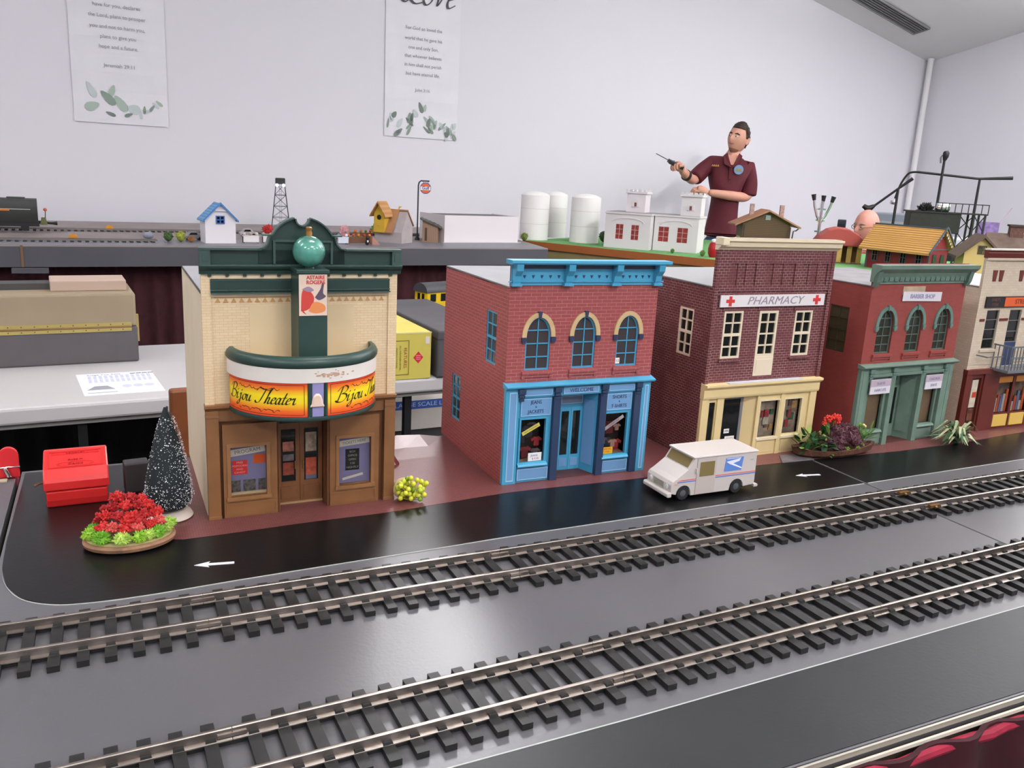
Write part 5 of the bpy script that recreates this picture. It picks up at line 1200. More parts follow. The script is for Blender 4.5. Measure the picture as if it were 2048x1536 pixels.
# ------------------------------------------------------------------ far side of the layout
def back_platform():
    t = thing('far_platform', 'long grey platform along the back wall carrying small models', 'platform', (0, 0, 0))
    P = [(-2.6, 4.118), (2.318, 4.429), (2.405, 4.985), (2.43, 6.02), (-2.6, 5.65)]
    MB(1).prism(P, -.095, -.0055, 'z').obj('fascia', M('far_grey', (84,84,90), .6, noise=(3,.9)), t)
    MB(1).prism(P, -.0055, 0, 'z').obj('deck', M('far_deck', (150,138,136), .6, noise=(5,.85)), t)
    MB(1).prism([(-2.6,4.125),(2.31,4.435),(2.37,4.80),(-2.6,4.46)], 0, .0012, 'z').obj('grey_strip', M('far_strip', (120,120,128), .4), t)
    for x, y in ((-2.3, 4.3), (-.2, 4.42), (2.1, 4.6), (-2.3, 5.5), (2.1, 5.9)): MB(1).box(x-.03, x+.03, y-.03, y+.03, FZ, -.095).obj('leg', side_m, t)
    MB(1).box(-.345, -.335, 4.2565, 4.259, -.095, 0).obj('joint_seam', M('seam_rust', (120,90,62), .7), t)
    MB(1).box(-.38, -.24, 4.2, 4.235, -.115, -.095).obj('clamp_block', M('far_grey', (84,84,90), .6), t)
    skirt('maroon_curtain', 'dark maroon pleated curtain hanging under the far platform', (-2.6, 4.24), (2.28, 4.55), -.097, -.99, .022, 58, (66, 24, 32))
    # side module with green scenery
    e = Vector((.656, -1.11)).normalized(); q = Vector((-e.y, e.x)); A = Vector((2.423, 4.97)); B = A + e*4.3
    def pl(a0, a1, b0, b1): return [tuple(A + e*a0 + q*b0), tuple(A + e*a1 + q*b0), tuple(A + e*a1 + q*b1), tuple(A + e*a0 + q*b1)]
    t = thing('green_platform', 'grass-topped side platform with an orange-brown lip', 'platform', (0, 0, 0))
    MB(1).prism(pl(0, 4.3, .004, 1.65), -.15, -.004, 'z').obj('body', M('olive_wood', (150,134,90), .6, noise=(6,.85)), t)
    MB(1).prism(pl(0, 4.3, .0, 1.65), -.004, .002, 'z').obj('grass_mat', M('grass_mat', (110,170,104), .9, noise=(40,.75)), t)
    MB(1).prism(pl(-.002, 4.3, -.012, .0), -.042, .002, 'z').obj('lip', M('lip_brown', (164,96,48), .5), t); MB(1).prism(pl(0, 4.3, .0, .004), -.11, -.106, 'z').obj('groove', M('groove', (110,96,60), .7), t)
    for a, b in ((.2, .2), (2.2, .2), (4.0, .2), (.2, 1.1), (2.2, 1.1), (4.0, 1.1)):
        c = A + e*a + q*b; MB(1).box(c.x-.03, c.x+.03, c.y-.03, c.y+.03, FZ, -.15).obj('leg', side_m, t)
    tm = M('far_tie', (52,50,52), .6)
    for lab, y0, sl in (('far model track nearest the front edge of the far platform', 4.47, .055), ('far model track running behind the little locomotive', 5.1, .05)):
        t = thing('railway_track', lab, 'track', (0, y0, .0013), math.degrees(sl))
        m = MB()
        for k in range(80 if y0 < 5 else 146): m.box(-2300+k*21*1.5, -2286+k*21*1.5, -45, 45, 0, 6)
        m.obj('ties', tm, t, kind='stuff')
        for s in (-22, 22): m = MB(); m.box(-2300, 215 if y0 < 5 else 2300, s-2, s+2, 6, 13); m.obj('rail', M('far_rail', (140,134,130), .35, .8), t)
back_platform()
def simple_house(t, w_, d, he, hr, wm, rm, ov=8, th=5):
    """gable facing -y; body w x d, eaves he, ridge hr"""
    MB().prism([(-w_/2,0),(w_/2,0),(w_/2,he),(0,hr),(-w_/2,he)], 0, d).obj('body', wm, t)
    sl = (hr-he)/(w_/2)
    for s in (-1, 1):
        MB().prism([(0, hr), (s*(w_/2+ov), he-sl*ov), (s*(w_/2+ov), he-sl*ov+th), (0, hr+th)][::(1 if s < 0 else -1)], -ov, d+ov).obj('roof_slope', rm, t)
def far_models():
    # little white house with blue roof
    t = thing('blue_roof_house', 'small white house with light blue roof and blue window', 'model house', (.508, 4.462, 0), 6)
    bl = M('roof_blue', (110,168,214), .5); simple_house(t, 146, 120, 118, 190, M('house_white', (228,224,228), .6), stripes('roof_blue_slats', (120,178,222), (86,142,196), 'Z', .012), 12, 7)
    for s in (-1, 1): MB().prism([(0,190),(s*86,104),(s*86,114),(0,202)][::(1 if s < 0 else -1)], -14, -11).obj('barge_board', M('board_blue', (70,126,190), .5), t)
    MB().box(-24, 24, -10, -6, 158, 163).obj('gable_tie', M('house_white', (228,224,228), .6), t)
    w_ = window(t, -22, 20, 96, 136, -4, 2, 2, M('frame_blue', (66,110,178), .5), glass_dark, fw=5, mw=5, th=3)
    # oil derrick
    t = thing('oil_derrick', 'tall dark lattice derrick with lit lamps at its head', 'derrick', (1.0, 5.58, 0), -10)
    dm = M('derrick_steel', (66,70,80), .5, .4); m = MB(); H0, W0, W1 = 276, 56, 26
    def cnr(z): f = z/H0; w_ = W0+(W1-W0)*f; return [(-w_,-w_,z),(w_,-w_,z),(w_,w_,z),(-w_,w_,z)]
    for k in range(4): MB().tube([cnr(0)[k], cnr(H0)[k]], 3, 6).obj('corner_leg', dm, t)
    for j in range(5):
        a, b = cnr(H0*j/4), cnr(H0*min(j+1, 4)/4)
        for k in range(4):
            MB().tube([a[k], a[(k+1) % 4]], 1.4, 5).obj('girt', dm, t)
            if j < 4: m.tube([a[k], b[(k+1) % 4]], 1.1, 4); m.tube([b[k], a[(k+1) % 4]], 1.1, 4)
    m.obj('cross_bracing', dm, t, kind='stuff')
    ld = MB()
    for k in range(24): ld.box(-6, 6, -30, -29, 8+k*11, 9.4+k*11)
    ld.box(-7, -6, -30, -29, 0, H0); ld.box(6, 7, -30, -29, 0, H0); ld.obj('ladder', dm, t, kind='stuff')
    MB().box(-30, 30, -30, 30, 276, 312).obj('crown', M('derrick_black', (48,50,50), .5), t, bevel=5)
    for x in (-20, 20): MB().ball((x, -34, 268), 9, 10, 7).obj('lamp', M('lamp_glow', (240,246,255), .3, emit=5), t, True)
    # birdhouse on a shingled shed
    t = thing('birdhouse', 'yellow birdhouse with plank roof built on a grey shed', 'birdhouse', (1.415, 4.66, .0012), -46)
    gy = M('bird_grey', (176,166,166), .7, noise=(20,.9)); tn = stripes('bird_roof', (198,146,90), (172,124,76), 'X', .016)
    m = MB(); m.T = lambda p: (p[1], p[0], p[2]); m.prism([(-10,0),(120,0),(120,90),(55,172),(-10,60)], -70, 100); m.obj('shed_body', gy, t)
    m = MB(); m.T = lambda p: (p[1], p[0], p[2]); m.prism([(-28,52),(55,176),(55,184),(-30,58)], -74, 50); m.prism([(55,176),(130,90),(130,98),(55,184)], -74, 104); m.obj('shed_roof', M('bird_roof_brown', (176,128,88), .7, noise=(20,.85)), t)
    yl = M('bird_yellow', (206,168,52), .5)
    MB().prism([(-62,56),(4,56),(4,158),(-29,214),(-62,158)], -34, 40).obj('nest_box', yl, t)
    for s in (-1, 1): MB().prism([(-29,216),(-29+s*50,140),(-29+s*50,147),(-29,226)][::(1 if s < 0 else -1)], -56, 46).obj('nest_roof', tn, t)
    m = MB(); m.T = lambda p: (-29+p[0], -34.4-p[2], 138+p[1]); m.lathe([(14,0),(14,.8)], 18); m.obj('entry_hole', M('hole_dark', (40,32,20), .8), t)
    MB().tube([(-29,-34,96),(-29,-54,96)], 3, 8).obj('perch', tn, t)
    m = MB(); m.tube([(40,60,178),(46,60,196),(60,60,200)], [3,6,1], 6); m.obj('weather_vane', yl, t)
    # lamp post with round sign
    t = thing('sign_post', 'tall dark post with a round orange and blue hanging sign', 'sign', (1.668, 4.872, 0), -20)
    pm = M('post_dark', (58,60,64), .5, .3)
    MB().tube([(0,0,0),(0,0,318),(4,0,334),(14,0,344),(64,0,344)], 4.2, 8).obj('post', pm, t, True); MB().lathe([(16,0),(14,10),(8,20),(5,40)], 12).obj('post_base', pm, t, True)
    m = MB(); m.T = lambda p: (42+p[0], -p[2], 303+p[1]); m.lathe([(33,-4),(33,4)], 28); sg = m.obj('round_sign', M('sign_blue', (70,84,160), .5), t)
    m = MB(); m.T = lambda p: (42+p[0], -p[2], 303+p[1]); m.lathe([(28.5,4),(28.5,5)], 28); m.obj('orange_disc', M('sign_orange2', (226,110,60), .5), sg)
    m = MB(); m.T = lambda p: (42+p[0], -p[2], 303+p[1]); m.lathe([(36,-6),(30,-6)], 4) if False else None
    MB().box(12, 72, -5.8, -5, 292, 312).obj('sign_strip', white_m, sg); text('Gulf', 24, M('sign_blue', (70,84,160), .5), sg, (42, -6.2, 303), off=.6)
    for x in (28, 56): MB().tube([(x,0,332),(x,0,344)], 1.4, 6).obj('hanger', pm, t)
    # outhouse shed and flat white box
    t = thing('outhouse', 'tiny brown shed with sloping dark shingle roof', 'shed', (1.69, 4.70, 0), -24)
    MB().box(-48, 42, 0, 90, 0, 100).obj('body', stripes('shed_board', (158,128,106), (138,110,90), 'X', .01), t)
    for k in range(5): MB().hexa([(-62+24*k,-12,140-9*k-9),(-34+24*k,-12,128-9*k-9),(-34+24*k,100,128-9*k-9),(-62+24*k,100,140-9*k-9)], [(-62+24*k,-12,146-9*k-6),(-34+24*k,-12,134-9*k-8),(-34+24*k,100,134-9*k-8),(-62+24*k,100,146-9*k-6)]).obj('roof_course', M('shingle_dark', (86,86,80), .7), t)
    MB().prism([(-48,100),(42,100),(-48,128)], 0, 90).obj('gable', stripes('shed_board', (0,0,0), (0,0,0), 'X', .01), t); MB().box(-34, -20, -1, 0, 10, 84).obj('door', M('shed_door', (80,62,50), .7), t)
    t = thing('flat_roof_block', 'long plain white flat-roofed model building', 'building', (1.772, 4.693, .0012), 8.5)
    wb = M('block_white', (222,216,218), .6)
    for b in ((0,516,0,6), (0,516,304,310), (0,6,6,304), (510,516,6,304)): MB().box(*b, 0, 158).obj('wall', wb, t)
    MB().box(6, 510, 6, 304, 148, 153).obj('roof', M('block_roof', (104,102,104), .7), t); MB().box(-14, 530, -14, 324, 0, 3).obj('base', M('block_base', (176,172,176), .6), t)
    # steam tender at far left
    t = thing('toy_locomotive', 'black toy locomotive with thin white stripe at the far left', 'locomotive', (-.31, 4.93, .012), 3)
    bk = M('loco_black', (44,48,44), .4); 
    m = MB(); m.prism([(-52,40),(52,40),(55,52),(55,132),(48,150),(30,156),(-30,156),(-48,150),(-55,132),(-55,52)], -700, 0, 'x'); m.obj('body', bk, t, True)
    MB().box(-700, 4, -50, 50, 22, 40).obj('frame', black_m, t); MB().box(-130, -50, -22, 22, 156, 162).obj('roof_hatch', M('hatch_green', (60,78,60), .5), t, bevel=2); MB().box(-240, -215, -14, 14, 156, 190).obj('stack', bk, t)
    MB().box(-700, -30, -56, -55, 104, 107).obj('white_stripe', M('stripe_pale', (190,192,190), .5), t); MB().box(-160, -120, -57, -56, 97, 105).obj('orange_mark', M('mark_orange', (206,120,40), .5), t)
    for k in range(5):
        for y in (-44, 36): m = MB(); m.T = lambda p, k=k, y=y: (-60-130*k+p[0], y+p[2], 18+p[1]); m.lathe([(18,0),(18,8)], 16); m.obj('wheel', black_m, t, True)
    MB().tube([(0,0,40),(60,0,36),(84,0,36)], [7,6,10], 8).obj('coupler', black_m, t); MB().tube([(30,-20,30),(34,-20,96)], 2, 6).obj('marker_pole', bk, t); MB().ball((34,-20,104), 9, 10, 7).obj('marker_lamp', M('marker_red', (206,110,80), .4), t, True)
    MB().prism([(8,30),(40,30),(34,64),(14,64)], -40, 10).obj('rear_seat', M('seat_olive', (96,104,60), .6), t)
    # storage tanks
    for lab, x, y, r, h in (('white storage tank nearest the flat white block', 2.535, 5.06, .093, .283), ('white storage tank standing behind the other two', 2.80, 5.27, .078, .283), ('white storage tank nearest the white fort', 2.815, 4.885, .095, .284)):
        t = thing('storage_tank', lab, 'tank', (x, y, .0025), 0, 'white storage tanks on the grass')
        H1, R1 = h*1000, r*1000
        MB().lathe([(R1,0),(R1,H1)], 40).obj('shell', M('tank_white', (238,235,233), .5), t, True)
        MB().lathe([(R1+1,H1),(R1*.92,H1+6),(R1*.7,H1+16),(R1*.4,H1+23),(2,H1+26)], 40).obj('dome', M('tank_top', (240,238,236), .45), t, True)
        for f in (.36, .7): MB().lathe([(R1+.3,H1*f),(R1+1,H1*f+1),(R1+.3,H1*f+2)], 40).obj('weld_seam', M('tank_seam', (206,198,196), .5), t, True)
    # white fort with two crenellated towers
    t = thing('white_fort', 'white fort model with two battlement towers and red curtained windows', 'fort', (2.778, 4.572, .0025), -49)
    fm = M('fort_white', (218,212,214), .6); gl = M('fort_curtain', (160,56,50), .6, noise=(60,.6)); fs = M('fort_sash', (214,206,206), .6)
    def wing(x0, x1, y0, y1, h, wins):
        m = MB(); panel(m, x0, x1, 0, h, y0, y0+6, [(a, b, 54, 146) for a, b in wins]); m.obj('front_wall', fm, t)
        for b in ((x0,x0+6,y0+6,y1), (x1-6,x1,y0+6,y1), (x0+6,x1-6,y1-6,y1)): MB().box(*b, 0, h).obj('wall', fm, t)
        MB().box(x0-6, x1+6, y0-6, y1+6, h, h+10).obj('cornice', fm, t); MB().box(x0, x1, y0, y1, h+10, h+12).obj('roof', M('fort_roof', (146,140,142), .7), t)
        for a, b in wins: window(t, a, b, 54, 146, y0+2, 2, 3, fs, gl, fw=2, mw=1.6)
        c = (x0+x1)/2; w_ = (x1-x0)*.36; m = MB(); n = 12; P = arc(c-w_, c+w_, 152, 182, n)
        for i in range(n): m.prism([P[i], (P[i][0], P[i][1]+5), (P[i+1][0], P[i+1][1]+5), P[i+1]], y0-4, y0)
        m.obj('arch_moulding', fm, t)
    wing(0, 285, 0, 260, 206, [(68, 118), (166, 216)]); wing(291, 560, 70, 260, 206, [(318, 384), (434, 500)])
    for tx, ty in ((90, 120), (440, 90)):
        MB().box(tx, tx+120, ty, ty+110, 218, 330).obj('tower', fm, t); MB().box(tx-8, tx+128, ty-8, ty+118, 330, 342).obj('tower_cornice', fm, t)
        for k in range(5): 
            for yy in (ty-8, ty+108): MB().box(tx-6+28*k, tx+8+28*k, yy, yy+10, 342, 354).obj('merlon', fm, t)
        MB().prism([(tx+38,250),(tx+80,250),(tx+80,280),(tx+59,296),(tx+38,280)], ty-5, ty).obj('tower_hood', fm, t); MB().box(tx+52, tx+66, ty-6, ty-5, 252, 276).obj('loophole', M('loop_dark', (120,70,70), .7), t)
    # brown chalet
    t = thing('brown_chalet', 'brown log chalet with wide low roof above the pharmacy cornice', 'chalet', (4.168, 4.693, .0025), -29)
    MB().box(-165, 150, 0, 220, 0, 66).obj('lower_walls', M('chalet_yellow', (206,176,98), .6), t); MB().prism([(-170,66),(155,66),(155,176),(-5,248),(-170,176)], 0, 220).obj('log_walls', stripes('chalet_log', (100,74,46), (82,60,38), 'Z', .012), t)
    for s in (-1, 1): MB().prism([(-5,248),(-5+s*225,142),(-5+s*225,152),(-5,260)][::(1 if s < 0 else -1)], -40, 250).obj('roof_slope', M('chalet_roof', (168,118,92), .7, noise=(20,.85)) , t)
    MB().box(-20, 14, -4, 0, 190, 222).obj('gable_window', M('chalet_pane', (150,160,164), .2), t); MB().box(-180, 165, -30, 0, 60, 68).obj('balcony', M('chalet_dark', (74,52,34), .7), t)
    for x, y, h in ((-90, 150, 292), (120, 150, 292)): MB().box(x-14, x+14, y-14, y+14, 180, h).obj('chimney', M('chalet_chimney', (178,150,140), .7, noise=(90,.6)), t)
    for x in (-165, 150): MB().tube([(x,-30,0),(x,-30,150)], 4, 6).obj('post', M('chalet_dark', (74,52,34), .7), t)
    MB().tube([(205,-30,142),(190,-30,128),(172,-30,124),(168,-30,60)], 5, 6).obj('downpipe', M('pipe_dark', (70,66,64), .5), t)
    # red roofed pavilion, depot and yellow house seen over the barber shop
    t = thing('pavilion', 'yellow pavilion with rounded red roof left of the tan-roofed depot', 'pavilion', (3.93, 3.80, .0025), -40)
    MB().prism([(-150,100),(150,100),(135,128),(95,168),(40,196),(-20,200),(-70,186),(-115,150)], -120, 140).obj('roof', M('pavilion_red', (168,72,66), .6), t, bevel=6); MB().box(-125, 130, -90, 110, 0, 4).obj('floor', M('pavilion_floor', (120,90,60), .7), t)
    for x in (-118, -64, -10, 44, 98): 
        for y in (-88, 90): MB().box(x, x+26, y, y+16, 4, 101).obj('post', M('pavilion_yellow', (206,168,92), .6), t)
    MB().box(-115, 120, 0, 10, 4, 100).obj('inner_wall', M('pavilion_brown', (110,76,44), .7), t)
    t = thing('red_depot', 'dark red depot with tan shingled roof behind the barber shop', 'depot', (3.91, 3.354, .0025), -81)
    rm = M('depot_red', (128,30,38), .6, noise=(20,.85)); sh = stripes('depot_shingle', (206,156,84), (176,130,72), 'Z', .0125)
    LX = 185
    m = MB(); m.prism([(0,0),(170,0),(170,128),(85,222),(0,128)], -LX, LX, 'x'); m.obj('body', rm, t)
    for s, nm in ((-1, 'front'), (1, 'rear')):
        y0, z0 = 85, 240; y1 = 85 + s*132; z1 = 110
        m = MB(); m.prism([(y0,z0-8),(y1,z1-8),(y1,z1),(y0,z0)][::(1 if s < 0 else -1)], -LX-24, LX+24, 'x'); m.obj('roof_slope', sh, t)
        for k in range(12):
            f0, f1 = k/12, (k+1)/12; ya, za, yb, zb = y0+(y1-y0)*f0, z0+(z1-z0)*f0, y0+(y1-y0)*f1, z0+(z1-z0)*f1
            m = MB(); m.prism([(ya,za),(yb,zb),(yb,zb+4),(ya,za+.6)][::(1 if s < 0 else -1)], -LX-25, LX+25, 'x'); m.obj('shingle_course', sh, t)
    dk = M('depot_trim', (72,82,92), .6)
    MB().box(-LX-26, LX+26, 80, 90, 238, 246).obj('ridge_cap', dk, t)
    for s in (-1, 1): m = MB(); m.prism([(85,244),(85+s*136,106),(85+s*136,116),(85,254)][::(1 if s < 0 else -1)], LX+24, LX+32, 'x'); m.obj('barge_board', dk, t); m = MB(); [m.prism([(85+s*(12+16*k),224-15*k),(85+s*(26+16*k),210-15*k),(85+s*(16+16*k),202-15*k)], LX+18, LX+22, 'x') for k in range(6)]; m.obj('gable_fretwork', white_m, t)
    for x in (-150, -70, 20, 110): window(t, x, x+36, 40, 108, -4, 2, 2, dk, glass_dark, fw=4, mw=3, th=4)
    for y in (30, 105): window(t, y, y+34, 44, 104, LX+.5, 2, 2, dk, glass_dark, fw=4, mw=3, th=3, side=True)
    m = MB(); m.box(LX, LX+3, 0, 170, 128, 134); m.obj('belt_course', dk, t); MB().box(-LX-2, -LX+8, -3, 0, 0, 128).obj('corner_board', dk, t); MB().box(LX-8, LX+2, -3, 0, 0, 128).obj('corner_board', dk, t)
    t = thing('yellow_house', 'yellow house with brown roof and chimney behind the cream store', 'model house', (3.884, 2.768, .0025), -43)
    ym = M('house_yellow', (204,178,112), .6); m = MB(); rf = M('house_brown_roof', (104,86,76), .8, noise=(26,.75))
    MB().prism([(-130,0),(20,0),(20,150),(-55,222),(-130,150)], 0, 220).obj('gable_wing', ym, t)
    for s in (-1, 1): MB().prism([(-55,224),(-55+s*112,118),(-55+s*112,130),(-55,238)][::(1 if s < 0 else -1)], -22, 230).obj('gable_roof', rf, t)
    MB().box(20, 330, 20, 200, 0, 150).obj('main_body', ym, t)
    m = MB(); m.prism([(0,140),(110,236),(220,140),(220,150),(110,248),(0,150)], -30, 350, 'x'); m.obj('main_roof', rf, t)
    MB().box(70, 130, 90, 140, 220, 290).obj('chimney', M('house_chimney', (110,78,68), .8, noise=(90,.7)), t); MB().box(64, 136, 84, 146, 282, 292).obj('chimney_cap', M('chimney_cap', (70,56,50), .8), t)
    window(t, -74, -36, 144, 186, -3, 2, 2, M('house_sash', (70,76,70), .6), glass_dark, fw=4, mw=3, th=3)
    window(t, 60, 110, 60, 120, 16, 2, 2, M('house_sash', (70,76,70), .6), glass_dark, fw=4, mw=3, th=3)
far_models()
def far_clutter():
    rr = random.Random(9)
    def bush(name, lab, cat, x, y, r, rgb, h=1.0, z=0.0012):
        t = thing(name, lab, cat, (x, y, z)); m = MB(); petal_ball(m, (0, 0, r*h*.9), r*1.05, 70, rr, (.8,1.1), .14); m.ball((0,0,r*h*.85), r*.8, 9, 7, (1,1,h)); m.obj('foliage', M('%s_%d' % (name, rgb[0]), rgb, .7, noise=(60,.6)), t)
        MB().lathe([(r*.2,0),(r*.12,r*.6)], 8).obj('trunk', M('trunk', (96,72,50), .8), t)
    bush('model_bush', 'dark green model bush left of the blue-roofed house', 'bush', .269, 4.53, 26, (72,104,52)); bush('model_bush', 'yellow-green model bush beside the blue-roofed house', 'bush', .326, 4.52, 27, (164,172,70), 1.1)
    bush('model_bush', 'small orange-brown model bush left of the blue-roofed house', 'bush', .372, 4.50, 17, (176,120,64)); bush('model_bush', 'bright red round model bush behind the theater parapet', 'bush', .80, 4.84, 36, (196,44,44), 1.2)
    bush('model_tree', 'pale pink model tree behind the theater parapet', 'tree', 1.212, 4.80, 34, (222,166,170), 1.5); bush('model_bush', 'green model bush behind the birdhouse', 'bush', 1.486, 5.1, 40, (96,138,60), 1.1)
    bush('grass_tuft', 'olive grass tuft beside the flat white block', 'grass', 2.405, 4.93, 26, (120,138,60), 1.2, .0); bush('grass_tuft', 'dark green tuft between the tanks and the fort', 'grass', 2.99, 4.93, 34, (62,84,50), 1.3, .002)
    bush('model_bush', 'tiny green bush before the fort windows', 'bush', 3.03, 4.20, 14, (96,112,52), 1.2, .002); bush('model_bush', 'small green bush at the right corner of the fort', 'bush', 3.12, 4.03, 18, (112,140,70), 1.2, .002)
    tag(MB().ball((0,0,17), 18, 12, 8, (1.5,1,.95)).obj('grey_stone', M('stone_blue', (150,154,170), .6, noise=(60,.8)), None, True, loc=(.185, 4.66, .0012)), 'small pale grey stone on the far platform', 'stone')
    def toy_car(lab, x, y, rz, rgb):
        t = thing('toy_car', lab, 'car', (x, y, .0012), rz, 'toy cars on the far platform')
        MB().prism([(-46,8),(46,8),(46,24),(28,27),(16,42),(-22,42),(-34,27),(-46,24)], -19, 19).obj('body', M('car_%d' % rgb[0], rgb, .35), t, bevel=3); MB().prism([(14,28),(10,39),(-18,39),(-28,28)], -19.5, 19.5).obj('windows', glass_dark, t)
        for cx in (-28, 28):
            for cy in (-20, 14): m = MB(); m.T = lambda p, cx=cx, cy=cy: (cx+p[0], cy+p[2], 9+p[1]); m.lathe([(9,0),(9,6)], 12); m.obj('wheel', black_m, t, True)
    toy_car('grey toy car hidden beside the blue-roofed house', .395, 4.62, 10, (136,134,138)); toy_car('silver toy car right of the blue-roofed house', .70, 4.90, 4, (170,166,170)); toy_car('yellow toy car behind the theater cornice', .80, 4.64, 8, (206,168,70))
    def stall(lab, x, y, rz, w_, top, goods):
        t = thing('market_table', lab, 'table', (x, y, .0012), rz)
        MB().box(-w_/2, w_/2, -20, 20, 34, 38).obj('top', M('stall_%d' % top[0], top, .6), t)
        for sx in (-1, 1):
            for sy in (-1, 1): MB().box(sx*(w_/2-5)-2, sx*(w_/2-5)+2, sy*16-2, sy*16+2, 0, 34).obj('leg', M('stall_leg', (120,96,76), .7), t)
        MB().box(-w_/2+2, w_/2-2, -19, -18, 6, 34).obj('cloth', M('stall_%d' % top[0], top, .6), t)
        for k, c in enumerate(goods): MB().ball((-w_/2+8+k*(w_-16)/max(1, len(goods)-1), rr.uniform(-8,8), 46), 8.5, 8, 6).obj('goods', M('stall_goods_%d_%d' % (c[0], c[1]), c, .6), t, True)
    stall('white market table right of the blue-roofed house', .655, 4.50, 3, 80, (226,222,220), [(196,190,180), (170,150,130), (206,200,190)]); stall('small white bench behind the theater parapet', .735, 4.52, 3, 40, (220,216,214), [(140,150,130)])
    stall('brown produce stall heaped with orange goods', 1.225, 4.54, 4, 130, (110,74,50), [(206,110,44), (176,84,40), (196,140,60), (150,70,40), (214,120,50)]); stall('blue and white stall beside the brown produce stall', 1.13, 4.52, 4, 60, (206,212,224), [(96,130,190), (220,220,224)])
    stall('second produce stall with pumpkins before the birdhouse', 1.33, 4.84, 4, 110, (140,90,56), [(214,110,50), (176,120,60), (120,130,60), (206,90,44)])
    t = thing('toy_cat', 'tiny black cat figure with white chest by the produce stall', 'figurine', (1.252, 4.472, .0012)); m = MB(); m.ball((0,0,16), 14, 10, 7, (.9,1,1.15)); m.ball((0,-4,38), 9, 10, 7); m.prism([(-8,44),(-3,44),(-6,52)], -6, -2); m.prism([(3,44),(8,44),(6,52)], -6, -2); m.obj('body', black_m, t, True); MB().ball((0,-11,20), 6, 8, 6, (.8,.5,1.2)).obj('chest', white_m, t, True)
    tag(MB().prism([(0,0),(46,0),(6,44),(0,44)], 0, 40).obj('wooden_ramp', M('ramp_pink', (170,126,110), .7), loc=(1.285, 4.49, .0012), rz=4), 'small pinkish wooden ramp before the birdhouse', 'ramp')
    for lab, x, y in (('orange caution block on the front far track', -.145, 4.49), ('orange caution block on the rear far track', .012, 5.10)):
        t = thing('caution_block', lab, 'block', (x, y, .0145)); MB().prism([(-20,0),(20,0),(14,16),(-14,16)], -16, 16).obj('block', M('caution_orange', (206,140,44), .5), t, bevel=1); MB().box(-3, 3, -12, 12, 16, 20).obj('tab', M('caution_orange', (206,140,44), .5), t)
    t = thing('toy_figure', 'red toy figure with white cap at the right end of the fort', 'figurine', (3.17, 3.99, .002)); MB().lathe([(24,0),(34,20),(36,50),(30,76),(20,86)], 18).obj('body', M('toy_red', (176,30,34), .4), t, True); MB().ball((0,0,92), 24, 14, 8, (1,1,.6)).obj('cap', white_m, t, True); MB().box(-5, 5, -36.5, -34, 24, 60).obj('front_trim', white_m, t)
far_clutter()

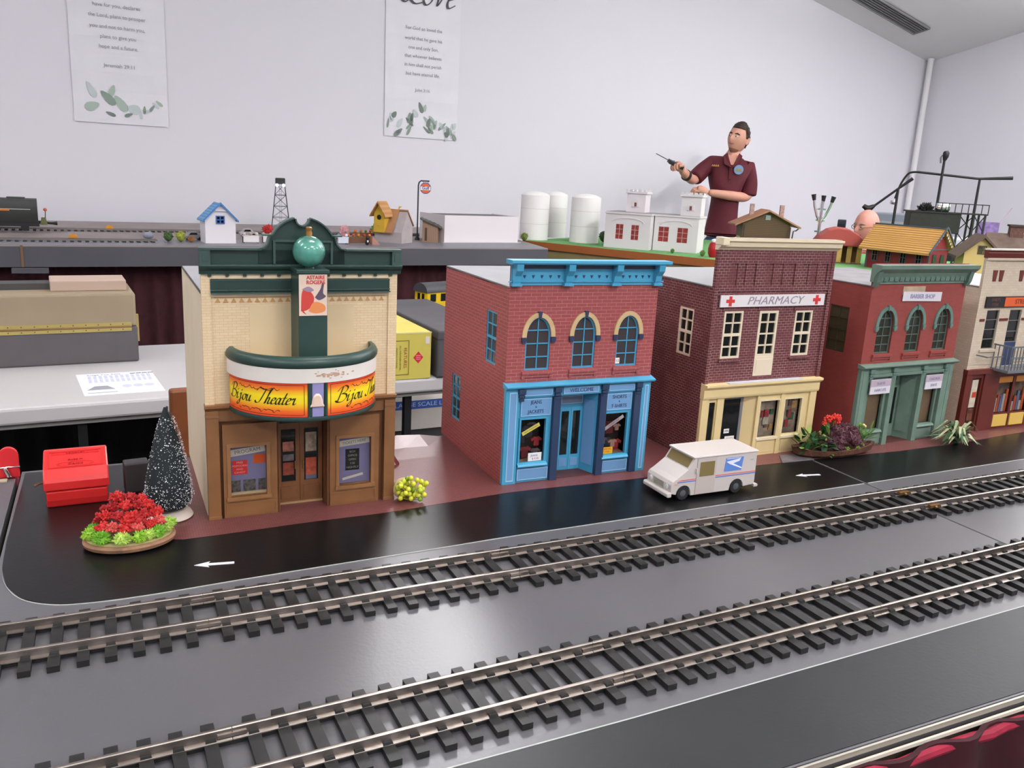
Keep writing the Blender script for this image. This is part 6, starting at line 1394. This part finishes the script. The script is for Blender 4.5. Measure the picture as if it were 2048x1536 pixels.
# ------------------------------------------------------------------ stage gear in the corner
def stage_gear():
    t = thing('clip_stand', 'chrome stand with three black-tipped arms left of the bald man', 'stand', (4.71, 4.76, FZ), -40)
    m = MB(1); m.tube([(0,0,.02),(0,0,1.34)], [.014,.011], 10); m.obj('stem', chrome_m, t, True)
    for a in (0, 120, 240): MB(1).tube([(0,0,.3),(.28*math.cos(R(a)),.28*math.sin(R(a)),.01)], .01, 8).obj('leg', chrome_m, t, True)
    for dx, z1, x0 in ((-.06, 1.37, -.0), (.004, 1.365, 0), (.066, 1.36, .0)):
        pts = [(x0,0,1.18), (x0+dx*.45,0,1.23), (x0+dx*.85,0,1.30), (x0+dx,0,z1-.02)]
        MB(1).tube(pts, .009, 8).obj('arm', chrome_m, t, True); MB(1).tube([(x0+dx*.97,0,z1-.03),(x0+dx*1.12,0,z1+.012)], [.012,.017], 8).obj('black_tip', black_m, t, True)
    for z in (1.12, 1.2, 1.28): MB(1).tube([(-.03,0,z),(.03,0,z)], .006, 6).obj('collar', chrome_m, t, True)
    def mic(lab, base, zt, boom, head=None, goose=None):
        t = thing('microphone_stand', lab, 'stand', (base[0], base[1], FZ), -46)
        MB(1).tube([(0,0,.02),(0,0,zt*.62),(0,0,zt)], [.013,.013,.009], 10).obj('pole', black_m, t, True); MB(1).lathe([(.14,0),(.13,.015),(.03,.035)], 20).obj('base', black_m, t, True)
        MB(1).lathe([(.017,zt*.62-.03),(.019,zt*.62),(.017,zt*.62+.03)], 10).obj('clutch', black_m, t, True)
        if boom: MB(1).tube(boom, [.009]*(len(boom)-1)+[.013], 8).obj('boom', black_m, t, True)
        if goose: MB(1).tube(smoothpath(goose, 5), .008, 8).obj('gooseneck', black_m, t, True)
        if head: MB(1).tube(head, [.012,.022,.024,.016], 10).obj('microphone', black_m, t, True)
        return t
    mic('black microphone stand with a slanted boom above the bald man', (5.47, 4.775), 1.455, [(-.16,0,1.31),(0,0,1.455),(.09,0,1.535)], [(-.15,0,1.32),(-.175,0,1.30),(-.2,0,1.295),(-.23,0,1.315)])
    t = mic('tall straight black stand behind the black coaling tower', (5.79, 4.67), 1.70, None, [(0,0,1.68),(.004,0,1.71),(.004,0,1.735),(0,0,1.75)]); MB(1).tube([(-.025,0,1.66),(-.03,0,1.70),(-.02,0,1.72)], .006, 6).obj('clip', steel_m, t, True)
    t = mic('black boom stand with curved gooseneck at the far right', (6.035, 4.53), 1.555, [(-.44,0,1.59),(-.02,0,1.56),(.0,0,1.56),(.22,0,1.575)], None, [(-.44,0,1.59),(-.5,0,1.575),(-.545,0,1.49),(-.57,0,1.38)])
    MB(1).lathe([(.026,1.335),(.03,1.35),(.026,1.365)], 12, (-.575,0,0)).obj('ring', chrome_m, t, True)
    t = thing('amplifier', 'grey speaker cabinet beside the bald man', 'speaker', (5.72, 5.02, FZ), -46); MB(1).box(-.16, .2, -.02, .3, 0, 1.262).obj('cabinet', M('amp_grey', (126,134,144), .7), t, bevel=.01); MB(1).box(-.14, .18, -.03, -.02, .1, 1.2).obj('grille_cloth', M('amp_cloth', (150,156,158), .8), t)
    t = thing('dark_speaker', 'slim dark speaker showing left of the bald man', 'speaker', (5.6, 5.41, FZ), -46); MB(1).box(-.034, .034, 0, .2, 0, 1.18).obj('cabinet', M('spk_dark', (44,48,58), .7), t, bevel=.006); MB(1).box(-.024, .024, -.006, 0, .1, 1.15).obj('grille', black_m, t)
    # coaling tower model
    t = thing('coaling_tower', 'black steel coaling tower model with railing and silver tank', 'tower model', (4.42, 3.57, .0025), -35)
    bk = M('coal_black', (32,34,32), .6, noise=(60,.7))
    MB().box(-150, 130, -60, 60, 200, 318).obj('bunker', bk, t, bevel=3); m = MB(); petal_ball(m, (-60,0,318), 70, 160, random.Random(1), (.5,.95), .12, .1); m.obj('coal_heap', bk, t)
    MB().box(-160, 270, -66, 66, 314, 322).obj('deck', bk, t)
    for x in range(-20, 280, 36): MB().box(x-2, x+2, -66, -62, 322, 374).obj('rail_post', bk, t)
    MB().box(-20, 270, -66, -62, 370, 375).obj('hand_rail', bk, t); MB().box(266, 270, -66, 66, 370, 375).obj('hand_rail', bk, t)
    for x in (-140, -20, 120, 200, 260):
        for y in (-52, 52): MB().box(x-5, x+5, y-5, y+5, 0, 314).obj('column', bk, t)
    for x0, x1 in ((120,200),(200,260)):
        for z in (20, 120, 220): MB().tube([(x0,-52,z),(x1,-52,z+90)], 3, 5).obj('brace', bk, t); MB().tube([(x0,-52,z+90),(x1,-52,z)], 3, 5).obj('brace', bk, t)
    m = MB(); m.T = lambda p: (30+p[2], -20+p[0], 346+p[1]); m.lathe([(24,-36),(28,-30),(28,30),(24,36)], 18); m.obj('silver_tank', chrome_m, t, True)
    t = thing('mixing_desk', 'white keyboard-like desk behind the red depot', 'desk', (5.32, 3.92, FZ), -46); MB(1).box(-.28, .25, 0, .3, 1.045, 1.14).obj('body', M('desk_white', (196,196,204), .6), t, bevel=.01); MB(1).box(-.26, .23, .02, .28, 0, 1.045).obj('stand', black_m, t)
    t = thing('gift_bag', 'purple patterned gift bag on the stage at the far right', 'bag', (5.66, 4.12, FZ), -50); MB(1).hexa([(-.06,0,0),(.06,0,0),(.06,.05,0),(-.06,.05,0)], [(-.07,-.01,1.255),(.07,-.01,1.255),(.07,.06,1.25),(-.07,.06,1.25)]).obj('bag', M('bag_purple', (140,116,170), .5, noise=(40,.6)), t); MB(1).tube([(.07,.02,1.25),(.13,.02,1.36)], .003, 6).obj('stick', M('stick_pink', (190,170,190), .6), t)
stage_gear()
# ------------------------------------------------------------------ people
def skin(name, nodes, edges, mat, parent, root=0, sub=2, extra=None, squash=None):
    """nodes (x, y, z, r[, ry]); grown with a Skin modifier and baked to one mesh"""
    me = bpy.data.meshes.new(name); me.from_pydata([n[:3] for n in nodes], edges, []); o = bpy.data.objects.new(name, me); col.objects.link(o)
    o.modifiers.new('skin', 'SKIN').use_smooth_shade = True
    for i, n in enumerate(nodes):
        d = me.skin_vertices[0].data[i]; d.radius = (n[3], n[4] if len(n) > 4 else n[3]); d.use_root = (i == root)
    s = o.modifiers.new('sub', 'SUBSURF'); s.levels = sub; s.render_levels = sub
    dg = bpy.context.evaluated_depsgraph_get(); dg.update()
    bm = bpy.data.meshes.new_from_object(o.evaluated_get(dg)); bpy.data.objects.remove(o)
    V = [tuple(v.co) for v in bm.vertices]; F = [tuple(p.vertices) for p in bm.polygons]; bpy.data.meshes.remove(bm)
    if squash: V = [squash(v) for v in V]
    mb = MB(1); mb.add(V, F)
    if extra: extra(mb)
    return mb.obj(name, mat, parent, True)
def head_points(c, sz, yaw, roll, pitch, nu=28, nv=20):
    """one sculpted head surface; face looks along -y before turning"""
    Mx = Matrix.Rotation(roll, 3, 'Y') @ Matrix.Rotation(yaw, 3, 'Z') @ Matrix.Rotation(pitch, 3, 'X')
    def shape(th, ph):
        x, y, z = math.sin(ph)*math.cos(th), math.sin(ph)*math.sin(th), -math.cos(ph)
        w_ = .78; dpt = .95
        X, Y, Zz = x*w_, y*dpt, z*1.18
        if z < -.05: k = 1 - .30*min(1, (-z-.05)/.95)**1.1; X *= k; Y *= (1 - .1*min(1, -z))
        f = max(0, -y)
        if f > .5:
            g = math.exp(-((x/.14)**2) - (((z+.14)/.22)**2)); Y -= .3*g
            for e in (-.3, .3): Y += .07*math.exp(-(((x-e)/.17)**2) - (((z-.06)/.12)**2))
            Y -= .05*math.exp(-((x/.45)**2) - (((z-.22)/.08)**2)); Y -= .05*math.exp(-((x/.25)**2) - (((z+.52)/.1)**2)); Y -= .07*math.exp(-((x/.24)**2) - (((z+.85)/.14)**2))
        return Vector((X, Y, Zz))
    def place(v): return tuple(Vector(c) + Mx @ (Vector(v)*sz))
    vs = []; fs = []
    for i in range(nv+1):
        ph = math.pi*i/nv
        for j in range(nu): vs.append(place(shape(2*math.pi*j/nu, max(.001, min(math.pi-.001, ph)))))
    for i in range(nv):
        for j in range(nu): fs.append((i*nu+j, i*nu+(j+1) % nu, (i+1)*nu+(j+1) % nu, (i+1)*nu+j))
    return vs, fs, place, shape
def ears(mb, place):
    for s in (-1, 1):
        P = [(.78,.0,.18),(.9,.12,.26),(.94,.22,.14),(.92,.2,-.08),(.84,.08,-.28),(.76,.0,-.22)]
        P = [(s*x, y, z) for x, y, z in P]; Q = [(s*(abs(x)-.08), y-.02, z) for x, y, z in P]
        n = 6; mb.add([place(p) for p in P] + [place(p) for p in Q], [tuple(range(n)), tuple(range(2*n-1, n-1, -1))] + [(i, (i+1) % n, (i+1) % n+n, i+n) for i in range(n)])
def face_bits(parent, place, hair_m, beard=None, glasses=False):
    wh = M('eye_white', (210,200,196), .4); dk = M('pupil', (50,40,36), .3); lip = M('lip', (168,98,92), .5)
    for s in (-1, 1):
        m = MB(1); c = Vector(place((s*.29,-.80,.07))); m.ball(tuple(c), .0105, 10, 7, (1.25,.8,.75)); e = m.obj('eye', wh, parent, True)
        m = MB(1); c2 = Vector(place((s*.29-.05,-.87,.06))); m.ball(tuple(c2), .0055, 8, 6); m.obj('pupil', dk, e, True)
        m = MB(1); m.tube([place((s*.12,-.93,.23)), place((s*.3,-.89,.28)), place((s*.48,-.75,.22))], [.004,.0055,.003], 6); m.obj('eyebrow', hair_m, parent, True)
    m = MB(1); m.tube([place((-.24,-.8,-.5)), place((0,-.93,-.52)), place((.24,-.8,-.5))], [.003,.0065,.003], 6); m.obj('mouth', lip, parent, True)
def hand(mb, palm, fwd, up, s=1.0, curl=.9, thumb_side=1):
    """palm + five separate bent fingers; fwd = finger direction, up = back of the hand"""
    f = Vector(fwd).normalized(); u = Vector(up); u = (u - f*u.dot(f)).normalized(); sd = f.cross(u)*thumb_side; p = Vector(palm)
    def at(a, b, c): return tuple(p + (f*a + sd*b + u*c)*s)
    mb.tube([at(-.045,0,0), at(-.01,0,0), at(.03,0,0), at(.048,0,0)], [.024*s,.036*s,.038*s,.028*s], 10)
    for k, (b, L) in enumerate(((.03,.072),(.011,.082),(-.009,.076),(-.028,.058))):
        pts = [at(.03,b,0)]; ang = 0; a, c = .045, 0
        for q in range(3):
            ang += curl*(.55 if q == 0 else .8); a += math.cos(ang)*L/3*1.1; c -= math.sin(ang)*L/3*1.1; pts.append(at(a, b, c))
        mb.tube(pts, [.0105*s,.0098*s,.009*s,.007*s], 7)
    mb.tube([at(-.012,.028,0), at(.018,.05,-.012), at(.042,.052,-.028), at(.058,.042,-.036)], [.013*s,.0115*s,.0105*s,.008*s], 7)
def standing_man():
    t = thing('person', 'man in maroon polo shirt standing by the wall holding a black remote', 'person', (4.47, 5.59, FZ), -38.65)
    sk = M('skin', (206,150,130), .55, noise=(14,.93)); hr = M('hair_brown', (56,42,34), .7, noise=(90,.6))
    N = [(.015,.0,1.0,.075,.07), (.012,.0,1.15,.1,.085), (.02,.0,1.33,.13,.1), (.03,.01,1.47,.13,.095), (.038,.015,1.58,.07,.07), (.046,.0,1.65,.052), (.06,-.015,1.71,.058),
         (-.12,.01,1.565,.06), (-.19,-.05,1.50,.05), (-.245,-.11,1.435,.042), (-.295,-.2,1.475,.038), (-.335,-.28,1.515,.028),
         (.175,.01,1.535,.06), (.19,.015,1.43,.05), (.188,.0,1.325,.042), (.06,-.15,1.335,.04), (-.12,-.21,1.352,.028),
         (-.06,.0,.9,.06), (-.065,.0,.5,.062), (-.07,.02,.08,.045), (-.07,-.1,.035,.035),
         (.1,.0,.9,.06), (.105,.0,.5,.062), (.11,.02,.08,.045), (.11,-.1,.035,.035)]
    E = [(0,1),(1,2),(2,3),(3,4),(4,5),(5,6),(3,7),(7,8),(8,9),(9,10),(10,11),(3,12),(12,13),(13,14),(14,15),(15,16),(0,17),(17,18),(18,19),(19,20),(0,21),(21,22),(22,23),(23,24)]
    vs, fs, place, shape = head_points((.07,-.02,1.768), .1, R(-30), R(11), R(-4))
    def ex(mb):
        mb.add(vs, fs); ears(mb, place)
        hand(mb, (-.348,-.315,1.53), (-.55,-.7,.35), (-.3,.2,1), .95, .95, -1); hand(mb, (-.158,-.225,1.362), (-.9,-.3,.25), (0,-.5,1), .95, 1.0, 1)
    body = skin('body', N, E, sk, t, 0, 2, ex)
    sh = M('polo_maroon', (90,24,37), .75, noise=(30,.88))
    S = [(.012,0,1.0,.15,.13), (.012,0,1.04,.15,.13), (.012,0,1.15,.135,.12), (.02,0,1.33,.152,.118), (.03,.01,1.47,.152,.112), (.038,.012,1.58,.095,.085), (.044,.008,1.615,.068,.064),
         (-.125,.01,1.57,.075), (-.185,-.04,1.51,.07), (-.226,-.085,1.46,.066), (-.236,-.1,1.448,.066), (.18,.012,1.54,.078), (.195,.015,1.45,.072), (.195,.01,1.355,.068), (.195,.008,1.335,.069)]
    skin('polo_shirt', S, [(0,1),(1,2),(2,3),(3,4),(4,5),(5,6),(4,7),(7,8),(8,9),(9,10),(4,11),(11,12),(12,13),(13,14)], sh, t, 2)
    J = [(.015,0,.99,.15,.13), (-.062,0,.88,.1), (-.066,0,.5,.078), (-.07,.01,.1,.068), (-.07,.01,.06,.07), (.1,0,.88,.1), (.105,0,.5,.078), (.11,.01,.1,.068), (.11,.01,.06,.07), (.013,0,1.05,.13,.112)]
    skin('jeans', J, [(9,0),(0,1),(1,2),(2,3),(3,4),(0,5),(5,6),(6,7),(7,8)], M('denim', (58,84,132), .8, noise=(40,.85)), t, 0)
    cm = MB(1)
    for s in (-1, 1): cm.hexa([(.042+s*.012,-.09,1.555),(.042+s*.085,-.06,1.57),(.042+s*.085,.02,1.61),(.042+s*.05,-.03,1.63)], [(.042+s*.014,-.098,1.563),(.042+s*.092,-.066,1.576),(.042+s*.09,.026,1.618),(.042+s*.05,-.036,1.64)])
    cm.obj('collar', sh, t)
    MB(1).add([(.004,-.06,1.645),(.086,-.06,1.645),(.045,-.128,1.548),(.004,-.03,1.645),(.086,-.03,1.645),(.045,-.09,1.548)], [(0,2,1),(3,4,5),(0,1,4,3),(1,2,5,4),(2,0,3,5)]).obj('open_neck', sk, t)
    for s in (-1, 1): MB(1).hexa([(.045+s*.004,-.13,1.545),(.045+s*.058,-.118,1.57),(.045+s*.066,-.07,1.635),(.045+s*.042,-.068,1.652)], [(.045+s*.006,-.138,1.549),(.045+s*.062,-.126,1.575),(.045+s*.07,-.078,1.642),(.045+s*.044,-.074,1.66)]).obj('collar_flap', sh, t)
    MB(1).box(.028, .052, -.128, -.118, 1.42, 1.57).obj('placket', sh, t)
    for z in (1.46, 1.53): MB(1).ball((.04,-.13,z), .005, 8, 5).obj('button', M('button_dark', (60,24,32), .4), t)
    m = MB(1); m.T = lambda p: (.098+p[0], -.126-p[2], 1.535+p[1]); m.lathe([(.036,0),(.036,.006)], 24); b = m.obj('round_badge', M('badge_blue', (120,150,190), .6), t)
    m = MB(1); m.T = lambda p: (.098+p[0], -.133, 1.535+p[1]); m.prism([(-.028,-.014),(.028,-.014),(.012,.012),(.0,.0),(-.01,.016)], -.002, 0, 'z'); m.obj('badge_picture', M('badge_gold', (196,186,140), .6), b)
    m = MB(1)
    for k in range(4): m.tube([(-.108+.014*k,-.124,1.553),(-.102+.014*k,-.126,1.565),(-.098+.014*k,-.126,1.552)], .0028, 5)
    m.obj('stitched_name', M('stitch_gold', (206,160,90), .6), t, kind='stuff')
    # hair
    hv = MB(1); nu, nv = 28, 12; hs = []
    for i in range(nv+1):
        for j in range(nu):
            th = 2*math.pi*j/nu; yy = math.sin(th); lim = .98 if yy < -.35 else (1.5 if yy < .2 else 2.0)
            ph = math.pi - lim*i/nv; v = shape(th, ph); k = 1.05 + .04*math.sin(5*th+3*i) + (.06 if yy < 0 and i < nv-2 else 0)
            hs.append(place((v.x*k, v.y*k+.02, v.z*k + .03)))
    hv.add(hs, [(i*nu+j, (i+1)*nu+j, (i+1)*nu+(j+1) % nu, i*nu+(j+1) % nu) for i in range(nv) for j in range(nu)]); h = hv.obj('hair', hr, t, True)
    sm = h.modifiers.new('solid', 'SOLIDIFY'); sm.thickness = .006
    face_bits(t, place, hr)
    bd = MB(1); bs = []
    for i in range(5):
        for j in range(13):
            th = -math.pi/2 + (j-6)/6*1.35; ph = math.pi*(.06 + .05*i); v = shape(th, max(.05, ph)); bs.append(place((v.x*1.015, v.y*1.015, v.z*1.01)))
    bd.add(bs, [(i*13+j, i*13+j+1, (i+1)*13+j+1, (i+1)*13+j) for i in range(4) for j in range(12)]); bd.obj('stubble', M('stubble', (150,104,88), .7), t, True)
    m = MB(1); m.tube([(-.285,-.18,1.468),(-.30,-.2,1.476)], .043, 14); m.obj('wrist_watch', M('watch_black', (40,38,38), .4), t, True)
    # remote control is its own thing, held in the raised hand
    a = R(-38.65); lx, ly, lz = -.372, -.345, 1.545
    rc = thing('remote_control', 'black handheld remote with a thin antenna in the raised hand', 'remote', (4.47 + lx*math.cos(a) - ly*math.sin(a), 5.59 + lx*math.sin(a) + ly*math.cos(a), FZ + lz), -38.65)
    d = Vector((-.8,-.45,.32)).normalized(); u = Vector((-.1,-.4,1)); u = (u-d*u.dot(d)).normalized(); s_ = d.cross(u)
    def P(a_, b_, c_): return tuple(d*a_ + s_*b_ + u*c_)
    MB(1).hexa([P(-.06,-.028,-.012),P(.07,-.028,-.012),P(.07,.028,-.012),P(-.06,.028,-.012)], [P(-.06,-.024,.016),P(.07,-.024,.016),P(.07,.024,.016),P(-.06,.024,.016)]).obj('casing', black_m, rc, bevel=.004)
    MB(1).tube([P(.065,0,.006), P(.19,0,.012)], .0032, 6).obj('antenna', M('antenna', (90,90,96), .4, .6), rc)
    for k in range(3): MB(1).ball(P(-.03+.03*k, 0, .018), .006, 8, 5).obj('key', M('key_grey', (110,110,112), .5), rc)
standing_man()
def seated_man():
    t = thing('person', 'bald man in glasses seated behind the red-roofed pavilion', 'person', (5.104, 4.682, FZ), -47.5)
    sk = M('skin_pink', (214,148,134), .5, noise=(14,.93)); gr = M('hair_grey', (128,120,116), .7)
    N = [(0,.05,.5,.13,.12), (0,.05,.7,.135,.11), (0,.03,.88,.15,.1), (0,.02,1.0,.08,.07), (-.006,.0,1.06,.056), (-.006,-.01,1.11,.06), (-.19,.03,.93,.062), (-.24,.0,.72,.05), (-.2,-.2,.6,.038), (.19,.03,.93,.062), (.24,0,.72,.05), (.2,-.2,.6,.038),
         (-.1,-.1,.5,.085), (-.12,-.45,.5,.062), (-.12,-.45,.08,.045), (-.12,-.55,.035,.035), (.1,-.1,.5,.085), (.12,-.45,.5,.062), (.12,-.45,.08,.045), (.12,-.55,.035,.035)]
    E = [(0,1),(1,2),(2,3),(3,4),(4,5),(2,6),(6,7),(7,8),(2,9),(9,10),(10,11),(0,12),(12,13),(13,14),(14,15),(0,16),(16,17),(17,18),(18,19)]
    vs, fs, place, shape = head_points((-.004,-.02,1.168), .106, R(-38), R(2), R(6))
    def ex(mb): mb.add(vs, fs); ears(mb, place); hand(mb, (-.17,-.29,.575), (.3,-.9,-.2), (0,0,1), .95, .6, 1); hand(mb, (.17,-.29,.575), (-.3,-.9,-.2), (0,0,1), .95, .6, -1)
    skin('body', N, E, sk, t, 0, 2, ex)
    S = [(0,.05,.5,.15,.135), (0,.05,.7,.155,.13), (0,.03,.88,.17,.118), (0,.02,1.0,.1,.085), (0,.01,1.03,.075), (-.19,.03,.93,.078), (-.238,.0,.74,.068), (-.238,-.01,.715,.068), (.19,.03,.93,.078), (.238,0,.74,.068), (.238,-.01,.715,.068)]
    skin('shirt', S, [(0,1),(1,2),(2,3),(3,4),(2,5),(5,6),(6,7),(2,8),(8,9),(9,10)], M('shirt_red', (150,56,60), .8), t, 1)
    J = [(0,.05,.49,.15,.135), (-.1,-.1,.5,.1), (-.12,-.45,.5,.075), (-.12,-.45,.1,.062), (.1,-.1,.5,.1), (.12,-.45,.5,.075), (.12,-.45,.1,.062)]
    skin('trousers', J, [(0,1),(1,2),(2,3),(0,4),(4,5),(5,6)], M('trouser_dark', (52,56,70), .8), t, 0)
    hv = MB(1); nu = 26; hs = []
    for i in range(5):
        for j in range(nu+1):
            th = R(-18) + R(216)*j/nu; v = shape(th, math.pi*(.36 + .22*i/4)); hs.append(place((v.x*1.035, v.y*1.035, v.z)))
    hv.add(hs, [(i*(nu+1)+j, i*(nu+1)+j+1, (i+1)*(nu+1)+j+1, (i+1)*(nu+1)+j) for i in range(4) for j in range(nu)]); hv.obj('hair', gr, t, True)
    face_bits(t, place, gr)
    gm = M('glasses_gold', (176,140,84), .3, .7); g = MB(1)
    for s in (-1, 1):
        n = 14; g.tube([place((s*.29+.2*math.cos(2*math.pi*i/n), -.95, .04+.15*math.sin(2*math.pi*i/n))) for i in range(n+1)], .0025, 5); g.tube([place((s*.48,-.92,.08)), place((s*.8,-.4,.1)), place((s*.84,.1,.14))], .0025, 5)
    g.tube([place((-.1,-.98,.07)), place((.1,-.98,.07))], .0025, 5); g.obj('glasses', gm, t)
    s = thing('stool', 'dark stool under the bald seated man', 'stool', (5.104 + .05*math.sin(R(47.5)), 4.682 + .05*math.cos(R(47.5)), FZ), -47.5); MB(1).lathe([(.17,.33),(.18,.35),(.17,.37)], 20).obj('seat', black_m, s, True)
    for a in range(4): MB(1).tube([(.1*math.cos(R(90*a+45)),.1*math.sin(R(90*a+45)),.34),(.16*math.cos(R(90*a+45)),.16*math.sin(R(90*a+45)),.0)], .012, 8).obj('leg', black_m, s)
seated_man()
